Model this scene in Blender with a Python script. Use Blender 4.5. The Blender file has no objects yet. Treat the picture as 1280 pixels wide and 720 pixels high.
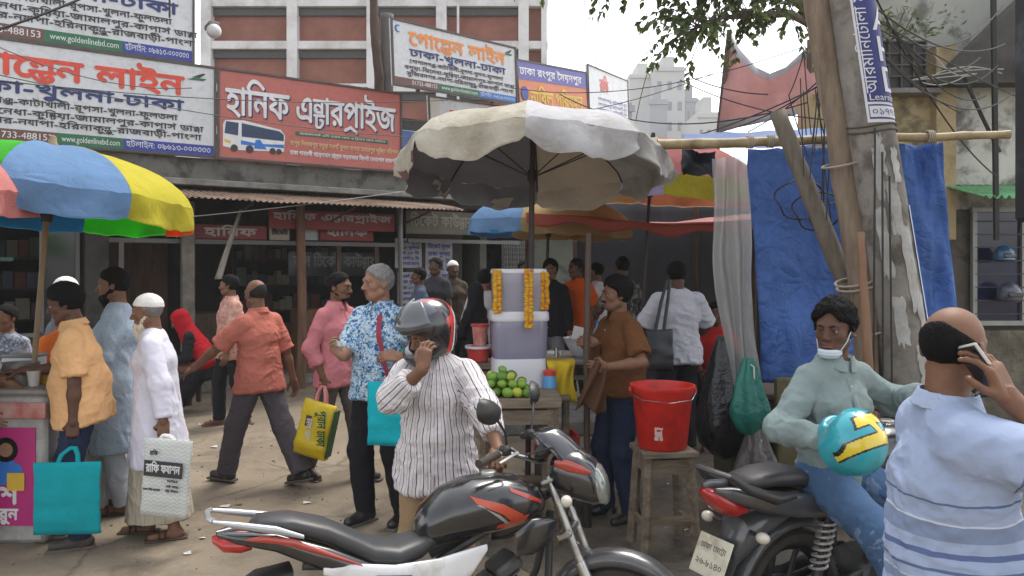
import bpy, math, random
import numpy as np
from mathutils import Vector, Matrix, noise, geometry
random.seed(7); RNG = np.random.default_rng(7)
S = bpy.context.scene
COL = S.collection
R = math.radians

# ------------------------------------------------------------------ camera, sky, sun, exposure
EYE = 1.75          # lens height
F = 960.0           # focal length in pixels of a 1280 px wide frame
HOR = 335.0         # row of the horizon
cam = bpy.data.cameras.new('camera'); cam.sensor_width = 36; cam.lens = F/1280*36
cam.shift_y = -(360-HOR)/1280; cam.clip_start = .05; cam.clip_end = 2000
camo = bpy.data.objects.new('camera', cam); COL.objects.link(camo)
camo.location = (0, 0, EYE); camo.rotation_euler = (R(90), 0, 0); S.camera = camo
world = bpy.data.worlds.new('World'); S.world = world; world.use_nodes = True
SUN_EL, SUN_AZ = 62, 35          # sun high, behind the scene to the right (azimuth from +Y towards +X)
nt = world.node_tree; bg = nt.nodes['Background']
sky = nt.nodes.new('ShaderNodeTexSky'); sky.sky_type = 'NISHITA'; sky.sun_disc = False
sky.sun_elevation = R(SUN_EL); sky.sun_rotation = R(SUN_AZ); sky.dust_density = 1.5; sky.air_density = 1; sky.ozone_density = 1
hs = nt.nodes.new('ShaderNodeHueSaturation'); hs.inputs['Saturation'].default_value = .22
nt.links.new(sky.outputs[0], hs.inputs['Color']); nt.links.new(hs.outputs[0], bg.inputs[0]); bg.inputs[1].default_value = .15
sl = bpy.data.lights.new('sun', 'SUN'); sl.energy = 1.15; sl.angle = R(28); sl.color = (1, .95, .87)
so = bpy.data.objects.new('sun', sl); COL.objects.link(so)
sd = Vector((math.sin(R(SUN_AZ))*math.cos(R(SUN_EL)), math.cos(R(SUN_AZ))*math.cos(R(SUN_EL)), math.sin(R(SUN_EL))))
so.rotation_euler = sd.to_track_quat('Z', 'Y').to_euler()
S.view_settings.view_transform = 'Standard'; S.view_settings.look = 'None'; S.view_settings.gamma = 1
S.view_settings.use_curve_mapping = False; S.view_settings.exposure = 1.5
S.cycles.max_bounces = 8; S.cycles.transparent_max_bounces = 12; S.cycles.use_denoising = True
S.cycles.volume_bounces = 1

def W(u, v, y):
    """world point seen at pixel (u, v) of the 1280x720 frame at distance y"""
    return Vector(((u-640)/F*y, y, EYE+(HOR-v)/F*y))
def GX(u, v):
    """ground point seen at pixel"""
    y = EYE*F/(v-HOR); return Vector(((u-640)/F*y, y, 0))

# ------------------------------------------------------------------ materials
MATS = {}
def rgb(h):
    h = h.lstrip('#'); c = [int(h[i:i+2], 16)/255 for i in (0, 2, 4)]
    return tuple(x/12.92 if x <= .04045 else ((x+.055)/1.055)**2.4 for x in c)
def _c(c): return (c[0], c[1], c[2], 1)
class NT:
    def __init__(s, m): s.t = m.node_tree; s.p = s.t.nodes['Principled BSDF']; s.out = s.t.nodes['Material Output']
    def n(s, ty, **kw):
        nd = s.t.nodes.new('ShaderNode'+ty)
        for k, v in kw.items():
            if k.startswith('_'): setattr(nd, k[1:], v)
            else: nd.inputs[k.replace('__', ' ')].default_value = v
        return nd
    def l(s, a, b): s.t.links.new(a, b)
    def coord(s, scale=(1, 1, 1), which='Object', attr=None):
        if attr: tc = s.n('Attribute'); tc.attribute_name = attr; o = tc.outputs['Vector']
        else: o = s.n('TexCoord').outputs[which]
        mp = s.n('Mapping'); mp.inputs['Scale'].default_value = scale; s.l(o, mp.inputs[0]); return mp.outputs[0]
    def noise(s, scale, detail=4, rough=.55, vec=None, dist=0):
        nd = s.n('TexNoise', Scale=scale, Detail=detail, Roughness=rough, Distortion=dist)
        s.l(vec if vec else s.coord(), nd.inputs['Vector']); return nd.outputs['Fac']
    def ramp(s, fac, stops, interp='LINEAR'):
        nd = s.n('ValToRGB'); cr = nd.color_ramp; cr.interpolation = interp
        while len(cr.elements) < len(stops): cr.elements.new(.5)
        for e, (p, c) in zip(cr.elements, stops): e.position = p; e.color = _c(c) if len(c) == 3 else c
        s.l(fac, nd.inputs[0]); return nd.outputs[0]
    def mix(s, fac, a, b, mode='MIX'):
        nd = s.n('Mix'); nd.data_type = 'RGBA'; nd.blend_type = mode
        for k, x in ((0, fac), (6, a), (7, b)):
            if hasattr(x, 'node'): s.l(x, nd.inputs[k])
            else: nd.inputs[k].default_value = x if k == 0 else _c(x)
        return nd.outputs[2]
    def math(s, op, a, b=0.0, c=None):
        nd = s.n('Math'); nd.operation = op
        for k, x in enumerate((a, b) if c is None else (a, b, c)):
            if hasattr(x, 'node'): s.l(x, nd.inputs[k])
            else: nd.inputs[k].default_value = x
        return nd.outputs[0]
    def bump(s, h, strength=.3, dist=.01):
        b = s.n('Bump', Strength=strength, Distance=dist); s.l(h, b.inputs['Height']); s.l(b.outputs[0], s.p.inputs['Normal'])
def M(name, col=(.5, .5, .5), rough=.6, metal=0, var=.18, vs=6, bump=.15, bs=40, bd=.004, dirt=None, ds=3, da=.45, coat=0, spec=.5,
      trans=0, fn=None, stretch=(1, 1, 1), alpha=1, wr=0):
    """principled material: base colour varied by noise, patches of another colour (dirt) and a fine bump"""
    if name in MATS: return MATS[name]
    if isinstance(col, str): col = rgb(col)
    m = bpy.data.materials.new(name); m.use_nodes = True; t = NT(m); p = t.p
    p.inputs['Roughness'].default_value = rough; p.inputs['Metallic'].default_value = metal
    p.inputs['Specular IOR Level'].default_value = spec; p.inputs['Coat Weight'].default_value = coat; p.inputs['Coat Roughness'].default_value = .12
    vec = t.coord(stretch)
    c = None
    if fn: c = fn(t, vec)
    if c is None: c = t.mix(0, col, col)
    if var:
        n = t.noise(vs, 5, .6, vec); k = t.ramp(n, [(.25, (1-var,)*3), (.75, (1+var*.6,)*3)])
        c = t.mix(1.0, c, k, 'MULTIPLY')
    if dirt:
        dc = rgb(dirt) if isinstance(dirt, str) else dirt
        n = t.noise(ds, 6, .65, vec, .3); f = t.ramp(n, [(.585-.12*da, (0, 0, 0)), (.66-.07*da, (.85,)*3), (.8, (1, 1, 1))] if ds < 3.5 and da > .55 else [(.62-da*.4, (0, 0, 0)), (.74, (1, 1, 1))])
        c = t.mix(t.math('MULTIPLY', f, .8), c, dc)
    t.l(c, p.inputs['Base Color'])
    if wr:       # crumpled cloth: ridged creases plus a fine grain
        r1 = t.math('ABSOLUTE', t.math('SUBTRACT', t.noise(wr, 1.5, .45, vec, .9), .5)); r2 = t.math('ABSOLUTE', t.math('SUBTRACT', t.noise(wr*2.3, 1.5, .45, vec, 1.2), .5))
        t.bump(t.math('ADD', t.math('ADD', t.math('MULTIPLY', r1, 2.2), t.math('MULTIPLY', r2, .8)), t.math('MULTIPLY', t.noise(260, 2, .5, vec), .10)), bump, bd)
    elif bump: t.bump(t.noise(bs, 3, .6, vec), bump, bd)
    if alpha < 1: p.inputs['Alpha'].default_value = alpha
    if trans:
        tr = t.n('BsdfTranslucent'); t.l(c, tr.inputs[0]); mx = t.n('MixShader'); mx.inputs[0].default_value = trans
        t.l(p.outputs[0], mx.inputs[1]); t.l(tr.outputs[0], mx.inputs[2]); t.l(mx.outputs[0], t.out.inputs[0])
    MATS[name] = m; return m
def cloth(name, col=(.5, .5, .5), rough=.95, var=.12, **kw):
    kw.setdefault('bump', .30); kw.setdefault('wr', 5.5); kw.setdefault('bd', .02); kw.setdefault('spec', .15)
    return M(name, col, rough=rough, var=var, **kw)

# ------------------------------------------------------------------ objects
def tag(o, label=None, cat=None, group=None, kind=None):
    for k, v in (('label', label), ('category', cat), ('group', group), ('kind', kind)):
        if v: o[k] = v
    return o
def empty(name, loc=(0, 0, 0), rz=0, label=None, cat=None, group=None, rot=None):
    o = bpy.data.objects.new(name, None); COL.objects.link(o); o.location = loc; o.rotation_euler = rot if rot else (0, 0, rz)
    o.empty_display_size = .1
    return tag(o, label, cat, group)
def link(name, me, mats, parent=None, smooth=True, angle=40):
    for m in (mats if isinstance(mats, (list, tuple)) else [mats]): me.materials.append(m)
    o = bpy.data.objects.new(name, me); COL.objects.link(o)
    if parent: o.parent = parent
    if smooth:
        me.shade_smooth()
        if angle < 180: me.set_sharp_from_angle(angle=R(angle))
    return o
def copy_tree(o, parent=None):
    c = o.copy(); COL.objects.link(c)
    if parent: c.parent = parent
    for ch in list(o.children): copy_tree(ch, c)
    return c
def npv(a): return np.array(a, float)
class MB:
    def __init__(s): s.v = []; s.f = []; s.m = []
    def add(s, vs, fs, mi=0, X=None):
        o = len(s.v)
        s.v += [tuple(X @ Vector(v)) for v in vs] if X is not None else [tuple(v) for v in vs]
        s.f += [tuple(i+o for i in f) for f in fs]; s.m += [mi]*len(fs); return s
    def box(s, c, size, rot=None, mi=0, bev=0):
        x, y, z = [d/2 for d in size]; b = min(bev, x*.9, y*.9, z*.9)
        M_ = Matrix.Translation(c) @ (rot.to_4x4() if rot is not None else Matrix())
        if b <= 0:
            vs = [(-x, -y, -z), (x, -y, -z), (x, y, -z), (-x, y, -z), (-x, -y, z), (x, -y, z), (x, y, z), (-x, y, z)]
            return s.add(vs, [(0, 3, 2, 1), (4, 5, 6, 7), (0, 1, 5, 4), (1, 2, 6, 5), (2, 3, 7, 6), (3, 0, 4, 7)], mi, M_)
        rings = []
        for zz, ins in ((-z, b), (-z+b, 0), (z-b, 0), (z, b)):
            X, Y = x-ins, y-ins
            rings.append([(-X+b*(ins == 0), -Y, zz), (X-b*(ins == 0), -Y, zz), (X, -Y+b*(ins == 0), zz), (X, Y-b*(ins == 0), zz),
                          (X-b*(ins == 0), Y, zz), (-X+b*(ins == 0), Y, zz), (-X, Y-b*(ins == 0), zz), (-X, -Y+b*(ins == 0), zz)])
        vs = [p for r in rings for p in r]; fs = []
        for k in range(3):
            for i in range(8): fs.append((k*8+i, k*8+(i+1) % 8, k*8+8+(i+1) % 8, k*8+8+i))
        fs += [tuple(range(7, -1, -1)), tuple(range(24, 32))]
        return s.add(vs, fs, mi, M_)
    def tube(s, path, rad, n=8, mi=0, cap=True, closed=False, sq=None):
        """swept tube; rad number, list, or list of (a, b) ellipse radii; sq superellipse exponent"""
        P = [Vector(p) for p in path]; k = len(P)
        rad = rad if isinstance(rad, list) else [rad]*k
        up = None; rings = []
        for i, p in enumerate(P):
            t = (P[(i+1) % k]-P[i-1]) if closed else (P[min(i+1, k-1)]-P[max(i-1, 0)])
            t = t.normalized() if t.length > 1e-9 else Vector((0, 0, 1))
            if up is None:
                up = Vector((0, 0, 1)) if abs(t.z) < .9 else Vector((0, 1, 0))
            b = t.cross(up)
            b = b.normalized() if b.length > 1e-6 else t.orthogonal().normalized()
            up = b.cross(t).normalized()
            ra, rb = rad[i] if isinstance(rad[i], (list, tuple)) else (rad[i], rad[i])
            ring = []
            for j in range(n):
                a = 2*math.pi*j/n; ca, sa = math.cos(a), math.sin(a)
                if sq: ca = math.copysign(abs(ca)**(2/sq), ca); sa = math.copysign(abs(sa)**(2/sq), sa)
                ring.append(p+b*ca*ra+up*sa*rb)
            rings.append(ring)
        vs = [v for r in rings for v in r]; fs = []
        for i in range(k if closed else k-1):
            i2 = (i+1) % k
            for j in range(n): fs.append((i*n+j, i*n+(j+1) % n, i2*n+(j+1) % n, i2*n+j))
        if cap and not closed: fs += [tuple(range(n-1, -1, -1)), tuple((k-1)*n+j for j in range(n))]
        return s.add(vs, fs, mi)
    def cyl(s, a, b, r, r2=None, n=12, mi=0): return s.tube([a, b], [r, r if r2 is None else r2], n, mi)
    def lathe(s, prof, n=24, X=None, mi=0, closed=False):
        """profile (r, z) around z"""
        vs = []; fs = []; k = len(prof)
        for r, z in prof:
            for j in range(n):
                a = 2*math.pi*j/n; vs.append((max(r, 1e-4)*math.cos(a), max(r, 1e-4)*math.sin(a), z))
        for i in range(k if closed else k-1):
            for j in range(n): fs.append((i*n+j, i*n+(j+1) % n, ((i+1) % k)*n+(j+1) % n, ((i+1) % k)*n+j))
        return s.add(vs, fs, mi, X)
    def loft(s, rings, mi=0, cap=True, X=None, closed=True):
        n = len(rings[0]); vs = [p for r in rings for p in r]; fs = []
        for i in range(len(rings)-1):
            for j in range(n if closed else n-1): fs.append((i*n+j, i*n+(j+1) % n, (i+1)*n+(j+1) % n, (i+1)*n+j))
        if cap: fs += [tuple(range(n-1, -1, -1)), tuple((len(rings)-1)*n+j for j in range(n))]
        return s.add(vs, fs, mi, X)
    def body(s, secs, n=20, mi=0, X=None):
        """loft along x: sections (x, zc, halfwidth y, halfheight z, exponent, yc)"""
        rings = []
        for q in secs:
            x, zc, hw, hh = q[:4]; e = q[4] if len(q) > 4 else 2.4; yc = q[5] if len(q) > 5 else 0
            r = []
            for j in range(n):
                a = 2*math.pi*j/n; ca, sa = math.cos(a), math.sin(a)
                r.append((x, yc+hw*math.copysign(abs(ca)**(2/e), ca), zc+hh*math.copysign(abs(sa)**(2/e), sa)))
            rings.append(r)
        return s.loft(rings, mi, True, X)
    def plate(s, pts, th, X=None, mi=0):
        """polygon in xz extruded along y by +-th/2"""
        n = len(pts); vs = [(x, -th/2, z) for x, z in pts]+[(x, th/2, z) for x, z in pts]
        fs = [tuple(range(n)), tuple(range(2*n-1, n-1, -1))]+[(i, i+n, (i+1) % n+n, (i+1) % n) for i in range(n)]
        return s.add(vs, fs, mi, X)
    def sheet(s, fn, nu, nv, mi=0):
        vs = [fn(i/nu, j/nv) for j in range(nv+1) for i in range(nu+1)]
        fs = [(j*(nu+1)+i, j*(nu+1)+i+1, (j+1)*(nu+1)+i+1, (j+1)*(nu+1)+i) for j in range(nv) for i in range(nu)]
        return s.add(vs, fs, mi)
    def ball(s, c, r, n=12, mi=0, X=None):
        r = r if isinstance(r, (list, tuple)) else (r, r, r)
        vs = []; fs = []
        for i in range(n+1):
            th = math.pi*i/n
            for j in range(n*2):
                a = math.pi*j/n
                vs.append((c[0]+r[0]*math.sin(th)*math.cos(a)+1e-5*(i in (0, n))*math.cos(a), c[1]+r[1]*math.sin(th)*math.sin(a), c[2]-r[2]*math.cos(th)))
        N = n*2
        for i in range(n):
            for j in range(N): fs.append((i*N+j, i*N+(j+1) % N, (i+1)*N+(j+1) % N, (i+1)*N+j))
        return s.add(vs, fs, mi, X)
    def xf(s, X):
        s.v = [tuple(X @ Vector(v)) for v in s.v]; return s
    def build(s, name, mats, parent=None, smooth=True, angle=40, solid=0):
        me = bpy.data.meshes.new(name); me.from_pydata(s.v, [], s.f); me.update()
        if any(s.m): me.polygons.foreach_set('material_index', s.m)
        o = link(name, me, mats, parent, smooth, angle)
        if solid:
            md = o.modifiers.new('solid', 'SOLIDIFY'); md.thickness = solid; md.offset = 0
        return o
def sag(a, b, drop=.2, n=14):
    a, b = Vector(a), Vector(b)
    return [a.lerp(b, i/n)-Vector((0, 0, drop*4*(i/n)*(1-i/n))) for i in range(n+1)]
def nz(p, s=1.0, seed=0.0): return noise.noise(Vector((p[0]*s+seed, p[1]*s-seed, p[2]*s+seed*.7)))

# ------------------------------------------------------------------ lettering (Bengali shaped by hand, glyph by glyph)
_G = {}
def _contours(ch):
    cu = bpy.data.curves.new('g', 'FONT'); cu.body = ch; cu.size = 1; cu.resolution_u = 3
    o = bpy.data.objects.new('g', cu); COL.objects.link(o)
    dg = bpy.context.evaluated_depsgraph_get(); dg.update()
    c2 = o.evaluated_get(dg).to_curve(dg); cs = []
    for sp in c2.splines:
        pts = []
        if sp.type == 'BEZIER':
            b = sp.bezier_points; k = len(b)
            for i in range(k):
                q = b[(i+1) % k]
                straight = (b[i].handle_right-b[i].co).length < 1e-4 and (q.handle_left-q.co).length < 1e-4
                seg = geometry.interpolate_bezier(b[i].co, b[i].handle_right, q.handle_left, q.co, 2 if straight else 5)
                pts += [(p.x, p.y) for p in seg[:-1]]
        else: pts = [(p.co[0], p.co[1]) for p in sp.points]
        if len(pts) > 2: cs.append(pts)
    o.to_curve_clear() if hasattr(o, 'to_curve_clear') else None
    bpy.data.objects.remove(o); bpy.data.curves.remove(cu)
    return cs
def glyph(ch):
    if ch in _G: return _G[ch]
    if ch == ' ': _G[ch] = ([], [], .3); return _G[ch]
    cs = _contours(ch)
    I = max(_contours('I'), key=len); ref = min(p[0] for p in I); iw = max(p[0] for p in I)-ref; ih = max(p[1] for p in I)
    adv = 0          # advance: where a following I lands
    for c in _contours(ch+'I'):
        x0 = min(p[0] for p in c)
        if len(c) == len(I) and abs(max(p[0] for p in c)-x0-iw) < 2e-3 and abs(max(p[1] for p in c)-ih) < 2e-3: adv = max(adv, x0-ref)
    vs = []; es = []
    for c in cs:
        o = len(vs); vs += [Vector(p) for p in c]; es += [(o+i, o+(i+1) % len(c)) for i in range(len(c))]
    if not vs: _G[ch] = ([], [], adv); return _G[ch]
    v2, e2, f2, *_ = geometry.delaunay_2d_cdt(vs, es, [], 0, 1e-5)
    A = [(np.array(c), np.roll(np.array(c), -1, 0)) for c in cs]; keep = []
    for f in f2:
        cx = sum(v2[i].x for i in f)/len(f); cy = sum(v2[i].y for i in f)/len(f); wn = 0
        for a, b in A:
            cr = (b[:, 0]-a[:, 0])*(cy-a[:, 1])-(cx-a[:, 0])*(b[:, 1]-a[:, 1])
            wn += np.sum((a[:, 1] <= cy) & (b[:, 1] > cy) & (cr > 0))-np.sum((a[:, 1] > cy) & (b[:, 1] <= cy) & (cr < 0))
        if wn: keep.append(tuple(f))
    _G[ch] = ([(p.x, p.y) for p in v2], keep, adv); return _G[ch]
_PRE = 'িেৈ'; _HAS = '্'
def _cons(c): return 'ক' <= c <= 'হ' or c in 'ড়ঢ়য়ৎ'
def text_mesh(txt, bold=0.0):
    """returns verts, faces, width of one line, height 1 = font size, base line at y 0"""
    V = []; Fc = []; x = 0.0
    def put(ch, dx, sx=1, sy=1, dy=0):
        vs, fs, adv = glyph(ch); o = len(V)
        V.extend([(dx+px*sx, dy+py*sy) for px, py in vs]); Fc.extend([tuple(i+o for i in f) for f in fs]); return adv*sx
    i = 0; top = .61
    while i < len(txt):
        c = txt[i]
        if _cons(c):
            cl = [c]; i += 1
            nuk = i < len(txt) and txt[i] == '়'
            if nuk: i += 1
            while i+1 < len(txt) and txt[i] == _HAS and _cons(txt[i+1]): cl.append(txt[i+1]); i += 2
            vow = []
            while i < len(txt) and '\u09be' <= txt[i] <= '\u09cc' : vow.append(txt[i]); i += 1
            pre = ''; post = ''
            for v in vow:
                if v in _PRE: pre = v
                elif v == 'ো': pre, post = 'ে', 'া'
                elif v == 'ৌ': pre, post = 'ে', 'ৗ'
                else: post += v
            if pre: x += put(pre, x)
            reph = len(cl) > 1 and cl[0] == 'র'
            if reph: cl = cl[1:]
            ya = len(cl) > 1 and cl[-1] == 'য'; ra = len(cl) > 1 and cl[-1] == 'র'
            base = cl[:-1] if (ya or ra) else cl
            x0 = x
            if len(base) == 1: x += put(base[0], x)
            else:      # stacked conjunct: first letter small on top, second below it
                w1 = glyph(base[0])[2]; w2 = glyph(base[1])[2]; w = max(w1*.78, w2*.8)
                put(base[0], x, .78, .56, top*.44); put(base[1], x+w-w2*.8, .8, .60, -.15)
                x += w
            if nuk: put('়', x)
            if ya: x += put('য', x, .72, 1)
            if ra:
                o = len(V); w = x-x0
                P = [(x0+.05, -.12), (x0+w*.45, -.02), (x0+w*.85, -.16)]
                for k in range(2):
                    (ax, ay), (bx, by) = P[k], P[k+1]; q = len(V)
                    V.extend([(ax, ay-.03), (bx, by-.03), (bx, by+.035), (ax, ay+.035)]); Fc.append((q, q+1, q+2, q+3))
            if reph:
                q = len(V); V.extend([(x-.22, top+.16), (x-.16, top+.2), (x-.02, top+.04), (x-.07, top+.02)]); Fc.append((q, q+3, q+2, q+1))
            for v in post: x += put(v, x)
        else: x += put(c, x); i += 1
    return V, Fc, x
def letters(mb, txt, X, width=None, height=None, align='l', mi=0, maxw=None, bold=0):
    """write txt on plane X (x right, y up, z out): cap height in metres, or fitted to width"""
    V, Fc, w = text_mesh(txt)
    if not V: return 0
    sx = sy = (height/.62) if height else width/w
    if width and height: sx = width/w
    if maxw and w*sx > maxw: sx = maxw/w
    dx = {'l': 0, 'c': -w*sx/2, 'r': -w*sx}[align]
    Fo = []
    offs = [(0, 0)] if not bold else [(-bold, 0), (bold, 0), (0, bold), (0, -bold)]
    for k, (ox, oy) in enumerate(offs):
        mb.add([(dx+a*sx+ox, b*sy+oy, k*.0006) for a, b in V], Fc, mi, X)
    return w*sx
def plane_x(p0, p1, up=(0, 0, 1)):
    """matrix with origin p0, x towards p1, y up, z out of the surface"""
    x = (Vector(p1)-Vector(p0)).normalized(); y = Vector(up); y = (y-x*y.dot(x)).normalized(); z = x.cross(y)
    return Matrix(((x.x, y.x, z.x, p0[0]), (x.y, y.y, z.y, p0[1]), (x.z, y.z, z.z, p0[2]), (0, 0, 0, 1)))
# ------------------------------------------------------------------ bodies and clothes grown from distance fields
def V3(*a): return np.array(a, float)
def nrm(v): v = np.asarray(v, float); return v/max(np.linalg.norm(v), 1e-9)
def smin(a, b, k):
    h = np.maximum(k-np.abs(a-b), 0)/k; return np.minimum(a, b)-h*h*k*.25
def smax(a, b, k): return -smin(-a, -b, k)
class Fld:
    """a list of blended solids; each op is (fn, lo, hi, blend, mode, part, frame)"""
    def __init__(s): s.ops = []
    def put(s, f, k=.02, mode='u', part=0, fr=None): s.ops.append((f[0], f[1], f[2], k, mode, part, fr)); return s
    def ev(s, xs, ys, zs, h):
        D = np.full((len(xs), len(ys), len(zs)), .5, np.float32)
        for fn, lo, hi, k, mode, part, fr in s.ops:
            if lo is None: a = [0, 0, 0]; b = list(D.shape)
            else:
                mg = k+2*h+.015; a = []; b = []
                for ax, l, u in ((xs, lo[0], hi[0]), (ys, lo[1], hi[1]), (zs, lo[2], hi[2])):
                    a.append(int(np.searchsorted(ax, l-mg))); b.append(int(np.searchsorted(ax, u+mg)))
                if any(p >= q for p, q in zip(a, b)): continue
            sl_ = tuple(slice(p, q) for p, q in zip(a, b))
            d = fn(xs[sl_[0]][:, None, None], ys[sl_[1]][None, :, None], zs[sl_[2]][None, None, :]).astype(np.float32)
            if mode == 'u': D[sl_] = smin(D[sl_], d, k)
            elif mode == 's': D[sl_] = smax(D[sl_], -d, k)
            else: D[sl_] = smax(D[sl_], d, k)
        return D
    def at(s, p):
        D = .5
        for fn, lo, hi, k, mode, part, fr in s.ops:
            d = float(np.asarray(fn(np.float64(p[0]), np.float64(p[1]), np.float64(p[2]))).reshape(-1)[0])
            D = smin(D, d, k) if mode == 'u' else smax(D, -d if mode == 's' else d, k)
        return float(D)
    def trace(s, o, d, mx=1.5):
        o = npv(o); d = nrm(d); t = 0
        for _ in range(60):
            q = s.at(o+d*t)
            if q < .0012: return o+d*t
            t += max(q*.8, .001)
            if t > mx: break
        return None
    def bounds(s):
        L = [o for o in s.ops if o[4] == 'u']
        return np.min([o[1] for o in L], 0), np.max([o[2] for o in L], 0)
    def mesh(s, h, lo=None, hi=None):
        l, u = s.bounds(); op = lo is not None
        l = l-2.5*h if lo is None else npv(lo); u = u+2.5*h if hi is None else npv(hi)
        ax = [np.arange(l[i], u[i]+h, h) for i in range(3)]
        return nets(s.ev(*ax, h), l, h)
    def pat(s, V):
        """per-vertex (around, along, part) for patterns that follow the garment"""
        best = np.full(len(V), 9.); out = np.zeros((len(V), 3))
        for fn, lo, hi, k, mode, part, fr in s.ops:
            if mode != 'u' or fr is None: continue
            d = fn(V[:, 0], V[:, 1], V[:, 2]); m = d < best; best[m] = d[m]
            a, ax, xd, yd, r = fr; q = V[m]-a
            out[m, 0] = np.arctan2(q@xd, q@yd)*r; out[m, 1] = q@ax+(.42 if part else 0); out[m, 2] = part
        return out
def rc(a, b, ra, rb):
    a = npv(a); b = npv(b); ab = b-a; L = max(ab@ab, 1e-9)
    def fn(X, Y, Z):
        t = np.clip(((X-a[0])*ab[0]+(Y-a[1])*ab[1]+(Z-a[2])*ab[2])/L, 0, 1)
        return np.sqrt((X-a[0]-t*ab[0])**2+(Y-a[1]-t*ab[1])**2+(Z-a[2]-t*ab[2])**2)-(ra+(rb-ra)*t)
    m = max(ra, rb); return fn, np.minimum(a, b)-m, np.maximum(a, b)+m
def ell(c, r, B=None):
    """ellipsoid; B rows are its local axes"""
    c = npv(c); r = npv(r); B = np.eye(3) if B is None else B
    def fn(X, Y, Z):
        x, y, z = X-c[0], Y-c[1], Z-c[2]
        u = [(x*B[i, 0]+y*B[i, 1]+z*B[i, 2])/r[i] for i in range(3)]
        k0 = np.sqrt(u[0]**2+u[1]**2+u[2]**2); k1 = np.sqrt((u[0]/r[0])**2+(u[1]/r[1])**2+(u[2]/r[2])**2)
        return k0*(k0-1)/np.maximum(k1, 1e-6)
    e = np.sqrt(((B.T*r)**2).sum(1)); return fn, c-e, c+e
def ec(a, b, ra, rb, xd, endr=None):
    """capsule of elliptical section from a to b, radii (side, front)"""
    a = npv(a); b = npv(b); ax = b-a; L = np.linalg.norm(ax); ax = ax/L; xd = nrm(npv(xd)-ax*(npv(xd)@ax)); yd = np.cross(ax, xd)
    m0 = endr if endr else min(*ra, *rb)
    def fn(X, Y, Z):
        x, y, z = X-a[0], Y-a[1], Z-a[2]
        w = x*ax[0]+y*ax[1]+z*ax[2]; t = np.clip(w/L, 0, 1); rx = ra[0]+(rb[0]-ra[0])*t; ry = ra[1]+(rb[1]-ra[1])*t
        u = (x*xd[0]+y*xd[1]+z*xd[2])/rx; v = (x*yd[0]+y*yd[1]+z*yd[2])/ry; q = (w-t*L)/m0
        return (np.sqrt(u*u+v*v+q*q)-1)*np.minimum(rx, ry)
    m = max(*ra, *rb); return fn, np.minimum(a, b)-m, np.maximum(a, b)+m
def bx(c, hf, B=None, rnd=.005):
    c = npv(c); hf = npv(hf)-rnd; B = np.eye(3) if B is None else B
    def fn(X, Y, Z):
        x, y, z = X-c[0], Y-c[1], Z-c[2]
        q = [np.abs(x*B[i, 0]+y*B[i, 1]+z*B[i, 2])-hf[i] for i in range(3)]
        return np.sqrt(sum(np.maximum(k, 0)**2 for k in q))+np.minimum(np.maximum(np.maximum(q[0], q[1]), q[2]), 0)-rnd
    e = np.abs(B.T)@(hf+rnd); return fn, c-e, c+e
def half(c, n):
    c = npv(c); n = nrm(n); return (lambda X, Y, Z: (X-c[0])*n[0]+(Y-c[1])*n[1]+(Z-c[2])*n[2]), None, None
def cut(f, c, n):
    """solid kept on the side n points away from"""
    g = half(c, n)[0]; return (lambda X, Y, Z: np.maximum(f[0](X, Y, Z), g(X, Y, Z))), f[1], f[2]
def nets(D, o, h):
    s_ = D < 0; n = np.array(D.shape); C = [(i, j, k) for i in (0, 1) for j in (0, 1) for k in (0, 1)]
    sub = lambda A, c: A[c[0]:c[0]+n[0]-1, c[1]:c[1]+n[1]-1, c[2]:c[2]+n[2]-1]
    cnt = sum(sub(s_, c).astype(np.int8) for c in C); act = (cnt > 0) & (cnt < 8)
    I = np.argwhere(act); idx = -np.ones(act.shape, np.int64); idx[act] = np.arange(len(I))
    dv = {c: sub(D, c)[act] for c in C}; P = np.zeros((len(I), 3)); N = np.zeros(len(I))
    for a in C:
        for ax in range(3):
            if a[ax]: continue
            b = list(a); b[ax] = 1; b = tuple(b); m = (dv[a] < 0) != (dv[b] < 0)
            t = dv[a][m]/(dv[a][m]-dv[b][m]); q = np.tile(np.array(a, float), (m.sum(), 1)); q[:, ax] += t; P[m] += q; N[m] += 1
    V = (I+P/np.maximum(N, 1)[:, None])*h+o; Fs = []
    for ax in range(3):
        u, w = (ax+1) % 3, (ax+2) % 3
        A = np.take(s_, range(n[ax]-1), ax); B = np.take(s_, range(1, n[ax]), ax); e = np.argwhere(A != B)
        e = e[(e[:, u] > 0) & (e[:, w] > 0) & (e[:, u] < n[u]-1) & (e[:, w] < n[w]-1)]
        if not len(e): continue
        fl = A[tuple(e.T)]; q = []
        for du, dw in ((1, 1), (0, 1), (0, 0), (1, 0)):
            g = e.copy(); g[:, u] -= du; g[:, w] -= dw; q.append(idx[tuple(g.T)])
        q = np.stack(q, 1); q[~fl] = q[~fl][:, ::-1]; Fs.append(q[(q >= 0).all(1)])
    return V, (np.concatenate(Fs) if Fs else np.zeros((0, 4), int))
def vnorm(V, Fq):
    n = np.cross(V[Fq[:, 2]]-V[Fq[:, 0]], V[Fq[:, 3]]-V[Fq[:, 1]]); N = np.zeros_like(V)
    for i in range(4): np.add.at(N, Fq[:, i], n)
    return N/np.maximum(np.linalg.norm(N, axis=1), 1e-9)[:, None]
def relax(V, Fq, it=1, lam=.5):
    for _ in range(it):
        A = np.zeros_like(V); c = np.zeros(len(V))
        for i in range(4):
            for j in (1, 3): np.add.at(A, Fq[:, i], V[Fq[:, (i+j) % 4]]); np.add.at(c, Fq[:, i], 1)
        V = V+lam*(A/np.maximum(c, 1)[:, None]-V)
    return V
_TAB = np.random.default_rng(77).random(65536)
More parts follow.
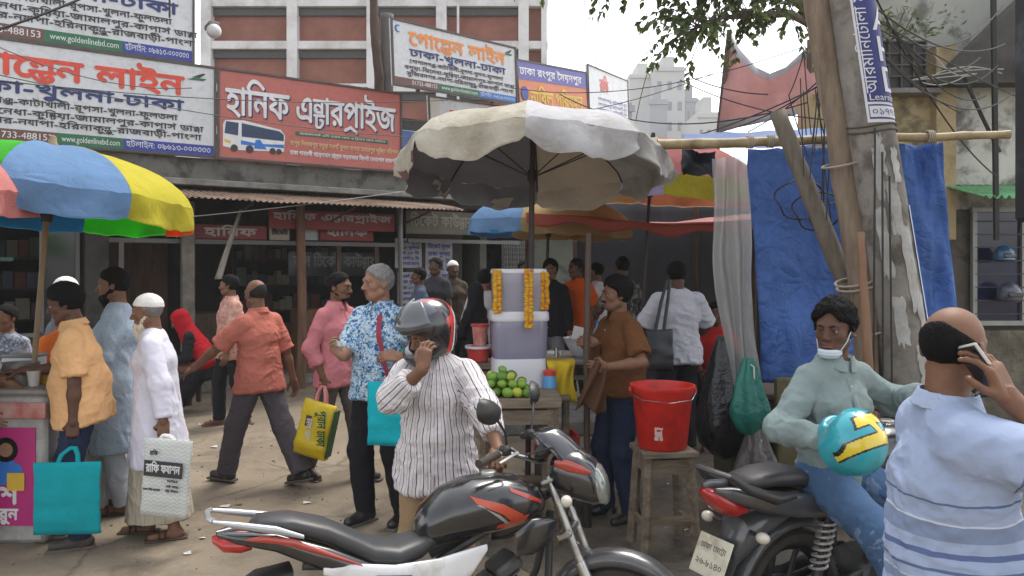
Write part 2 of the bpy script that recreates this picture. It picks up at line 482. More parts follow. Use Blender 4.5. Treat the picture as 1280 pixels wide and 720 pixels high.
def vn(P):
    """smooth value noise, 0..1"""
    i = np.floor(P).astype(np.int64); f = P-i; u = f*f*(3-2*f); out = 0
    for a in (0, 1):
        for b_ in (0, 1):
            for c in (0, 1):
                h = ((i[:, 0]+a)*73856093 ^ (i[:, 1]+b_)*19349663 ^ (i[:, 2]+c)*83492791) & 65535
                out = out+_TAB[h]*(u[:, 0] if a else 1-u[:, 0])*(u[:, 1] if b_ else 1-u[:, 1])*(u[:, 2] if c else 1-u[:, 2])
    return out
def folds(V, seed=0, wl=.07, dirs=None):
    """cloth creases: ridged noise drawn out along a few directions, about unit amplitude"""
    r = np.random.default_rng(seed); out = np.zeros(len(V)); o = r.uniform(0, 50, 3)
    P = V+.05*np.stack([vn(V*7+o+k*9)-.5 for k in range(3)], 1)
    for i, (f, a) in enumerate(((.55, .9), (1.0, 1.0), (1.8, .55), (3.2, .25))):
        d = nrm(r.normal(0, 1, 3)*[1, 1, .8]) if dirs is None else nrm(np.cross(np.cross(dirs[i % len(dirs)], V3(.3, .5, 1)), dirs[i % len(dirs)])+r.normal(0, .15, 3))
        Q = P-np.outer(P@d, d)*.68; n = vn(Q*f*1.35/wl+r.uniform(0, 90, 3)); rg = (1-np.abs(2*n-1))**1.7
        out += a*(rg-.42)
    return out
def to_mesh(name, V, Fq, mats, parent, pat=None, mi=None, angle=180, smooth=True):
    me = bpy.data.meshes.new(name)
    me.from_pydata(V.tolist() if hasattr(V, 'tolist') else V, [], [tuple(f) for f in (Fq.tolist() if hasattr(Fq, 'tolist') else Fq)]); me.update()
    if pat is not None:
        at = me.attributes.new('pat', 'FLOAT_VECTOR', 'POINT'); at.data.foreach_set('vector', np.ascontiguousarray(pat, np.float32).ravel())
    if mi is not None: me.polygons.foreach_set('material_index', np.ascontiguousarray(mi, np.int32))
    return link(name, me, mats, parent, smooth, angle)
def rotx(a): c, s = math.cos(a), math.sin(a); return np.array([[1, 0, 0], [0, c, -s], [0, s, c]])
def roty(a): c, s = math.cos(a), math.sin(a); return np.array([[c, 0, s], [0, 1, 0], [-s, 0, c]])
def rotz(a): c, s = math.cos(a), math.sin(a); return np.array([[c, -s, 0], [s, c, 0], [0, 0, 1]])
def ik(a, t, l1, l2, hint):
    a = npv(a); t = npv(t); d = t-a; L = np.linalg.norm(d); u = d/L; L = min(L, (l1+l2)*.998); L = max(L, abs(l1-l2)+.02)
    x = (l1*l1-l2*l2+L*L)/(2*L); y = math.sqrt(max(l1*l1-x*x, 0)); hn = npv(hint)-u*(npv(hint)@u)
    return a+u*x+nrm(hn)*y, a+u*L

SKIN = [M('skin_tone_brown', (.175, .086, .05), .58, spec=.3, var=.22, vs=18, bump=.25, bs=160, bd=.002),
        M('skin_tone_dark', (.10, .048, .03), .55, spec=.3, var=.22, vs=18, bump=.25, bs=160, bd=.002),
        M('skin_tone_light', (.27, .14, .088), .58, spec=.3, var=.2, vs=18, bump=.25, bs=160, bd=.002)]
HAIR = {'black': M('hair_black', (.008, .007, .007), .7, spec=.12, var=.35, vs=90, bump=.9, bs=170, bd=.01, stretch=(1, 1, .35)),
        'grey': M('hair_grey', (.22, .21, .20), .6, var=.4, vs=90, bump=.9, bs=170, bd=.01, stretch=(1, 1, .35)),
        'dark': M('hair_greying', (.03, .027, .025), .7, spec=.12, var=.5, vs=90, bump=.9, bs=170, bd=.01),
        'cream': M('beard_cream', (.62, .55, .42), .7, var=.25, vs=60, bump=.9, bs=120, bd=.01, stretch=(1, 1, .3)),
        'white': M('hair_white', (.6, .58, .55), .7, var=.25, vs=60, bump=.9, bs=120, bd=.01)}
LIP = M('lip', (.16, .06, .05), .45, var=.1); EYEW = M('eye_white', (.36, .31, .27), .3, var=0); IRIS = M('iris', (.012, .007, .005), .2, var=0)
NAIL = M('nail', (.38, .22, .16), .35, var=.05)
LEATHER = M('shoe_black', (.018, .016, .015), .38, var=.2, bump=.2)
SANDAL = M('sandal_brown', (.05, .03, .02), .6)
SOLE = M('sole', (.09, .08, .07), .8)

def hand_field(w, d, n, side, size, curl, thumb=.5, spread=.12):
    """palm, five jointed fingers; returns field and finger tip list. side +1 right, -1 left"""
    d = nrm(d); n = nrm(npv(n)-d*(npv(n)@d)); l = np.cross(d, n)*side   # l: thumb side
    s = size/.185; f = Fld(); B = np.array([l, d, n]); w = npv(w)
    f.put(ell(w+d*.005*s, npv((.026, .03, .019))*s, B), .01)
    f.put(bx(w+d*.052*s, npv((.039, .046, .0135))*s, B, .012*s), .015)
    f.put(ell(w+d*.036*s+l*.022*s+n*.009*s, npv((.018, .032, .013))*s, B), .012)
    cs = curl if isinstance(curl, (list, tuple)) else [curl]*4; tips = []
    for i, (o, L, r, b0) in enumerate(((.0285, .074, .0088, .094), (.0095, .083, .0091, .098), (-.0095, .077, .0087, .095), (-.0275, .06, .0076, .088))):
        p = w+(d*b0+l*o)*s; fd = nrm(d+l*spread*(o/.03)); seg = (.46, .31, .23); a = 0
        f.put(rc(p-fd*.028*s, p, r*1.0*s, r*1.05*s), .008)
        for k in range(3):
            a += cs[i]*(.85, 1.1, .75)[k]; q = p+(fd*math.cos(a)+n*math.sin(a))*L*seg[k]*s
            f.put(rc(p, q, r*(1.03-.09*k)*s, r*(.95-.1*k)*s), .0035); p = q
        tips.append(p)
    p = w+(d*.028+l*.028+n*.006)*s; td = nrm(d*.62+l*.75+n*.25)
    q = p+td*.036*s; f.put(rc(p, q, .0125*s, .0105*s), .008)
    td2 = nrm(d*.8+l*(.55-1.1*thumb)+n*(.2+thumb)); q2 = q+td2*.03*s; f.put(rc(q, q2, .0105*s, .0095*s), .005)
    q3 = q2+nrm(td2-l*.25)*.024*s; f.put(rc(q2, q3, .0096*s, .0075*s), .004); tips.append(q3)
    return f, tips, (l, d, n)

def person(label, loc, heading, h=1.68, skin=0, hair='short', hairc='black', beard=None, beardc='black', moust=False,
           lean=0, side=0, twist=0, head=(0, 0, 0), pelvis=None, hands=None, feet=None, belly=0, shirt=None, bottom=None, shoes=None,
           res=.010, group=None, cat='man', build=1.0, extra=None, hl=None, seed=0):
    build *= .95
    s = h/1.735; root = empty('person', loc, R(heading), label, cat, group)
    hands = hands or {}; feet = feet or {}
    # --- skeleton (metres at 1.70 m, facing +y, right is +x)
    pv = npv(pelvis if pelvis is not None else (0, 0, .96)); up = rotx(-R(lean))@roty(R(side)); 
    def sp(z, y=0, tw=0): return pv+up@(rotz(R(twist)*tw)@V3(0, y, z))
    shx = up@rotz(R(twist))@V3(1, 0, 0); fwd = up@rotz(R(twist))@V3(0, 1, 0); upv = up@V3(0, 0, 1)
    waist = sp(.12, .0, .3); chest = sp(.31, -.005, .8); shl = sp(.46, -.015, 1); nb = sp(.50, -.012, 1)
    Hd = up@rotz(R(twist))@rotz(R(head[0])); Hd = Hd@rotx(R(head[1]))@roty(R(head[2]))
    if lean: Hd = rotx(R(lean)*.75)@Hd
    nk = nb+upv*.065; hc = nk+Hd@V3(0, .022, .10)
    HB = Hd.T                                                  # rows: local axes of the head
    hp = lambda x, y, z: hc+Hd@V3(x, y, z)
    bw = build
    arm = {}
    for k, sg in (('R', 1), ('L', -1)):
        q = hands.get(k, {}); sh = shl+shx*sg*.168*bw-upv*.028+fwd*q.get('reach', 0)
        t = npv(q.get('to', (sg*.25, .04, .83))); hint = q.get('elbow', (sg*.5, -1, -.3))
        el, wr = ik(sh, t, .285, .25, hint); fd = nrm(wr-el); d = nrm(q.get('dir', fd)); n = npv(q.get('palm', (-sg, 0, 0)))
        arm[k] = (sh, el, wr, d, n, q.get('curl', .35), q.get('thumb', .4), q.get('spread', .12))
    leg = {}
    for k, sg in (('R', 1), ('L', -1)):
        q = feet.get(k, {}); hip = pv+V3(sg*.09, 0, -.03); an = npv(q.get('at', (sg*.10, 0, 0)))+V3(0, -.03, .085)
        kn, an = ik(hip, an, .43, .425, q.get('knee', (sg*.12, 1, 0))); yw = R(q.get('yaw', -sg*8)); fd = rotz(yw)@V3(0, 1, 0)
        fd = nrm(fd+V3(0, 0, -math.tan(R(q.get('toe', 0))))); leg[k] = (hip, kn, an, fd)
    Tx = shx; px = V3(1, 0, 0)
    b = belly
    # --- body
    f = Fld()
    f.put(ec(pv+V3(0, 0, -.04), pv+V3(0, 0, .03), (.155*bw, .105), (.16*bw, .11), px, .09), .04)
    f.put(ec(sp(.02, .01), waist, (.152*bw, .105+b*.5), (.145*bw, .10+b), px), .06)
    f.put(ec(waist, chest, (.145*bw, .10+b*.8), (.168*bw, .112), (px+Tx)/2), .06)
    f.put(ec(chest, sp(.39, -.01, 1), (.165*bw, .110), (.14*bw, .082), Tx), .05)
    for sg in (1, -1): f.put(rc(nb-upv*.035, shl+shx*sg*.15*bw-upv*.026, .054, .040), .03)
    f.put(rc(nb-upv*.02-shx*.05, nb-upv*.02+shx*.05, .055, .055), .04)
    f.put(rc(nb-upv*.02, nk+Hd@V3(0, 0, .03), .06, .054), .03)
    for k, sg in (('R', 1), ('L', -1)):
        sh, el, wr, d, n, cu, th, spd = arm[k]
        f.put(ell(sh+nrm(el-sh)*.02, (.046, .047, .05)), .03); f.put(rc(sh, el, .044, .037), .03); f.put(rc(el, el+(wr-el)*.35, .039, .041), .02)
        f.put(rc(el+(wr-el)*.3, wr, .041, .027), .02); f.put(rc(wr, wr+d*.02, .025, .024), .02)
        hip, kn, an, fd = leg[k]
        f.put(rc(hip, kn, .085, .056), .04); f.put(rc(kn, kn+(an-kn)*.4, .055, .058), .03); f.put(rc(kn+(an-kn)*.35, an, .056, .036), .03)
        f.put(rc(an, an+fd*.02+V3(0, -.03, -.05), .036, .034), .02); f.put(rc(an+V3(0, 0, -.045)-fd*.03, an+V3(0, 0, -.06)+fd*.15, .036, .026), .025)
    # head
    f.put(ell(hp(0, -.012, .03), (.074, .094, .088), HB), .03); f.put(ell(hp(0, .03, -.025), (.058, .062, .086), HB), .03)
    f.put(ell(hp(0, .05, -.082), (.036, .034, .028), HB), .03)
    for sg in (1, -1):
        f.put(ell(hp(sg*.042, .052, -.022), (.02, .024, .02), HB), .02)
        f.put(rc(hp(sg*.055, .0, -.06), hp(sg*.025, .055, -.088), .018, .018), .025)
    fine = res < .0115
    if fine:
        f.put(rc(hp(-.036, .078, .026), hp(.036, .078, .026), .012, .012), .02)
        for sg in (1, -1): f.put(ell(hp(sg*.031, .098, .004), (.019, .016, .0115), HB), .012, 's')
        f.put(rc(hp(0, .086, .012), hp(0, .110, -.028), .007, .0125), .012)
        for sg in (1, -1): f.put(ell(hp(sg*.0115, .1, -.034), (.0085, .011, .008), HB), .008)
        f.put(ell(hp(0, .088, -.056), (.025, .012, .0065), HB), .006); f.put(ell(hp(0, .086, -.069), (.021, .013, .0075), HB), .006)
        f.put(ell(hp(0, .1, -.0625), (.024, .012, .0016), HB), .003, 's')
        for sg in (1, -1): f.put(ell(hp(sg*.031, .0835, .0125), (.017, .0085, .0052), HB), .004); f.put(ell(hp(sg*.031, .083, -.0065), (.0155, .0075, .0045), HB), .004)
    else: f.put(rc(hp(0, .086, .012), hp(0, .108, -.028), .009, .014), .012)
    for sg in (1, -1):
        f.put(ell(hp(sg*.078, -.008, -.004), (.0085, .019, .032), HB@rotz(R(-sg*18))), .008)
        if fine: f.put(ell(hp(sg*.088, -.004, 0), (.006, .009, .017), HB), .005, 's')
    if res <= .0075: hres = .0034
    elif res < .0115: hres = .0048
    else: hres = .0085
    lo = hc-.155; hi = hc+.155; lo[2] = hc[2]-.15
    boxes = []; VV = []; FF = []; MI = []; off = 0
    def app(V, Fq, mi=0):
        nonlocal off
        VV.append(V); FF.append([tuple(int(i)+off for i in q) for q in Fq]); MI.extend([mi]*len(Fq) if np.isscalar(mi) else list(mi)); off += len(V)
    V, Fq = f.mesh(hres, lo, hi); L = (V-hc)@Hd; fc = L[Fq].mean(1)
    mi = np.zeros(len(Fq), int)
    if fine: mi[(np.abs(fc[:, 0]) < .023) & (fc[:, 1] > .075) & (fc[:, 2] < -.0505) & (fc[:, 2] > -.0755) & ((fc[:, 0]/.024)**2+((fc[:, 2]+.063)/.0125)**2 < 1)] = 1
    app(V, Fq, mi); boxes.append((lo, hi))
    bodyc, bF = f.mesh(max(res, .009))
    cen = bodyc[bF].mean(1); keep = ~((cen > lo+.012) & (cen < hi-.012)).all(1)
    app(bodyc, bF[keep])
    handinfo = {}
    for k, sg in (('R', 1), ('L', -1)):
        sh, el, wr, d, n, cu, th, spd = arm[k]
        hf, tips, fr = hand_field(wr, d, n, sg, .185, cu, th, spd); hf.put(rc(el+(wr-el)*.6, wr, .034, .0265), .012)
        V, Fq = hf.mesh(.0036 if res <= .0075 else .0046 if fine else .0075); app(V, Fq); handinfo[k] = (wr, fr, tips)
        if res <= .0075:
            for t_ in tips:
                bb = MB().ball(tuple(t_+fr[1]*.001-fr[2]*.004), .0055, 4); app(npv(bb.v), bb.f, 4)
    if fine:
        for sg in (1, -1):
            e = hp(sg*.031, .0765, .0025); bb = MB().ball(tuple(e), .0114, 8); Vb = npv(bb.v); L = (Vb-e)@Hd
            q = np.array([[L[i] for i in ff] for ff in bb.f]).mean(1); app(Vb, bb.f, np.where((q[:, 1] > .0078), 3, 2))
            eb = MB().tube([hp(sg*.013, .0925, .021), hp(sg*.03, .0925, .0275), hp(sg*.048, .081, .022)], [(.0045, .003), (.0055, .0038), (.002, .002)], 6); app(npv(eb.v), eb.f, 5)
    AV = np.concatenate(VV)*s; AF = [q for l_ in FF for q in l_]
    to_mesh('body', AV, AF, [SKIN[skin], LIP, EYEW, IRIS, NAIL, HAIR['grey' if hairc in ('grey', 'white') else 'black']], root, mi=MI)
    # --- hair, beard, cap
    def noisy(V, Fq, amp, sc, sd): 
        N = vnorm(V, Fq); r = np.random.default_rng(sd); d = np.zeros(len(V))
        for i in range(7): d += np.sin(V@(r.normal(0, sc, 3)*[1, 1, .6])+r.uniform(0, 6)+1.5*np.sin(V@r.normal(0, sc*.5, 3)))*(1 if i < 5 else 0)
        for i in range(3): d += 1.6*np.sin(V@r.normal(0, 55, 3)+r.uniform(0, 6))
        return V+N*(d*amp/2.6)[:, None]
    hh = max(hres, .004)
    def grow(name, fld, mat, amp=.003, sc=130, hstep=None):
        V, Fq = fld.mesh(hstep or hh)
        if len(Fq) == 0: return
        V = noisy(V, Fq, amp, sc, seed+3); return to_mesh(name, V*s, Fq, mat, root)
    def loc_fn(g): return (lambda X, Y, Z: g((X-hc[0])*HB[0, 0]+(Y-hc[1])*HB[0, 1]+(Z-hc[2])*HB[0, 2], (X-hc[0])*HB[1, 0]+(Y-hc[1])*HB[1, 1]+(Z-hc[2])*HB[1, 2],
                                           (X-hc[0])*HB[2, 0]+(Y-hc[1])*HB[2, 1]+(Z-hc[2])*HB[2, 2]), None, None)
    if hair in ('short', 'crop', 'thick', 'receding', 'bald', 'capped'):
        t = {'short': .013, 'crop': .007, 'thick': .024, 'receding': .009, 'bald': .0045, 'capped': .006}[hair]; g = Fld()
        up_ = .010 if hair == 'thick' else 0
        g.put(ell(hp(0, -.013-up_*.2, .031+up_), (.074+t, .094+t, .088+t), HB), .02)
        hz = {'receding': .092, 'bald': 9, 'crop': .082}.get(hair, .076)
        def reg(x, y, z):
            A = np.maximum((hz+.012*np.cos(x*60)-.75*(.078-y))-z, (.004-.9*(y+.02))-z*1.0)   # crown: above the hairline
            A = np.maximum(A*.8, y-.082)
            B = np.maximum(np.maximum(y+.012, -.078-z), z-((.030+.55*np.maximum(-y-.015, 0)+.008*np.cos(x*45)) if hair == 'bald' else .052 if hair == 'capped' else .2))
            Sd = np.maximum(np.maximum(y-.016, -.012-z), z-(.03 if hair == 'bald' else .06))
            Bd = np.minimum(B, Sd)
            return Bd if hair in ('bald', 'capped') else np.minimum(A, Bd)
        g.put(loc_fn(reg), .012, 'i')
        grow('hair', g, HAIR[hairc], .0030 if hair == 'thick' else .0020 if hair != 'bald' else .0008, 260 if hair == 'thick' else 330)
    if beard:
        g = Fld()
        if beard == 'full':
            g.put(ell(hp(0, .045, -.085), (.05, .05, .05), HB), .02); g.put(rc(hp(.06, .005, -.04), hp(.03, .06, -.095), .019, .022), .02); g.put(rc(hp(-.06, .005, -.04), hp(-.03, .06, -.095), .019, .022), .02)
            g.put(rc(hp(0, .065, -.10), hp(0, .07, -.14), .034, .018), .02)
        elif beard == 'long':
            g.put(ell(hp(0, .055, -.1), (.045, .04, .045), HB), .02); g.put(rc(hp(0, .075, -.115), hp(0, .085, -.2), .036, .016), .03)
            for sg in (1, -1): g.put(rc(hp(sg*.062, .005, -.03), hp(sg*.035, .055, -.1), .016, .024), .02)
        else:
            for sg in (1, -1): g.put(rc(hp(sg*.058, .004, -.05), hp(sg*.025, .06, -.098), .0185, .018), .02)
            g.put(ell(hp(0, .054, -.088), (.038, .034, .026), HB), .02)
        g.put(ell(hp(0, .1, -.063), (.024, .03, .010), HB), .006, 's')
        if beard == 'stubble': g.put(loc_fn(lambda x, y, z: z+.045), .01, 'i')
        grow('beard', g, HAIR[beardc], .0035 if beard != 'stubble' else .0012, 120)
    if moust:
        g = Fld()
        for sg in (1, -1): g.put(rc(hp(sg*.002, .099, -.047), hp(sg*.027, .083, -.057), .006, .004), .004)
        grow('moustache', g, HAIR[beardc], .0012, 150, .003)
    if hair in ('capped', 'cap') or (extra and extra.get('cap')):
        cm = extra['cap'] if extra and extra.get('cap') else cloth('skullcap_cotton', (.72, .7, .66)); g = Fld()
        g.put(ell(hp(0, -.014, .034), (.086, .105, .098), HB), .02); g.put(loc_fn(lambda x, y, z: .038+.22*y-z), .004, 'i')
        V, Fq = g.mesh(hh); V = V+vnorm(V, Fq)*(folds(V, 3, .05)*.0015)[:, None]; to_mesh('skullcap', V*s, Fq, cm, root)
    # --- clothes
    info = dict(root=root, s=s, hp=hp, Hd=Hd, hc=hc, arm=arm, leg=leg, hand=handinfo, sp=sp, shx=shx, fwd=fwd, up=upv, pv=pv, nb=nb, nk=nk, shl=shl)
    cres = res*1.0
    if shirt:
        q = dict(sleeve=.6, hem=-.10, loose=.013, flare=.016, collar=True, wide=.011, fold=.0095, wl=.08); q.update(shirt); g = Fld(); lo_ = q['loose']
        hemc = sp(q['hem']); fl = q['flare']
        Tf = lambda a, r=.15, p=0, xx=None: (npv(a), upv, (xx if xx is not None else Tx), np.cross(upv, (xx if xx is not None else Tx)), r)
        g.put(cut(ec(sp(q['hem']-.05), waist, (.178*bw+lo_+fl, .130+lo_+b*.7+fl), (.152*bw+lo_, .105+b+lo_), px), hemc, -upv), .05, part=0, fr=Tf(pv))
        g.put(ec(waist, chest, (.152*bw+lo_, .105+b*.9+lo_), (.172*bw+lo_, .115+lo_), (px+Tx)/2), .06, part=0, fr=Tf(pv))
        g.put(ec(chest, sp(.385, -.01, 1), (.170*bw+lo_, .114+lo_), (.142*bw+lo_, .084+lo_), Tx), .05, part=0, fr=Tf(pv))
        for sg in (1, -1): g.put(rc(nb-upv*.035, shl+shx*sg*.155*bw-upv*.02, .057+lo_*.5, .047+lo_*.5), .04, part=0, fr=Tf(pv))
        for k in 'RL':
            hip, kn, an, fd = leg[k]; hh_ = pv+(hip-pv)*.9
            if nrm(kn-hip)[2] < -.5: g.put(cut(rc(hh_, hh_+(kn-hh_)*(.6 if q['hem'] > -.2 else 1.0), .105+lo_, .075+lo_+fl*.5), hemc, -upv), .06, part=0, fr=Tf(pv))
        g.put(rc(nb-upv*.03-shx*.045, nb-upv*.03+shx*.045, .055+lo_*.6, .055+lo_*.6), .04, part=0, fr=Tf(pv))
        sl = q['sleeve']; wd = q['wide']
        for k, sg in (('R', 1), ('L', -1)):
            sh, el, wr, d, n, *_ = arm[k]; u1 = nrm(el-sh); xd = nrm(np.cross(u1, V3(.1, 1, .05))); fr = (sh, u1, xd, np.cross(u1, xd), .06)
            e1 = sh+(el-sh)*min(sl, 1); r1 = .049+wd; r2 = .043+wd+(.012 if sl < 1 else 0)
            p = rc(sh+u1*.01, sh+(el-sh)*(min(sl, 1)+(.15 if sl < 1 else 0)), r1, r2)
            if sl < 1: p = cut(p, e1, u1)
            g.put(p, q.get('armk', .022), part=1+(sg < 0), fr=fr)
            if sl > 1:
                u2 = nrm(wr-el); e2 = el+(wr-el)*min(sl-1, .96); xd2 = nrm(np.cross(u2, V3(.1, 1, .05))); fr2 = (el-u2*.28, u2, xd2, np.cross(u2, xd2), .055)
                g.put(cut(rc(el, e2+u2*.03, .045+wd, .036+wd*.8), e2, u2), .03, part=1+(sg < 0), fr=fr2)
                if q.get('roll'): g.put(cut(cut(rc(e2-u2*.05, e2+u2*.03, .048+wd, .049+wd), e2+u2*.008, u2), e2-u2*.045, -u2), .004, part=1+(sg < 0), fr=fr2)
        if q.get('vneck'): g.put(rc(nb+fwd*.11+upv*.05, sp(.36, .13, 1), .035, .008), .01, 's')
        V, Fq = g.mesh(cres); pt = g.pat(V); N = vnorm(V, Fq); V = relax(V, Fq, 1, .4)
        ff = folds(V, seed+11, q['wl'], q.get('dirs'))*q['fold']; near_sh = np.clip((npv(V)@upv-(sp(.34)@upv))/.1, 0, 1); ff *= 1-.6*near_sh
        V = V+N*(ff+q['fold']*.3)[:, None]; o = to_mesh(q.get('name', 'shirt'), V*s, Fq, q['mat'], root, pat=pt*s); info['shirt'] = g; info['shirt_obj'] = o
        if q['collar'] and res < .0115:
            cg = Fld(); cr = .063
            nn = nrm(upv*.9+Hd@V3(0, -.15, .3)+fwd*.18); c0 = nb+upv*.008
            def ring(r0, z0, z1, th):
                ax = nn
                def fn(X, Y, Z):
                    x, y, z = X-c0[0], Y-c0[1], Z-c0[2]; w = x*ax[0]+y*ax[1]+z*ax[2]; rr = np.sqrt(np.maximum(x*x+y*y+z*z-w*w, 0))
                    prof = r0-(w-z0)*.18
                    return np.maximum(np.abs(rr-prof)-th, np.abs(w-(z0+z1)/2)-(z1-z0)/2)
                return fn, c0-.12, c0+.12
            up_c = q.get('band')
            cg.put(ring(cr+.002, -.03, .035 if up_c else .042, .003), .004)
            if not up_c: 
                def fold_(X, Y, Z):
                    x, y, z = X-c0[0], Y-c0[1], Z-c0[2]; w = x*nn[0]+y*nn[1]+z*nn[2]; rr = np.sqrt(np.maximum(x*x+y*y+z*z-w*w, 0))
                    fr_ = np.maximum((x*fwd[0]+y*fwd[1]+z*fwd[2])/.08, 0); low = -.004-.016*np.minimum(fr_, 1.15)**2
                    return np.maximum(np.abs(rr-(cr+.010+(.042-w)*.42))-.0032, np.maximum(w-.043, low-w))
                cg.put((fold_, c0-.14, c0+.14), .003)
            wdg = Fld(); pA = c0+fwd*.075
            cg.put((lambda X, Y, Z: np.maximum(np.abs((X-pA[0])*shx[0]+(Y-pA[1])*shx[1]+(Z-pA[2])*shx[2])-.010-.25*np.maximum((X-c0[0])*nn[0]+(Y-c0[1])*nn[1]+(Z-c0[2])*nn[2]+.01, 0),
                                               -((X-c0[0])*fwd[0]+(Y-c0[1])*fwd[1]+(Z-c0[2])*fwd[2])), None, None), .003, 's')
            V, Fq = cg.mesh(.0038 if res <= .0075 else .0046); V = relax(V, Fq, 1, .3)
            pt = np.zeros((len(V), 3)); pt[:, 0] = np.arctan2((V-c0)@shx, (V-c0)@fwd)*.08; pt[:, 1] = .9; to_mesh('collar', V*s, Fq, q.get('cmat', q['mat']), root, pat=pt)
        if q.get('placket', True) and res < .0115 and q['collar']:
            bb = MB(); rows = []; zt = .455 if not q.get('short_placket') else .455; zb = q['hem']+.02 if not q.get('short_placket') else .30
            for i in range(26):
                z = zt+(zb-zt)*i/25; tw = max(0, min(1, z/.4)); row = []
                for j in (-1, 0, 1):
                    o_ = sp(z, .45, tw)+shx*(j*.016); p = g.trace(o_, -fwd)
                    if p is None: break
                    row.append(p+fwd*(.006 if j else .0075)+fwd*0)
                if len(row) == 3: rows.append(row)
            if len(rows) > 3:
                bb.loft([[tuple(p*s) for p in r] for r in rows], 0, False, closed=False); me = bb.build('placket', q['mat'], root, angle=180, solid=.003)
                at = me.data.attributes.new('pat', 'FLOAT_VECTOR', 'POINT'); at.data.foreach_set('vector', np.array([[(j-1)*.016, (rows[i][1]-pv)@upv, 0] for i in range(len(rows)) for j in range(3)], np.float32).ravel())
                for i in range(2, len(rows), 5 if not q.get('short_placket') else 6):
                    c_ = rows[i][1]*s+fwd*.003; bb2 = MB().cyl(c_, c_+fwd*.0025, .0055, .005, 10); bb2.build('button', M('button_plastic', (.5, .48, .44), .4, var=0), root)
    if bottom:
        q = dict(loose=.014, hem=.035, cuff=.062, kind='trousers', fold=.007, wl=.08, top=.10); q.update(bottom); g = Fld(); lo_ = q['loose']
        g.put(cut(ec(pv+V3(0, 0, -.05), pv+upv*.12, (.163*bw+lo_, .115+lo_), (.155*bw+lo_*.6, .108+b*.8+lo_*.6), px, .09), sp(q['top']), upv), .03, fr=(pv, V3(0, 0, 1), px, V3(0, 1, 0), .15))
        if q['kind'] == 'trousers':
            for k, sg in (('R', 1), ('L', -1)):
                hip, kn, an, fd = leg[k]; u = nrm(kn-hip); u2 = nrm(an-kn); xd = nrm(np.cross(u, V3(0, 1, .01)))
                g.put(rc(pv+(hip-pv)*.92, kn, .087+lo_, .060+lo_), .03, fr=(hip, u, xd, np.cross(u, xd), .08))
                e = an+u2*(.05-q['hem']); g.put(cut(rc(kn, e+u2*.03, .063+lo_, q['cuff']+.002), e, u2), .03, fr=(kn-u*.43, u2, xd, np.cross(u, xd), .08))
        else:
            aR, aL = leg['R'][2], leg['L'][2]; m = (aR+aL)/2; sx = abs(aR[0]-aL[0])/2+.10; sy = abs(aR[1]-aL[1])/2+.12
            bt = V3(m[0]*.9, m[1]*.9, q['hem']); dn = nrm(bt-pv)
            g.put(cut(ec(pv, bt+dn*.05, (.17*bw+lo_, .125+lo_), (sx, sy), px), bt, dn), .04, fr=(pv, V3(0, 0, -1), px, V3(0, 1, 0), .15))
        V, Fq = g.mesh(cres); pt = g.pat(V); N = vnorm(V, Fq); V = relax(V, Fq, 1, .4)
        dirs = [V3(.2, .3, 1), V3(1, 0, .5), V3(-.6, .4, .8), V3(.3, 1, .4)] if q['kind'] == 'trousers' else [V3(1, .2, .1), V3(.3, 1, .1)]
        V = V+N*(folds(V, seed+5, q['wl'], dirs)*q['fold'])[:, None]; to_mesh(q['kind'], V*s, Fq, q['mat'], root, pat=pt*s)
    if shoes:
        for k, sg in (('R', 1), ('L', -1)):
            hip, kn, an, fd = leg[k]; u = nrm(an-kn); g = Fld(); up_f = nrm(V3(0, 0, 1)-fd*fd[2]); bs = an-up_f*.085
            sd_ = nrm(np.cross(fd, up_f)); B = np.array([sd_, fd, up_f])
            if shoes[0] == 'shoe':
                g.put(rc(bs+up_f*.042-fd*.045, bs+up_f*.036+fd*.15, .041, .034), .02); g.put(rc(an, bs+up_f*.05+fd*.05, .043, .036), .03)
                g.put(half(bs+up_f*.008, -up_f), .004, 'i'); V, Fq = g.mesh(.008); o = to_mesh('shoe', V*s, Fq, shoes[1], root)
            g2 = Fld(); g2.put(bx(bs+up_f*.006+fd*.052, (.045, .142, .011), B, .01), .01)
            V, Fq = g2.mesh(.007); sole = to_mesh('sole' if shoes[0] == 'shoe' else 'sandal', V*s, Fq, SOLE if shoes[0] == 'shoe' else shoes[1], o if shoes[0] == 'shoe' else root)
            if shoes[0] == 'sandal':
                for t_ in (.06, .10):
                    pth = [(bs+fd*t_+(sd_*math.cos(a)*.047+up_f*(.01+math.sin(a)*.052)))*s for a in np.linspace(0, math.pi, 9)]
                    MB().tube(pth, (.014, .003), 6).build('strap', shoes[1], sole)
    return info
def on(info, *p): return tuple(npv(p)*info['s'])
def wpt(info, p):
    """world point of a body point (local metres before scaling)"""
    info['root'].rotation_euler; r = info['root'].rotation_euler.z; l = info['root'].location; q = rotz(r)@(npv(p)*info['s']); return Vector((q[0]+l[0], q[1]+l[1], q[2]+l[2]))
def strap(info, pts, w, mat, name='strap', fld='shirt', up=.006):
    """flat band lying on the shirt along the given body points"""
    rows = []; g = info[fld]
    for i, p in enumerate(pts):
        rows.append(npv(p))
    return MB().tube([tuple(p*info['s']) for p in rows], (w/2, .003), 6).build(name, mat, info['root'])
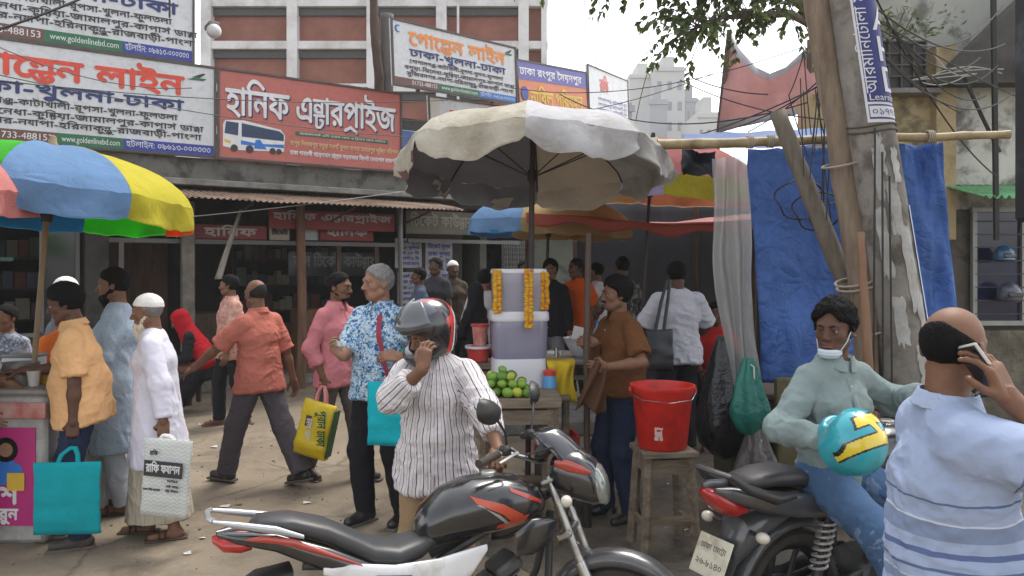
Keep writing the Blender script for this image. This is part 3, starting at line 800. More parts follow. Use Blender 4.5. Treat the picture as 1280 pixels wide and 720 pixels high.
# ------------------------------------------------------------------ motorcycles (x forward, z up, origin on the ground under the rear axle)
RUB = M('tyre_rubber', (.022, .021, .020), .85, var=.3, bump=.5, bs=120, dirt='#4a4034', ds=5, da=.6)
ALLOY = M('alloy_black', (.02, .02, .021), .4, metal=.4, dirt='#3a342c', ds=6)
STEEL = M('steel_worn', (.45, .44, .42), .32, metal=.9, var=.15, dirt='#4b4238', ds=9)
CHROME = M('chrome', (.65, .65, .65), .15, metal=1, var=.05)
ENGINE = M('engine_grey', (.10, .10, .10), .5, metal=.6, dirt='#2a2520', ds=8, da=.6)
BLACKP = M('black_plastic', (.016, .016, .017), .5, var=.2, dirt='#3c362e', ds=7, da=.5)
GLOSSK = M('black_paint', (.010, .010, .012), .22, coat=.8, var=.1, dirt='#39342d', ds=7, da=.35, bump=.03)
GREYK = M('grey_paint', (.055, .057, .06), .3, coat=.6, var=.1, dirt='#39342d', ds=7, da=.35, bump=.03)
REDP = M('red_paint', (.34, .03, .015), .25, coat=.8, var=.1, bump=.02)
ORANGEP = M('orange_red_decal', (.42, .055, .02), .3, coat=.5, var=.1, bump=.02)
WHITEP = M('white_paint', (.62, .62, .62), .28, coat=.6, var=.05, dirt='#8a8274', ds=6, da=.35, bump=.02)
SILVERP = M('silver_paint', (.38, .39, .40), .3, metal=.5, coat=.4, var=.06, bump=.02)
SEATM = M('seat_vinyl', (.028, .028, .030), .42, var=.15, bump=.35, bs=220, bd=.002, dirt='#3a352f', ds=5, da=.4)
REDLENS = M('red_lens', (.35, .012, .01), .18, coat=.6, var=.1, bump=.2, bs=120)
CLEARLENS = M('headlamp_lens', (.26, .28, .25), .10, coat=1, var=.4, vs=14, bump=.15, bs=60, metal=.35)
AMBER = M('clear_indicator', (.55, .50, .42), .15, coat=.5, bump=.3, bs=90)
SMOKE = M('smoked_visor', (.035, .037, .042), .12, coat=.8, var=.1, bump=.02)
PLATE = M('plate_cream', (.62, .58, .45), .55, var=.1, dirt='#6a5a40', ds=8)
INK = M('dark_ink', (.03, .03, .03), .7, var=0)
SPRING = M('shock_spring', (.50, .50, .50), .3, metal=.5)
def motorcycle(label, loc, yaw, lean, sc, kind, steer=0):
    rt = empty('motorcycle', loc, 0, label, 'motorcycle'); rt.scale = (sc,)*3
    rt.rotation_euler = (R(lean), 0, R(yaw)); rt.rotation_mode = 'XYZ'
    WB = 1.30; rw = .305
    def wheel(cx, wr_, front, par, X0):
        w = empty('wheel', (0, 0, 0)); w.parent = par; X = X0 @ Matrix.Rotation(R(90), 4, 'X')
        tw = .045 if front else .056; r0 = wr_
        prof = [(r0-.075, -tw*.62), (r0-.05, -tw), (r0-.02, -tw*.95), (r0-.004, -tw*.5), (r0, 0), (r0-.004, tw*.5), (r0-.02, tw*.95), (r0-.05, tw), (r0-.075, tw*.62), (r0-.08, 0)]
        m = MB().lathe(prof, 48, X, closed=True)
        for k in range(60):      # tread blocks
            a = 2*math.pi*k/60
            for sg in (-1, 1):
                c = X @ Vector(((r0-.004)*math.cos(a+sg*.02), (r0-.004)*math.sin(a+sg*.02), sg*tw*.55)); 
                m.box(c, (.012, .02, .012), (X @ Matrix.Rotation(a, 4, 'Z') @ Matrix.Rotation(sg*.5, 4, 'X')).to_3x3())
        m.build('tyre', RUB, w)
        ri = r0-.075
        MB().lathe([(ri, -tw*.7), (ri+.008, -tw*.75), (ri-.012, -tw*.4), (ri-.02, 0), (ri-.012, tw*.4), (ri+.008, tw*.75), (ri, tw*.7), (ri-.03, 0)], 40, X, closed=True).build('rim', ALLOY, w)
        sp = MB()
        for k in range(6):
            a = 2*math.pi*k/6+.2
            P = [X @ Vector((q*math.cos(a+d), q*math.sin(a+d), 0)) for q, d in ((.03, .0), (.1, .05), (.17, .02), (ri-.01, -.04))]
            sp.tube(P, [(.018, .016), (.014, .012), (.013, .011), (.018, .014)], 8)
        sp.lathe([(.005, -.05), (.04, -.05), (.045, -.03), (.045, .03), (.04, .05), (.005, .05)], 20, X); sp.build('spokes', ALLOY, w)
        d = MB(); zz = -.062 if front else .06
        if front:
            d.lathe([(.07, zz), (.12, zz), (.12, zz-.004), (.07, zz-.004)], 36, X, closed=True); d.build('brake_disc', STEEL, w)
        else:
            d.lathe([(.06, zz), (.085, zz), (.085, zz+.006), (.06, zz+.006)], 36, X, closed=True); d.build('sprocket', STEEL, w)
            MB().lathe([(.01, -.06), (.075, -.06), (.075, -.03), (.01, -.03)], 28, X).build('brake_drum', ENGINE, w)
        return w
    T = Matrix.Translation
    wheel(0, rw, False, rt, T((0, 0, rw)))
    MB().cyl((0, -.12, rw), (0, .12, rw), .012).build('axle', STEEL, rt)
    # frame, swing arm, engine, exhaust
    fr = MB()
    for sg in (-1, 1):
        fr.tube([(.42, sg*.09, .33), (.44, sg*.1, .55), (.30, sg*.11, .72), (-.12, sg*.10, .78)], .016)
        fr.tube([(.42, sg*.09, .33), (.75, sg*.10, .22), (.95, sg*.06, .55), (1.0, 0, .82)], .017)
        fr.tube([(.44, sg*.05, .70), (.7, sg*.04, .80), (1.0, 0, .9)], .02)
    fr.build('frame', BLACKP, rt)
    sw = MB()
    for sg in (-1, 1): sw.tube([(.42, sg*.085, .36), (.2, sg*.095, .325), (-.04, sg*.095, rw)], [(.016, .024), (.016, .022), (.02, .026)], 10)
    sw.build('swing_arm', BLACKP, rt)
    cg = MB().body([(-.07, .31, .012, .05), (-.03, .315, .014, .075), (.1, .33, .014, .05), (.36, .36, .014, .055), (.42, .36, .012, .03)], 14); cg.xf(T((0, .125, 0))).build('chain_guard', BLACKP, rt)
    en = empty('engine'); en.parent = rt
    e = MB(); e.body([(.38, .33, .10, .05), (.42, .33, .13, .11), (.55, .32, .145, .125), (.70, .31, .13, .11), (.76, .31, .09, .06)], 20)
    e.xf(T((0, 0, 0))); e.build('crankcase', ENGINE, en)
    for sg in (-1, 1):
        MB().cyl((.50, sg*.12, .33), (.50, sg*.165, .33), .095, .085, 24).build('engine_cover', ENGINE, en)
        MB().cyl((.66, sg*.115, .30), (.66, sg*.15, .30), .06, .052, 20).build('engine_cover', ENGINE, en)
    fn_ = MB()
    for k in range(8):
        c = Vector((.64+.012*k, 0, .42+.022*k)); fn_.box(c, (.17, .19, .007), Matrix.Rotation(R(-28), 3, 'Y'), bev=.002)
    fn_.box((.69, 0, .50), (.11, .13, .17), Matrix.Rotation(R(-28), 3, 'Y'), bev=.01); fn_.build('cylinder_fins', ENGINE, en)
    MB().box((.76, 0, .62), (.13, .16, .06), Matrix.Rotation(R(-28), 3, 'Y'), bev=.015).build('cylinder_head', ENGINE, en)
    ex = empty('exhaust'); ex.parent = rt
    MB().tube([(.82, -.06, .56), (.92, -.10, .48), (.90, -.13, .30), (.78, -.145, .22), (.5, -.15, .20), (.25, -.15, .24)], .02, 12).build('header_pipe', STEEL, ex)
    MB().tube([(.28, -.155, .235), (.22, -.16, .25), (.0, -.165, .31), (-.2, -.17, .37), (-.24, -.17, .38)], [.026, .045, .05, .046, .03], 18).build('muffler', M('muffler_black', (.03, .03, .03), .4, metal=.5), ex)
    MB().box((.03, -.222, .325), (.24, .008, .07), Matrix.Rotation(R(-15), 3, 'Y'), bev=.004).build('heat_shield', STEEL, ex)
    # rear shocks
    for sg in (-1, 1):
        so_ = MB().cyl((.02, sg*.13, .34), (.12, sg*.135, .68), .014); so_.cyl((.02, sg*.13, .34), (.055, sg*.132, .46), .024); sh = so_.build('shock_absorber', BLACKP, rt)
        P = []
        for k in range(97):
            t = k/96; a = t*2*math.pi*8; c = Vector((.05, sg*.132, .45)).lerp(Vector((.115, sg*.135, .66)), t); P.append(c+Vector((.036*math.cos(a), .036*math.sin(a), 0)))
        MB().tube(P, .0062, 6).build('spring', SPRING, sh)
    def lift(x): t_ = max(0, min(1, (.14-x)/.42)); return .085*t_*t_*(3-2*t_) if kind == 'red' else 0
    def up_tail(m): m.v = [(x, y, z+lift(x)-(.022*math.exp(-((x-.26)/.12)**2) if kind == 'red' else 0)) for x, y, z in m.v]; return m
    # tank (superelliptic loft)
    tank_m = GLOSSK
    tk = MB().body([(.36, .80, .055, .06, 2.6), (.40, .83, .105, .09, 2.5), (.48, .87, .135, .115, 2.4), (.60, .895, .155, .125, 2.3), (.72, .90, .16, .125, 2.3), (.82, .895, .145, .11, 2.3), (.90, .885, .11, .085, 2.3), (.94, .88, .07, .055, 2.2)], 32)
    def bend(v):
        x, y, z = v; return (x, y*(1-.25*max(0, (.86-z)/.12) if z < .86 else 1), z)
    tk.v = [bend(v) for v in tk.v]; tank = tk.build('fuel_tank', tank_m, rt, angle=60)
    MB().lathe([(.001, .012), (.03, .012), (.036, .006), (.036, 0)], 24, T((.70, 0, 1.022))).build('fuel_cap', STEEL, tank)
    def decal(pts, mat, name, off=.003, sgs=(-1, 1), hw=None):
        """graphic lying on the tank flank: points (x, z) projected sideways"""
        from mathutils.bvhtree import BVHTree
        bt = BVHTree.FromPolygons(tk.v, tk.f)
        for sg in sgs:
            n = len(pts)//2; rows = []
            m_ = MB()
            def pj(x, z):
                h_ = bt.ray_cast(Vector((x, sg*.5, z)), Vector((0, -sg, 0))); 
                return (h_[0]+Vector((0, sg*off, 0))) if h_[0] else Vector((x, sg*.10, z))
            up_, dn_ = pts
            for i in range(17):
                t = i/16
                def at(L):
                    q = t*(len(L)-1); k = min(int(q), len(L)-2); f_ = q-k; return (L[k][0]*(1-f_)+L[k+1][0]*f_, L[k][1]*(1-f_)+L[k+1][1]*f_)
                a, b = at(up_), at(dn_); rows.append([pj(a[0]+(b[0]-a[0])*j/4, a[1]+(b[1]-a[1])*j/4) for j in range(5)])
            m_.loft(rows, 0, False, closed=False); m_.build(name, mat, tank, angle=180)
    if kind == 'red':
        decal([[(.56, .965), (.70, .92), (.80, .86)], [(.58, .935), (.70, .875), (.745, .835)]], ORANGEP, 'tank_decal')
        decal([[(.58, .93), (.68, .878), (.735, .832)], [(.60, .925), (.68, .862), (.72, .828)]], SILVERP, 'tank_decal', .0035)
        decal([[(.74, .98), (.84, .935), (.90, .905)], [(.74, .965), (.84, .915), (.90, .89)]], REDP, 'tank_decal')
        decal([[(.68, .83), (.77, .852), (.83, .86)], [(.68, .812), (.77, .80), (.815, .82)]], ORANGEP, 'tank_decal')
    # seat: dips for the rider, rises for the pillion
    st = MB(); secs = []
    for x, z, hw, hh in ((-.30, .845, .04, .016), (-.27, .855, .085, .03), (-.15, .862, .105, .038), (-.02, .852, .115, .045), (.08, .82, .122, .05), (.16, .785, .128, .05), (.26, .772, .125, .046), (.36, .778, .105, .046), (.43, .805, .085, .04), (.46, .825, .05, .02)):
        secs.append((x, z, hw, hh, 2.9))
    st.body(secs, 28); up_tail(st).build('seat', SEATM, rt, angle=60)
    if kind == 'red':
        tail = MB()
        for sg in (-1, 1):
            tail.body([(-.42, .835, .012, .008, 2.2, sg*.02), (-.36, .825, .03, .022, 2.3, sg*.06), (-.22, .805, .035, .036, 2.4, sg*.095), (-.02, .765, .035, .05, 2.5, sg*.115), (.12, .725, .03, .05, 2.5, sg*.12), (.26, .69, .022, .03, 2.4, sg*.115), (.34, .68, .01, .012, 2.2, sg*.11)], 16)
        up_tail(tail).build('tail_cowl', GLOSSK, rt, angle=60)
        for sg in (-1, 1):
            q_ = MB().body([(-.33, .822, .006, .003, 2, sg*.093), (-.26, .82, .008, .014, 2, sg*.118), (-.16, .812, .008, .017, 2, sg*.1305), (-.02, .79, .007, .010, 2, sg*.146), (.1, .762, .006, .003, 2, sg*.147)], 12); [up_tail(q_).build('cowl_stripe', REDP, rt) for q_ in [q_]]
            MB().body([(.0, .70, .008, .014, 2.2, sg*.14), (.1, .685, .012, .03, 2.6, sg*.142), (.28, .62, .016, .062, 3, sg*.148), (.46, .605, .018, .075, 3, sg*.15), (.60, .64, .014, .055, 3, sg*.14), (.68, .685, .006, .014, 2.4, sg*.13)], 18).xf(T((-.05, 0, .06))).build('side_panel', WHITEP, rt, angle=60)
            MB().body([(.2, .655, .004, .004, 2, sg*.1655), (.26, .64, .005, .010, 2, sg*.168), (.34, .635, .004, .004, 2, sg*.170)], 10).xf(T((-.05, 0, .06))).build('panel_recess', BLACKP, rt)
        tl = MB().body([(-.435, .815, .03, .012, 2.2), (-.40, .80, .075, .03, 2.4), (-.34, .795, .09, .036, 2.4), (-.30, .795, .08, .03, 2.4)], 16); up_tail(tl).build('tail_light', REDLENS, rt)
        gr = MB()
        for sg in (-1, 1): gr.body([(-.44, .905, .012, .007, 2.2, sg*.105), (-.36, .885, .014, .013, 2.6, sg*.115), (-.22, .855, .014, .016, 2.6, sg*.128), (-.12, .84, .012, .008, 2.4, sg*.13)], 12)
        gr.tube([(-.435, -.1, .905), (-.45, -.06, .907), (-.45, .06, .907), (-.435, .1, .905)], .011, 8); up_tail(gr).build('grab_rail', SILVERP, rt)
    else:
        tail = MB()
        for sg in (-1, 1):
            tail.body([(-.46, .845, .01, .012, 2.2, sg*.04), (-.40, .83, .03, .03, 2.4, sg*.065), (-.26, .79, .036, .048, 2.5, sg*.10), (-.08, .755, .036, .055, 2.5, sg*.125), (.1, .725, .033, .05, 2.4, sg*.135), (.2, .71, .02, .03, 2.3, sg*.13), (.24, .705, .008, .01, 2.2, sg*.125)], 18)
        tail.build('tail_cowl', GREYK, rt, angle=60)
        tl = MB().body([(-.50, .84, .012, .008, 2.2), (-.47, .82, .05, .03, 2.3), (-.42, .79, .075, .048, 2.4), (-.36, .76, .08, .045, 2.4), (-.30, .75, .07, .03, 2.3)], 18); tl.build('tail_light', REDLENS, rt)
        gr = MB()
        for sg in (-1, 1): gr.tube([(-.10, sg*.135, .80), (-.22, sg*.145, .805), (-.36, sg*.13, .86), (-.43, sg*.09, .915)], [(.02, .016), (.03, .024), (.028, .02), (.02, .014)], 12)
        gr.tube([(-.425, -.1, .912), (-.45, -.05, .92), (-.45, .05, .92), (-.425, .1, .912)], (.022, .012), 10); gr.build('grab_rail', SEATM, rt)
        for sg in (-1, 1):
            sp_ = MB().body([(.18, .66, .008, .02, 2.3, sg*.13), (.26, .63, .014, .07, 2.8, sg*.14), (.40, .60, .014, .10, 3, sg*.14), (.52, .62, .01, .05, 2.6, sg*.13)], 16).build('side_panel', GLOSSK, rt, angle=60)
            lm = MB(); X = plane_x((.26, -.158, .66), (.33, -.158, .65)) if sg < 0 else plane_x((.40, .158, .64), (.33, .158, .65))
            letters(lm, 'TVS', X, height=.02, bold=.001); lm.build('lettering', M('badge_white', (.6, .6, .6), .4, var=0), sp_)
    # rear mudguard, plate, indicators
    mg = MB(); rows = []
    for k in range(15):
        a = R(60+k*9.5); r_ = rw+.05+.01*(k > 9); c = (-(r_)*math.cos(a-R(0))*-1 if False else r_*math.cos(a), r_*math.sin(a)+rw)
        w_ = .075
        rows.append([(c[0], -w_, c[1]-.03), (c[0], -w_*.8, c[1]), (c[0], 0, c[1]+.012), (c[0], w_*.8, c[1]), (c[0], w_, c[1]-.03)])
    mg.loft(rows, 0, False, closed=False); mgo = mg.build('rear_mudguard', BLACKP if kind == 'red' else GREYK, rt, angle=180, solid=.006)
    fl = MB()
    if kind == 'red':
        fl.body([(-.46, .60, .05, .02), (-.40, .64, .085, .05), (-.28, .70, .09, .06), (-.15, .74, .08, .03)], 16); fl.build('tail_bracket', BLACKP, rt)
        pl0, pl1 = Vector((-.50, 0, .48)), Vector((-.43, 0, .64))
    else:
        fl.body([(-.36, .55, .05, .07, 2.6), (-.31, .62, .085, .09, 2.6), (-.2, .67, .09, .06, 2.6), (-.05, .70, .08, .03, 2.6)], 18); fl.build('tail_bracket', GREYK, rt)
        MB().tube([(-.36, 0, .54), (-.42, 0, .44), (-.50, 0, .33), (-.56, 0, .27)], [(.07, .012), (.075, .01), (.08, .009), (.075, .006)], 12).build('mud_flap', GREYK, rt)
        pl0, pl1 = Vector((-.485, 0, .47)), Vector((-.40, 0, .655))
    d = (pl1-pl0).normalized(); X = Matrix(((0, d.x, -d.z, pl0.x), (-1, d.y, 0, pl0.y), (0, d.z, d.x, pl0.z), (0, 0, 0, 1)))
    pm = MB().box((0, .09, 0), (.20, .17, .004), bev=.002); pm.xf(X); po = pm.build('number_plate', PLATE, rt)
    lt_ = MB(); letters(lt_, 'ঢাকা মেট্রো', X @ T((0, .115, .0035)), width=.15, align='c'); letters(lt_, '৫১-৩০৭২' if kind == 'red' else '২৬-৮১৪০', X @ T((0, .045, .0035)), width=.16, align='c'); lt_.build('lettering', INK, po)
    for sg in (-1, 1):
        i_ = MB().cyl((-.30, sg*.08, .66), (-.31, sg*.14, .66), .009); i_ = i_.build('indicator', BLACKP, rt)
        MB().ball((-.315, sg*.165, .66), (.028, .032, .024), 10).build('indicator_lens', AMBER, i_)
    # --- steering group
    stx = empty('steering', (1.06, 0, .62)); stx.parent = rt; stx.rotation_euler = (0, 0, R(steer)); stx['kind'] = 'part'
    rise = .065 if kind == 'red' else 0
    def P_(x, y, z): return (x-1.06, y, z-.62+(rise if z > .8 else 0))
    wheel(0, rw-.01, True, stx, T(P_(WB, 0, rw-.01)))
    for sg in (-1, 1):
        MB().cyl(P_(1.02, sg*.085, .92), P_(1.165, sg*.085, .58), .019, n=14).build('fork_tube', BLACKP if kind != 'red' else STEEL, stx)
        MB().tube([P_(1.15, sg*.085, .615), P_(1.27, sg*.085, .34), P_(WB, sg*.085, .28)], [.026, .028, .022], 14).build('fork_leg', STEEL if kind == 'red' else ENGINE, stx)
    yk = MB().box(P_(1.02, 0, .90), (.06, .24, .02), Matrix.Rotation(R(-23), 3, 'Y'), bev=.006); yk.box(P_(1.09, 0, .73), (.07, .23, .03), Matrix.Rotation(R(-23), 3, 'Y'), bev=.006); yk.build('fork_yoke', STEEL, stx)
    fm = MB(); rows = []
    for k in range(17):
        a = R(38+k*6.6); r_ = rw+.035; x_, z_ = r_*math.cos(a), r_*math.sin(a); w_ = .066*min(1, .45+k*.16)*min(1, .5+(16-k)*.2); up_ = .014
        if k < 3: z_ -= .0
        rows.append([P_(WB+x_, -w_*1.05, rw+z_-.05), P_(WB+x_, -w_, rw+z_-.012), P_(WB+x_, -w_*.55, rw+z_+.004), P_(WB+x_, 0, rw+z_+up_), P_(WB+x_, w_*.55, rw+z_+.004), P_(WB+x_, w_, rw+z_-.012), P_(WB+x_, w_*1.05, rw+z_-.05)])
    fm.loft(rows, 0, False, closed=False); fm.build('front_mudguard', GREYK, stx, angle=180, solid=.005)
    # handlebar, grips, levers, mirrors
    hb = MB().tube([P_(.80, -.36, 1.03), P_(.86, -.24, 1.055), P_(.98, -.10, .985), P_(.99, 0, .975), P_(.98, .10, .985), P_(.86, .24, 1.055), P_(.80, .36, 1.03)], .011, 10); hb.build('handlebar', CHROME if kind == 'red' else BLACKP, stx)
    for sg in (-1, 1):
        MB().tube([P_(.79, sg*.385, 1.025), P_(.798, sg*.365, 1.028), P_(.845, sg*.27, 1.048)], [.02, .0175, .017], 12).build('grip', RUB, stx)
        MB().box(P_(.865, sg*.235, 1.058), (.05, .05, .045), Matrix.Rotation(R(sg*25), 3, 'Z'), bev=.012).build('switch_box', BLACKP, stx)
        MB().tube([P_(.89, sg*.22, 1.06), P_(.93, sg*.27, 1.055), P_(.88, sg*.39, 1.03)], [(.008, .01), (.008, .007), (.009, .006)], 8).build('lever', ALLOY if kind != 'red' else STEEL, stx)
        mr = empty('mirror'); mr.parent = stx
        MB().tube([P_(.87, sg*.225, 1.07), P_(.875, sg*.26, 1.14), P_(.86, sg*.34, 1.21), P_(.855, sg*.375, 1.225)], [.006, .006, .007, .008], 8).build('mirror_stem', BLACKP, mr)
        X = T(P_(.85, sg*.40, 1.245)) @ Matrix.Rotation(R(sg*12), 4, 'Z') @ Matrix.Rotation(R(sg*16), 4, 'X')
        mh = MB().body([(.03, 0, .02, .012, 2.3), (.022, 0, .062, .036, 2.5), (.0, 0, .082, .05, 2.6), (-.016, 0, .085, .053, 2.7), (-.02, 0, .08, .048, 2.7)], 24, X=X); mh.build('mirror_housing', BLACKP, mr, angle=60)
        MB().body([(-.0205, 0, .076, .044, 2.7), (-.022, 0, .074, .042, 2.7)], 24, X=X).build('mirror_glass', CHROME, mr)
    for y_ in (-.03, .035): MB().tube([P_(.93, y_*4, 1.02), P_(1.06, y_*5, 1.06), P_(1.14, y_*3, .92), P_(1.08, y_*2, .74)], .005, 6).build('cable', RUB, stx)
    # headlamp cowl with visor
    cw = MB().body([(1.03, .92, .10, .075, 2.6), (1.08, .93, .125, .105, 2.6), (1.16, .915, .125, .115, 2.5), (1.22, .885, .105, .10, 2.4), (1.25, .865, .085, .075, 2.3)], 28); cw.xf(T((-1.06, 0, -.62+rise))); cw.build('headlamp_cowl', GLOSSK, stx, angle=60)
    hl_ = MB().body([(1.205, .895, .098, .085, 2.3), (1.245, .875, .092, .085, 2.3), (1.27, .85, .075, .065, 2.2), (1.28, .835, .045, .04, 2.2)], 26); hl_.xf(T((-1.06, 0, -.62+rise))); hl_.build('headlamp', CLEARLENS, stx, angle=60)
    vs_ = MB(); rows = []
    for k, (x, z, w_) in enumerate(((1.215, .965, .105), (1.17, 1.015, .112), (1.11, 1.075, .105), (1.06, 1.115, .085), (1.04, 1.128, .06))):
        rows.append([P_(x-.09*abs(j/4)**2, w_*j/4, z-.02*abs(j/4)**2) for j in range(-4, 5)])
    vs_.loft(rows, 0, False, closed=False); vs_.build('windscreen', SMOKE, stx, angle=180, solid=.006)
    if kind == 'red':
        for sg in (-1, 1): MB().body([(1.06, .985, .004, .012, 2.2, sg*.122), (1.12, .975, .006, .026, 2.4, sg*.128), (1.19, .955, .005, .018, 2.2, sg*.122), (1.22, .945, .003, .006, 2, sg*.112)], 12).xf(T((-1.06, 0, -.62+rise))).build('cowl_decal', REDP, stx)
    MB().box(P_(1.0, 0, 1.03), (.09, .17, .06), Matrix.Rotation(R(-35), 3, 'Y'), bev=.02).build('instrument_cluster', BLACKP, stx)
    for sg in (-1, 1):
        i_ = MB().cyl(P_(1.12, sg*.12, .84), P_(1.12, sg*.18, .84), .009).build('indicator', BLACKP, stx); MB().ball(P_(1.125, sg*.205, .84), (.026, .03, .026), 10).build('indicator_lens', AMBER, i_)
    for sg in (-1, 1):
        MB().body([(.76, .74, .012, .05, 2.6, sg*.135), (.84, .76, .016, .075, 2.6, sg*.135), (.93, .77, .014, .06, 2.4, sg*.115), (.98, .78, .008, .03, 2.2, sg*.10)], 14).build('tank_shroud', GLOSSK, rt, angle=60)
        MB().tube([(.46, sg*.12, .27), (.46, sg*.24, .27)], .014, 8).build('footpeg', RUB, rt)
        MB().tube([(.2, sg*.11, .33), (.14, sg*.2, .33)], .012, 8).build('pillion_peg', RUB, rt)
    MB().tube([(.5, .12, .24), (.42, .2, .12), (.36, .26, .02)], [.012, .011, .014], 8).build('side_stand', BLACKP, rt)
    return rt
# ------------------------------------------------------------------ ground
def ground_fn(t, vec):
    a = t.noise(.55, 7, .65, vec, .5); b = t.noise(2.6, 8, .68, vec, .3); c = t.noise(26, 5, .65, vec); w = t.noise(.9, 4, .6, vec, 1.2)
    base = t.ramp(a, [(.3, (.165, .130, .092)), (.52, (.225, .182, .132)), (.75, (.275, .228, .17))])
    base = t.mix(t.ramp(b, [(.50, (0, 0, 0)), (.70, (.75,)*3)]), base, (.12, .097, .07))
    base = t.mix(t.ramp(w, [(.57, (0, 0, 0)), (.63, (.5,)*3), (.70, (.1,)*3)]), base, (.095, .08, .06))
    vo = t.n('TexVoronoi', Scale=.8); vo.feature = 'DISTANCE_TO_EDGE'; wv = t.n('Mix'); wv.data_type = 'VECTOR'; nn = t.n('TexNoise', Scale=3.0, Detail=5.0); t.l(vec, nn.inputs['Vector']); wv.inputs[0].default_value = .16
    t.l(vec, wv.inputs[4]); t.l(nn.outputs['Color'], wv.inputs[5]); t.l(wv.outputs[1], vo.inputs['Vector'])
    base = t.mix(t.math('MULTIPLY', t.ramp(vo.outputs['Distance'], [(.004, (1, 1, 1)), (.014, (0, 0, 0))]), t.ramp(a, [(.45, (0, 0, 0)), (.55, (.5,)*3)])), base, (.055, .045, .035))
    return t.mix(t.ramp(c, [(.55, (0, 0, 0)), (.75, (.5,)*3)]), base, (.31, .265, .205))
GND = M('dusty_asphalt', fn=ground_fn, rough=.9, var=.1, vs=60, bump=.5, bs=70, bd=.01, spec=.25)
def mud_fn(t, vec):
    a = t.noise(2.2, 7, .65, vec, .5); b = t.noise(9, 5, .6, vec)
    c = t.ramp(a, [(.3, (.05, .042, .033)), (.5, (.10, .083, .062)), (.7, (.17, .14, .105))])
    return t.mix(t.ramp(b, [(.56, (0, 0, 0)), (.7, (.8,)*3)]), c, (.045, .04, .034))
MUD = M('damp_dirt', fn=mud_fn, rough=.75, var=.15, vs=40, bump=.8, bs=30, bd=.02)
MB().sheet(lambda u, v: (-150+300*u, -40+440*v, 0), 60, 88).build('ground', GND, smooth=False)['kind'] = 'structure'
def mud(u, v):
    a = u*2*math.pi; r_ = (1+.18*nz((math.cos(a)*2, math.sin(a)*2, 0), 1, 4)+.09*nz((math.cos(a)*6, math.sin(a)*6, 0), 1, 8))*v
    return (2.05+2.35*r_*math.cos(a), 5.1+2.3*r_*math.sin(a), .005+.012*(1-v**4)+.010*nz((r_*math.cos(a)*3, r_*math.sin(a)*3, 0))*(1-v**4))
MB().sheet(mud, 90, 26).build('dirt_patch', MUD)['kind'] = 'structure'
LITM = [M('litter_paper', (.55, .53, .48), .8, var=.2), M('litter_wrapper', (.5, .32, .05), .5, var=.2), M('litter_leaf', (.10, .08, .05), .8)]
lb = MB(); rr = random.Random(5)
for i in range(95):
    u, v = rr.uniform(20, 1000), 470+230*rr.random()**1.2; p = GX(u, v); a = rr.uniform(0, 6.28); k = rr.uniform(.012, .05)*(1 if rr.random() < .8 else 1.6); m_ = 0 if rr.random() < .55 else (2 if rr.random() < .8 else 1)
    q = [p+Vector((math.cos(a+j*1.57+rr.uniform(-.3, .3))*k, math.sin(a+j*1.57)*k*.7, .006+rr.uniform(0, .02)*(j % 2))) for j in range(4)]
    lb.add([tuple(x) for x in q], [(0, 1, 2), (0, 2, 3)], m_)
lb.build('litter', LITM, smooth=False, solid=.001)['kind'] = 'stuff'
def pebble_fn():
    m = MB()
    for i in range(420):
        u, v = rr.uniform(0, 1280), 480+235*rr.random(); p = GX(u, v); k = rr.uniform(.004, .013)
        m.ball((p.x, p.y, k*.5), (k*rr.uniform(.7, 1.4), k, k*.7), 3)
    return m
pebble_fn().build('pebbles', M('pebble_stone', (.2, .17, .14), .9, var=.3))['kind'] = 'stuff'

# ------------------------------------------------------------------ bus office building along the left
FO = Vector((-3.09, 11.2, 0)); FA = math.atan2(.557, .83)
FX = Matrix.Translation(FO) @ Matrix.Rotation(FA, 4, 'Z')
def FP(s, t, z): return FX @ Vector((s, t, z))
CONC = M('mossy_concrete', (.13, .125, .11), .9, var=.35, vs=3, bump=.5, bs=30, dirt='#23221c', ds=2.2, da=.8)
LEDGE = M('grey_ledge', (.24, .23, .21), .9, var=.25, vs=5, dirt='#3a3630', ds=4, da=.6)
TIN = M('rusty_tin', (.22, .15, .105), .65, metal=.2, var=.2, vs=4, dirt='#4a382c', ds=3, da=.8)
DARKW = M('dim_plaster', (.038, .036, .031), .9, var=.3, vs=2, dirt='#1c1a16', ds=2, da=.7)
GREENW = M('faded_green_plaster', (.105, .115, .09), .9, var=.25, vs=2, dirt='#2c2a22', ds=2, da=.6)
WOODD = M('dark_wood', (.075, .045, .028), .75, var=.3, vs=9, stretch=(4, 4, .6), dirt='#241a12', ds=5)
WOODB = M('brown_panel', (.16, .075, .035), .6, var=.3, vs=7, stretch=(3, 3, .5), dirt='#2a1a10', ds=4)
ALUF = M('window_frame_metal', (.15, .148, .14), .5, metal=.4, var=.15)
DGLASS = M('dark_glass', (.02, .023, .024), .12, var=.3, bump=.04)
bld = empty('bus_office', FO, FA, 'low concrete bus office with open dark shop fronts under a rusty tin awning', 'shop building')
def part(name, mb, mats, par=bld, **kw): return mb.build(name, mats, par, **kw)
part('roof_slab', MB().box((0.2, 1.6, 3.10), (13.6, 3.1, .30)), CONC, smooth=False)
part('ledge', MB().box((.2, .02, 2.905), (13.5, .26, .085), bev=.01), LEDGE, smooth=False)
part('dark_gap_strip', MB().box((.2, .16, 2.80), (13.4, .06, .12)), DARKW, smooth=False)  # dark strip stands in for the shaded gap under the ledge
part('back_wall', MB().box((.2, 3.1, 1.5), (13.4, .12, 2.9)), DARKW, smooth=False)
part('plinth', MB().box((.2, 1.72, .07), (13.4, 2.7, .14), bev=.01), LEDGE, smooth=False)
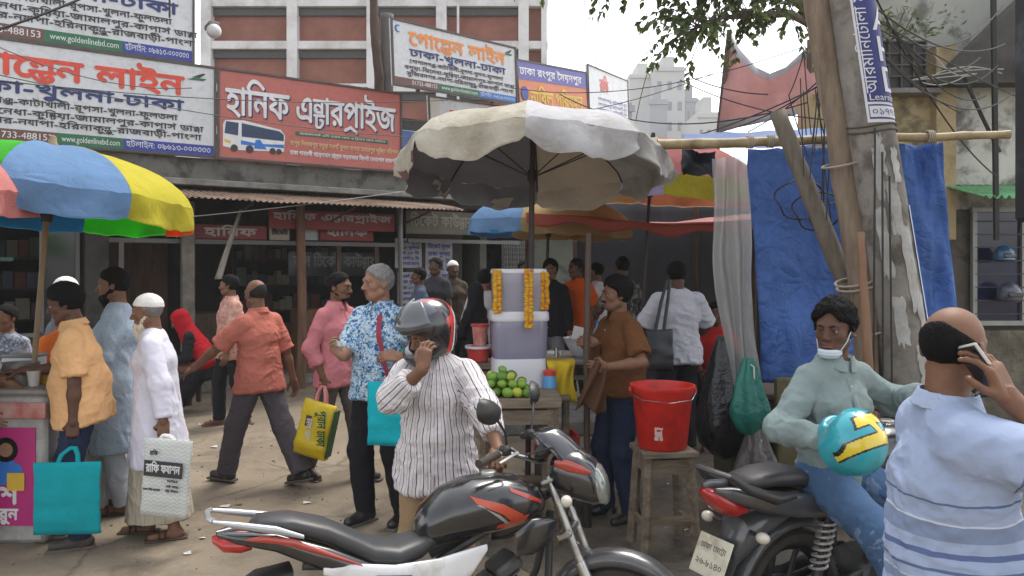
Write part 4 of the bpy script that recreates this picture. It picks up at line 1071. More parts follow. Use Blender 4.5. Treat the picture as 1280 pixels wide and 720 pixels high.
for x in (-5.8, -4.1, -2.62, 1.95, 3.6, 5.2): part('partition', MB().box((x, 1.9, 1.5), (.14, 2.3, 2.9)), DARKW if x < 2 else GREENW, smooth=False)
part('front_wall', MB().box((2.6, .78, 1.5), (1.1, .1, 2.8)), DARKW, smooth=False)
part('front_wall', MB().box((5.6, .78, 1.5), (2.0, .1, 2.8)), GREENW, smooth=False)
def tin(x0, x1, z0, z1, y0, y1, name, mat, seed=0):
    m = MB()
    m.sheet(lambda u, v: (x0+(x1-x0)*u, y0+(y1-y0)*v+.02*nz((u*9, v*2, seed)), z0+(z1-z0)*v+.011*math.sin(u*(x1-x0)*2*math.pi/.076)+.02*nz((u*6, v*2, seed+3))*v), int((x1-x0)/.0095), 8)
    return part(name, m, mat, solid=.003, angle=180)
tin(-2.75, 2.25, 2.83, 2.62, .15, -.95, 'tin_awning', TIN, 1); tin(-6.3, -2.85, 2.80, 2.66, .15, -.55, 'tin_awning', M('grey_tin', (.16, .15, .135), .6, metal=.2, dirt='#35281f', ds=3, da=.8), 4)
for x in (-2.2, -.9, .5, 1.7): part('awning_strut', MB().tube([(x, .1, 2.45), (x, -.85, 2.60)], .015, 6), WOODD)
part('wooden_post', MB().tube([(0, -.02, 0), (.02, -.03, 1.2), (0, 0, 2.68)], [.075, .07, .065], 10), WOODB)
part('wooden_post', MB().tube([(1.62, 0, 0), (1.6, 0, 2.68)], [.04, .04], 8), ALUF)
part('concrete_post', MB().box((-2.62, .05, 1.4), (.26, .26, 2.7), bev=.01), DARKW)
part('concrete_post', MB().box((-1.52, .1, 1.35), (.16, .16, 2.6), bev=.01), M('peeling_limewash', (.22, .20, .17), .9, var=.3, vs=4, dirt='#3b3328', ds=5, da=.8))
part('door_beam', MB().box((-.35, .35, 2.12), (4.4, .07, .06)), ALUF, smooth=False)
part('door_beam', MB().box((3.0, .35, 2.2), (2.2, .06, .06)), ALUF, smooth=False)
for x in (-2.3, .72, 1.35): part('door_jamb', MB().box((x, .36, 1.12), (.06, .06, 2.0)), WOODD if x > 0 else ALUF, smooth=False)
part('counter', MB().box((.85, .75, .62), (1.35, .5, .98), bev=.01), WOODB)
part('counter', MB().box((-.75, 1.3, .6), (1.1, .5, .95), bev=.01), WOODD)
part('wall_panel', MB().box((-1.9, 2.9, 1.2), (1.2, .05, 2.0)), WOODB, smooth=False)
# left shop glass front
lf = MB()
for x in (-5.6, -4.85, -4.03, -3.2, -2.8): lf.box((x, .45, 1.3), (.05, .05, 2.45))
lf.box((-4.2, .45, 2.3), (2.85, .05, .05)); lf.box((-4.2, .45, .9), (2.85, .05, .05)); part('shop_front_frame', lf, ALUF, smooth=False)
for x, w in ((-5.22, .7), (-4.44, .77), (-3.0, .34)): part('shop_pane', MB().box((x, .46, 1.6), (w, .01, 1.35)), DGLASS, smooth=False)
part('green_rail', MB().box((-4.6, .40, 1.86), (2.2, .04, .05)), M('green_paint_dull', (.03, .09, .06), .6), smooth=False)
# shelves of goods deep in the shops
GOODC = ['#6b5b4a', '#7d7468', '#4c5660', '#70402f', '#556048', '#8a8474', '#5d3d48', '#3f4a5c']
GM = [M('goods_%s' % c[1:], c, .7, var=.2) for c in GOODC]
for (x0, x1, yy) in ((-5.7, -4.2, 2.7), (-4.0, -2.8, 2.3), (-.3, 1.8, 2.8)):
    sh = empty('goods_shelf', FP(x0, yy, .14), FA, {-5.7: 'dim wooden shelf of goods deep in the shop at the far left', -4.0: 'dim wooden shelf of goods behind the white bearded man', -.3: 'dim wooden shelf of goods behind the brown post and counter'}[x0], 'shelf')
    m = MB()
    for z in (.4, .85, 1.3, 1.75): m.box(((x1-x0)/2, 0, z), (x1-x0, .3, .03))
    for x in (0, x1-x0): m.box((x, 0, 1.0), (.04, .3, 2.0))
    m.build('shelf_frame', WOODD, sh, smooth=False)
    x = .08
    g_ = [MB() for _ in GM]
    for z in (.4, .85, 1.3, 1.75):
        x = .06
        while x < x1-x0-.12:
            w = rr.uniform(.08, .2); h_ = rr.uniform(.12, .34); g_[rr.randrange(len(GM))].box((x+w/2, -.02, z+.016+h_/2), (w*.92, .2, h_), bev=.008); x += w
    for i, q in enumerate(g_):
        if q.v: o = q.build('packets', GM[i], sh, smooth=False); o['kind'] = 'stuff'
upper = empty('upper_room', FP(-4.6, 1.9, 3.26), FA, 'weathered grey upper room behind the stacked white signs', 'building')
part('wall', MB().box((0, 0, 1.5), (6.1, 2.2, 3.0)), CONC, upper, smooth=False)
part('parapet', MB().box((2.9, -1.25, 1.15), (.5, .35, 1.0), bev=.03), LEDGE, upper); part('roof', MB().box((0, 0, 3.06), (6.4, 2.5, .12)), LEDGE, upper, smooth=False)
cm = empty('security_camera', FP(-1.16, .3, 5.05), FA, 'white dome camera on the grey wall end beside the top sign', 'camera')
MB().ball((0, -.12, 0), (.10, .10, .10), 12).build('dome', M('camera_white', (.55, .55, .54), .35), cm); MB().box((0, .0, .1), (.14, .3, .07), bev=.01).build('bracket', LEDGE, cm)

# ------------------------------------------------------------------ signs
def vinyl(base, soot):
    def fn(t, vec):
        mp = t.n('Mapping'); mp.inputs['Scale'].default_value = (7, 7, .7); t.l(vec, mp.inputs[0]); s1 = t.noise(1.6, 6, .65, mp.outputs[0], .3); s2 = t.noise(1.1, 6, .6, vec, .6)
        c = t.mix(t.ramp(s1, [(.48, (0, 0, 0)), (.75, (.55,)*3)]), base, soot); return t.mix(t.ramp(s2, [(.5, (0, 0, 0)), (.8, (.6,)*3)]), c, soot)
    return fn
PVC = M('sign_vinyl_white', fn=vinyl((.57, .58, .59), (.34, .335, .32)), rough=.5, var=.05, vs=2, bump=.25, bs=3.5, bd=.05)
PVCR = M('sign_vinyl_red', fn=vinyl((.44, .125, .10), (.27, .10, .085)), rough=.5, var=.08, vs=2, bump=.25, bs=3.5, bd=.05)
S_RED = M('sign_red', (.62, .06, .03), .5, var=.2, vs=5, bump=0); S_NAVY = M('sign_navy', (.02, .03, .13), .5, var=.2, vs=5, bump=0); S_INK = M('sign_ink', (.035, .03, .035), .5, var=.2, vs=5, bump=0)
S_ORG = M('sign_orange', (.70, .24, .05), .5, var=.2, vs=5, bump=0); S_GRN = M('sign_green', (.02, .13, .055), .5, var=.2, vs=5, bump=0); S_BLU = M('sign_blue', (.03, .16, .50), .5, var=.2, vs=5, bump=0)
S_DBL = M('sign_deep_blue', (.03, .045, .26), .5, var=.2, vs=5, bump=0); S_BRN = M('sign_brown', (.14, .06, .045), .5, var=.2, vs=5, bump=0); S_WHT = M('sign_white', (.66, .66, .66), .5, var=.2, vs=5, bump=0)
S_YEL = M('sign_yellow', (.66, .42, .04), .5, var=.2, vs=5, bump=0); S_MAR = M('sign_maroon', (.20, .02, .02), .5, var=.2, vs=5, bump=0)
FRAMEM = M('sign_steel_frame', (.10, .095, .09), .6, metal=.5, dirt='#4a2d1c', ds=6)
def board(label, bl, br, H, mat, cat='sign', name='shop_sign', th=.06, frame=True):
    bl, br = Vector(bl), Vector(br); Wd = (br-bl).length; X = plane_x(bl, br)
    rt = bpy.data.objects.new(name, None); COL.objects.link(rt); rt.matrix_world = X; tag(rt, label, cat)
    MB().box((Wd/2, H/2, -th/2), (Wd, H, th), bev=.006).build('panel', mat, rt, smooth=False)
    if frame:
        f = MB()
        for y in (.012, H-.012): f.box((Wd/2, y, .004), (Wd+.02, .03, .024))
        for x in (.0, Wd): f.box((x, H/2, .004), (.03, H+.01, .025))
        for x in (Wd*.2, Wd*.8): f.box((x, H/2, -th-.03), (.05, H*1.05, .05))
        f.build('frame', FRAMEM, rt, smooth=False)
    return rt, Wd, H
def rect(mb, x0, y0, x1, y1, z, mi=0): mb.box(((x0+x1)/2, (y0+y1)/2, z), (x1-x0, y1-y0, .004), mi=mi)
T_ = Matrix.Translation
L1 = 'গোপালগঞ্জ-কাটাখালী-রূপসা-খুলনা-ফুলতলা'; L2 = 'বগুড়া-ঝিনেধা-কুষ্টিয়া-জামালপুর-কাপার্স ডাঙ্গা'; L3 = 'মুজিবনগর-ন্যাপা-হরিনাকুন্ডু-রাজবাড়ী-পাংশা'
def route_sign(label, bl, br, H, title, tw=(.06, .87), full=True, split=(.40, .64)):
    rt, Wd, H = board(label, bl, br, H, PVC)
    b0 = tw[0]*Wd; b1 = tw[1]*Wd; w = b1-b0; z = .006
    def tx(txt, x, y, width, height, mat, al='l', bold=0, nm='lettering'):
        m = MB(); letters(m, txt, T_((x, y, z)), width=width, height=height, align=al, bold=bold); m.build(nm, mat, rt, smooth=False)
    tx('গোল্ডেন লাইন', b0, .655*H, w, .185*H, title, bold=.011*H)
    tx('ঢাকা-খুলনা-ঢাকা', b0, .485*H, w, .10*H, S_NAVY, bold=.006*H)
    tx(L1, b0, .375*H, w*.97, .053*H, S_INK, bold=.0022*H); tx(L2, b0-.05*w, .275*H, w*1.15, .053*H, S_INK, bold=.0022*H); tx(L3, b0-.03*w, .185*H, w*1.12, .053*H, S_INK, bold=.0022*H)
    m = MB(); s1, s2 = split[0]*Wd, split[1]*Wd; rect(m, .02, .02, s1, .135*H, .004, 0); rect(m, s1, .02, s2, .135*H, .004, 1); rect(m, s2, .02, Wd-.02, .135*H, .004, 2); m.build('colour_strip', [S_BRN, S_GRN, S_DBL if title is S_RED else S_BLU], rt, smooth=False)
    z = .010
    m = MB(); letters(m, '01733-488153', T_((s1-.03, .05*H, .009)), height=.055*H, align='r'); m.build('lettering', S_WHT, rt, smooth=False); m = MB(); letters(m, 'হটলাইন: ০৯৬১৩-০০০৩৩৩', T_((s2+.03, .055*H, .009)), width=Wd-s2-.09, height=.055*H); m.build('lettering', S_WHT, rt, smooth=False); m = MB()
    letters(m, 'www.goldenlinebd.com', T_((s1+.06, .055*H, .009)), width=s2-s1-.1, height=.052*H); m.build('lettering', S_WHT, rt, smooth=False)
    m = MB(); x = Wd*.92; y = H*.83
    m.add([(x-.12, y, .006), (x+.1, y, .006), (x+.14, y+.035, .006), (x-.02, y+.03, .006)], [(0, 1, 2, 3)], 0); m.add([(x-.05, y+.035, .006), (x+.05, y+.035, .006), (x+.13, y+.10, .006), (x+.09, y+.10, .006), (x+.02, y+.07, .006)], [(0, 1, 2, 3, 4)], 1); m.build('logo', [S_GRN, S_INK], rt, smooth=False)
    m = MB(); pts = []
    for k in range(9): a = R(60+k*30); pts.append((Wd*.045+.05*math.cos(a), H*.86+.05*math.sin(a), .008))
    m.tube(pts, [.004+.010*math.sin(math.pi*k/8) for k in range(9)], 6); m.build('logo', S_BLU, rt)
    return rt
route_sign('white route sign with large red Bengali title, the lower of two at top left', FP(-4.32, -.02, 3.25), FP(-1.19, -.02, 3.25), 1.25, S_RED)
route_sign('white route sign cut by the top edge, stacked above the red titled sign', FP(-4.35, .12, 4.53), FP(-1.44, .12, 4.53), 1.32, S_RED, tw=(.06, .93), split=(.40, .70))
route_sign('white route sign with faded orange title on the rooftop above the white umbrella', W(492, 106, 11.5), W(646, 131, 13.5), 1.0, S_ORG, tw=(.12, .90), split=(.33, .66))
rt, Wd, H = board('white sign with red title partly hidden behind the white umbrella', W(538, 172, 13.2), W(650, 182, 15.0), .72, PVC)
m = MB(); letters(m, 'গোল্ডেন লাইন', T_((.5, .34, .006)), height=.17, bold=.01); m.build('lettering', S_RED, rt, smooth=False)
m = MB(); letters(m, 'ঢাকা-খুলনা-ঢাকা', T_((.5, .12, .006)), height=.10, bold=.006); m.build('lettering', S_NAVY, rt, smooth=False)
m = MB(); rect(m, .02, .02, .24, .70, .004); m.build('side_strip', M('sign_cream', (.5, .48, .42), .5, var=.05), rt, smooth=False)
# red sign with bus picture
rt, Wd, H = board('red sign with big white Bengali title and a bus picture', FP(-1.15, -.03, 3.25), FP(1.60, -.03, 3.25), 1.25, PVCR)
for off, mat, bo, zz in ((.018, S_NAVY, .011, .005), (0, S_WHT, .009, .010)):
    m = MB(); letters(m, 'হানিফ এন্টারপ্রাইজ', T_((.10+off, .63-off, zz)), width=Wd*.925, height=.345, bold=bo); m.build('lettering', mat, rt, smooth=False)
m = MB(); m.box((Wd*.655, .455, .006), (Wd*.53, .055, .006), bev=.01); m.build('green_strip', S_GRN, rt, smooth=False)
m = MB(); letters(m, 'আরামদায়ক এসি চেয়ার কোচ ও স্লিপার কোচ সার্ভিস', T_((Wd*.41, .441, .011)), width=Wd*.49, height=.026); letters(m, 'ঢাকা গাবতলী সায়েদাবাদ চট্টগ্রাম কক্সবাজার সিলেট বেনাপোল রাজশাহী', T_((Wd*.36, .14, .006)), width=Wd*.62, height=.055, bold=.002); m.build('lettering', S_WHT, rt, smooth=False)
m = MB(); letters(m, 'রংপুর দিনাজপুর বগুড়া নওগাঁ খুলনা যশোর মেহেরপুর কুষ্টিয়া বরিশাল', T_((Wd*.36, .28, .006)), width=Wd*.62, height=.055, bold=.002); m.build('lettering', M('sign_sand', (.6, .42, .22), .5, var=.03), rt, smooth=False)
m = MB(); ox, oy = .06, .12
def poly(pts, mi, z): m.add([(ox+x, oy+y, z) for x, y in pts], [tuple(range(len(pts)))], mi)
poly([(0, .06), (.22, .02), (.84, .05), (.86, .28), (.80, .36), (.27, .44), (.03, .42), (0, .36)], 0, .006)
poly([(.02, .24), (.2, .22), (.21, .40), (.04, .405)], 1, .008); poly([(.25, .21), (.84, .20), (.84, .29), (.78, .335), (.25, .40)], 1, .008)
poly([(.24, .10), (.84, .10), (.84, .15), (.5, .13), (.24, .16)], 2, .009); poly([(.42, .06), (.6, .06), (.5, .19), (.44, .18)], 2, .0095)
for cx, cr in ((.36, .055), (.68, .045), (.77, .04), (.15, .05)): poly([(cx+cr*math.cos(k*.5236), .045+cr*math.sin(k*.5236)) for k in range(12)], 3, .011)
poly([(.02, .12), (.10, .10), (.10, .14), (.02, .16)], 4, .010); m.build('bus_picture', [S_WHT, M('sign_glass_ink', (.03, .05, .10), .3, var=0), S_BLU, S_INK, S_YEL], rt, smooth=False)
# signs further down the row
rt, Wd, H = board('orange sign with a violet top band and yellow lettering beyond the white umbrella', W(650, 146, 14.2), W(736, 152, 16.6), 1.05, M('sign_vinyl_orange', (.62, .19, .07), .5, var=.06, dirt='#a3674c', ds=1.5))
m = MB(); rect(m, .02, H*.66, Wd-.02, H-.02, .004); m.build('top_band', M('sign_violet', (.10, .09, .32), .5, var=.03), rt, smooth=False)
m = MB(); letters(m, 'ঢাকা রংপুর সৈয়দপুর', T_((.08, H*.75, .008)), width=Wd*.88, height=.12, bold=.006); m.build('lettering', S_WHT, rt, smooth=False)
m = MB(); letters(m, 'নাবিল পরিবহন', T_((.42, H*.24, .006)), width=Wd*.76, height=.24, bold=.012); m.build('lettering', S_YEL, rt, smooth=False)
m = MB().lathe([(.001, .012), (.13, .012), (.13, 0)], 20, T_((.22, H*.42, .003))); m.build('logo', S_DBL, rt, smooth=False)
rt, Wd, H = board('pale grey sign at the far end of the sign row before the towers', W(737, 150, 16.8), W(786, 158, 20.5), 1.2, PVC)
m = MB(); letters(m, 'রাফি', T_((1.0, H*.58, .006)), height=.26, bold=.012); m.build('lettering', S_RED, rt, smooth=False)
for k in range(4): m = MB(); letters(m, L1[:22], T_((.8, H*(.40-.1*k), .006)), width=Wd*.75, height=.07); m.build('lettering', S_DBL, rt, smooth=False)
# boards under the awning
S_DIM = M('sign_dull_white', (.36, .35, .34), .5, var=.2, vs=5, bump=0)
def under(label, s0, s1, z0, z1, y, mat, txt, tm, bold=.006):
    rt, Wd, H = board(label, FP(s0, y, z0), FP(s1, y, z0), z1-z0, mat, th=.04, frame=False)
    m = MB()
    for (t_, x, yy, w, h_) in txt: letters(m, t_, T_((x*Wd, yy*H, .005)), width=w*Wd, height=h_*H, bold=bold)
    m.build('lettering', tm, rt, smooth=False); return rt
under('long dark red board with white lettering under the tin awning', -.42, 1.55, 2.32, 2.60, .1, S_MAR, [('হানিফ এন্টারপ্রাইজ', .03, .5, .94, .32)], S_DIM)
under('dark red board with white lettering left of the brown post', -1.42, -.40, 2.16, 2.36, .28, S_MAR, [('হানিফ', .15, .25, .7, .5)], S_DIM)
under('dark red board with white lettering right of the brown post', .40, 1.27, 2.17, 2.44, .28, S_MAR, [('হানিফ', .12, .3, .76, .42)], S_DIM, .01)
under('cream notice board beside the brown post under the awning', -.36, -.07, 2.16, 2.36, .27, M('notice_cream', (.34, .31, .25), .7, dirt='#5a5040'), [('টিকেট', .1, .4, .8, .3)], S_INK)
under('olive board with pale lettering under the eaves behind the white umbrella', 1.75, 3.1, 2.3, 2.68, .1, M('board_olive', (.10, .085, .06), .6, dirt='#3a3228'), [('টিকেট কাউন্টার', .06, .35, .86, .4)], M('board_pale', (.22, .20, .165), .6))
gp = empty('frosted_window', FP(.22, .27, 2.17), FA, 'pale frosted glass pane beside the brown post', 'window'); MB().box((0, 0, .13), (.26, .012, .26)).build('pane', M('frosted_glass', (.34, .37, .38), .3), gp, smooth=False); mm = MB()
for x in (-.14, .14): mm.box((x, 0, .13), (.02, .03, .28))
mm.build('frame', ALUF, gp, smooth=False)
gl = under('dim glass with white Bengali lettering behind the brown post', .0, 1.5, 1.62, 2.0, .55, DGLASS, [('বাস টিকেট কাউন্টার', .05, .4, .9, .4)], M('glass_lettering', (.11, .11, .105), .6))
# posters on the wall to the right
PAPER = M('paper_grey', (.34, .35, .36), .8, var=.15, vs=5, dirt='#5a564e', ds=4)
for (s0, s1, z0, z1, lb) in ((1.85, 2.35, 1.75, 2.25, 'large pale notice on the wall behind the batik shirted man'), (2.42, 2.95, 1.5, 2.22, 'grey price list on the wall between two window frames'), (1.9, 2.3, 1.15, 1.68, 'smaller pale notice below the large notice on the wall')):
    rt, Wd, H = board(lb, FP(s0, .72, z0), FP(s1, .72, z0), z1-z0, PAPER, 'poster', 'wall_poster', .01, False)
    for k in range(5):
        m = MB(); letters(m, ['টিকেট মূল্য', 'ঢাকা খুলনা', 'রাত ১০ টা', 'সকাল ৮ টা', 'যোগাযোগ'][k], T_((.05, H*(.82-.18*k), .004)), width=Wd*.8, height=H*.09, bold=.003); m.build('lettering', S_DBL, rt, smooth=False)
gw = empty('grille_window', FP(4.25, .70, 1.75), FA, 'small grilled window in the wall behind the dispenser', 'window'); m = MB()
for i in range(7): m.box((-.24+.08*i, 0, .25), (.014, .02, .5))
for i in range(6): m.box((0, -.008, .02+.09*i), (.5, .014, .012))
m.build('grille', ALUF, gw, smooth=False); MB().box((0, .05, .25), (.52, .01, .52)).build('pane', DGLASS, gw, smooth=False)
hg = empty('hanging_cloth', FP(-1.30, -.25, 1.6), FA, 'dirty white cloth hanging at a slant from the awning left of the red boards', 'cloth')
MB().sheet(lambda u, v: (.05+.10*u+.33*v*(1-.2*u), .05*math.sin(u*7+v*3)*.6, .95*v), 10, 14).build('cloth', cloth('dirty_white_cloth', (.36, .34, .29), dirt='#5a5142'), hg, solid=.004, angle=180)

# ------------------------------------------------------------------ far buildings
BRICK = M('brick_red', (.24, .095, .065), .85, var=.2, vs=2, bump=.2, bs=30, dirt='#6a3a2c', ds=.6, da=.5); FRW = M('white_frame_paint', (.62, .61, .60), .7, var=.1, vs=1, dirt='#8a8680', ds=.7, da=.4)
SLOT = M('louvre_dark', (.055, .055, .055), .7, var=.2)
bb = empty('brick_building', (-5.5, 30, 0), 0, 'tall building of red brick panels in a white concrete grid', 'building')
x0, x1 = -6.55, 6.85
MB().box(((x0+x1)/2, 4.2, 7.2), (x1-x0, 8, 14.4)).build('wall', BRICK, bb, smooth=False)
fr = MB(); sl_ = []
for z in np.arange(.45, 14.5, 1.66): fr.box(((x0+x1)/2, .06, z+.03), (x1-x0+.1, .34, .30))
for x in (-6.4, -3.05, .05, 2.75, 5.95, 6.75): fr.box((x, .03, 7.2), (.40 if x < 6 else .22, .44, 14.4))
fr.build('frame_grid', FRW, bb, smooth=False)
for z in np.arange(.45, 13, 1.66):
    if z < 6: continue
    for xa, xb in zip((-6.2, -2.85, .25, 2.95), (-3.25, -.15, 2.55, 5.75)):
        MB().box(((xa+xb)/2, .13, z+1.36), (xb-xa, .12, .26)).build('louvre', SLOT, bb, smooth=False)
MB().tube([(3.4, -.1, 0), (3.4, -.1, 14.4)], .05, 8).build('drain_pipe', FRW, bb)
HAZEB = M('tower_haze_pale', (.44, .44, .43), .85, var=.08, vs=.1); HAZED = M('tower_haze_window', (.2, .21, .22), .4, var=.1); HAZEG = M('tower_haze_grey', (.30, .31, .33), .85, var=.1, vs=.1)  # tower colours lightened to paint in the distance haze
def tower(label, u0, u1, vt, y, mat, dep=14, win=None, name='tower_block', roof=True):
    a, b = W(u0, vt, y), W(u1, vt, y); H = a.z; w = b.x-a.x; t = empty(name, ((a.x+b.x)/2, y, 0), 0, label, 'building')
    MB().box((0, dep/2, H/2), (w, dep, H)).build('wall', mat, t, smooth=False)
    if roof: MB().box((w*.1, dep*.4, H+1.2), (w*.4, dep*.4, 2.4)).build('roof_hut', mat, t, smooth=False); m = MB(); m.box((0, -.12, H-.5), (w+.4, .2, .5)); m.build('parapet', mat, t, smooth=False)
    if win:
        nx, dz = win
        for k in range(int((H-2)/dz)):
            z = H-3-k*dz
            if z < H-24 or z < 6: break
            for i in range(nx):
                MB().box((w*((i+.5)/nx-.5), -.02, z), (w/nx*.42, .1, dz*.42)).build('window', HAZED, t, smooth=False)
    return t
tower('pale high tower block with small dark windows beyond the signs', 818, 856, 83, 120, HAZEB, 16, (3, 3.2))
tower('pale wide tower block left of the windowed tower', 787, 820, 92, 124, M('tower_haze_cream', (.50, .50, .47), .85, var=.06, vs=.1), 14, None)  # cream lightened likewise, haze put into the colour
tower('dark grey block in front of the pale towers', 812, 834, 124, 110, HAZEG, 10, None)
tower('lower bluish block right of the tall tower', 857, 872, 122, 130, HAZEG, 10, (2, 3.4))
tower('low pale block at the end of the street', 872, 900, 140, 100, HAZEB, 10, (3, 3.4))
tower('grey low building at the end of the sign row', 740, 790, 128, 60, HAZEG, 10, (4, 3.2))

# ------------------------------------------------------------------ house at right
YEL = M('yellow_plaster', (.42, .34, .19), .9, var=.3, vs=2, bump=.3, bs=20, dirt='#2e2a20', ds=1.8, da=1.0)
LIME = M('limewashed_wall', (.46, .45, .40), .9, var=.25, vs=2, bump=.35, bs=18, dirt='#26251e', ds=2.6, da=.95)
SLAB = M('dark_grey_slab', (.085, .08, .075), .9, var=.3, vs=2, dirt='#1d1b18', ds=1.5)  # dark grey base with darker patches
STONE = M('rough_stone', (.16, .14, .10), .9, var=.4, vs=5, bump=.9, bs=9, bd=.04, dirt='#2a2820', ds=4, da=.7)
DKPL = M('shaded_plaster', (.11, .095, .075), .9, var=.35, vs=3, bump=.4, bs=14, dirt='#1e1a15', ds=3, da=.8)  # shade on the lower wall is put into this dark base
HY = 8.2
def hx(u, y=HY): return (u-640)/F*y
def hz(v, y=HY): return EYE+(HOR-v)/F*y
hs_ = empty('yellow_house', (hx(1170), HY, 0), 0, 'old house with yellow and mossy white plaster behind the utility pole', 'house')
def hbox(name, u0, u1, v0, v1, dy, dep, mat):
    a, b = hx(u0), hx(u1); z0, z1 = hz(v1), hz(v0)
    return MB().box(((a+b)/2-hx(1170), dy+dep/2, (z0+z1)/2), (b-a, dep, z1-z0)).build(name, mat, hs_, smooth=False)
hbox('wall', 1010, 1175, 118, 620, 0, .3, YEL); hbox('upper_wall', 1098, 1460, -260, 118, .35, .6, M('grey_white_plaster', (.40, .40, .36), .9, var=.2, vs=2, dirt='#3a3a32', ds=2, da=.6))
hbox('pillar', 1163, 1187, 60, 300, -.12, .2, M('ochre_plaster', (.40, .31, .17), .85, var=.3, vs=3, dirt='#4a3c22', ds=3)); hbox('lime_wall', 1187, 1460, 110, 262, -.02, .3, LIME)
hbox('lower_wall', 1180, 1460, 262, 412, .02, .3, DKPL); hbox('plinth', 1150, 1460, 412, 560, -.14, .45, STONE)
m = MB(); P = [(1146, 113), (1262, 2), (1330, -60), (1480, -60), (1480, 111)]; m.plate([(hx(u)-hx(1170), hz(v)) for u, v in P], .22, T_((0, -.22, 0))); m.build('stair_slab', SLAB, hs_, smooth=False)
w_ = empty('window'); w_.parent = hs_; w_.location = (hx(1122)-hx(1170), -.02, hz(84))
MB().box((0, -.01, 0), (.56, .05, .52)).build('opening', M('window_void', (.03, .03, .028), .6), w_, smooth=False); m = MB()
for x in (-.26, -.13, 0, .13, .26): m.box((x, -.06, 0), (.018, .018, .54))
for z in (-.25, -.12, 0, .12, .25): m.box((0, -.072, z), (.56, .014, .014))
m.build('grille', M('grille_rusty', (.09, .075, .06), .7), w_, smooth=False)
MB().box((0, -.12, -.30), (.7, .2, .05)).build('sill', LEDGE, w_, smooth=False)
w2 = empty('window'); w2.parent = hs_; w2.location = (hx(1268)-hx(1170), -.02, hz(333))
MB().box((0, 0, 0), (.94, .05, 1.2)).build('pane', M('blue_dark_glass', (.012, .017, .045), .1, var=.5, vs=2, bump=.05), w2, smooth=False); m = MB()
for x in (-.47, .05, .47): m.box((x, -.04, 0), (.045, .05, 1.24))
for z in (-.60, .60): m.box((0, -.04, z), (1.0, .06, .05))
m.build('frame', M('frame_pale_metal', (.28, .28, .26), .6, metal=.3), w2, smooth=False); m = MB()
for k in range(8): m.box((0, -.06, -.5+.14*k), (.94, .012, .012))
m.build('grille', M('grille_dark', (.05, .045, .05), .6), w2, smooth=False)
for i, (x, z, r_, c) in enumerate(((-.28, .12, .11, (.03, .16, .30)), (-.22, -.30, .13, (.10, .11, .15)), (.25, -.2, .12, (.02, .05, .25)))):
    pass
for x, z, r_, c, lb in ((-.25, .12, .10, (.02, .08, .17), 'pale blue'), (-.20, -.28, .12, (.06, .065, .09), 'grey')):
    h_ = empty('helmet', (hx(1268)+x, HY-.22, hz(333)+z-.0), 0, '%s helmet hanging in the dark blue shop window' % lb, 'helmet')
    MB().lathe([(.001, r_), (r_*.6, r_*.82), (r_*.95, r_*.3), (r_, -.05), (r_*.92, -r_*.6), (r_*.7, -r_*.75)], 20).build('shell', M('helmet_%s' % lb.replace(' ', '_'), c, .25, coat=.6), h_); MB().box((0, -r_*.92, -.01), (r_*1.3, .03, r_*.5), bev=.012).build('visor', SMOKE, h_)
m = MB(); ga = (hx(1176)-hx(1170), hx(1300)-hx(1170))
m.sheet(lambda u, v: (ga[0]+(ga[1]-ga[0])*u, .0-.75*v, hz(232)-.19*v+.018*math.sin(u*2*math.pi*14)), 170, 4); m.build('green_awning', M('green_tin', (.16, .42, .20), .55, var=.15, dirt='#5a7050', ds=4), hs_, solid=.004, angle=180)
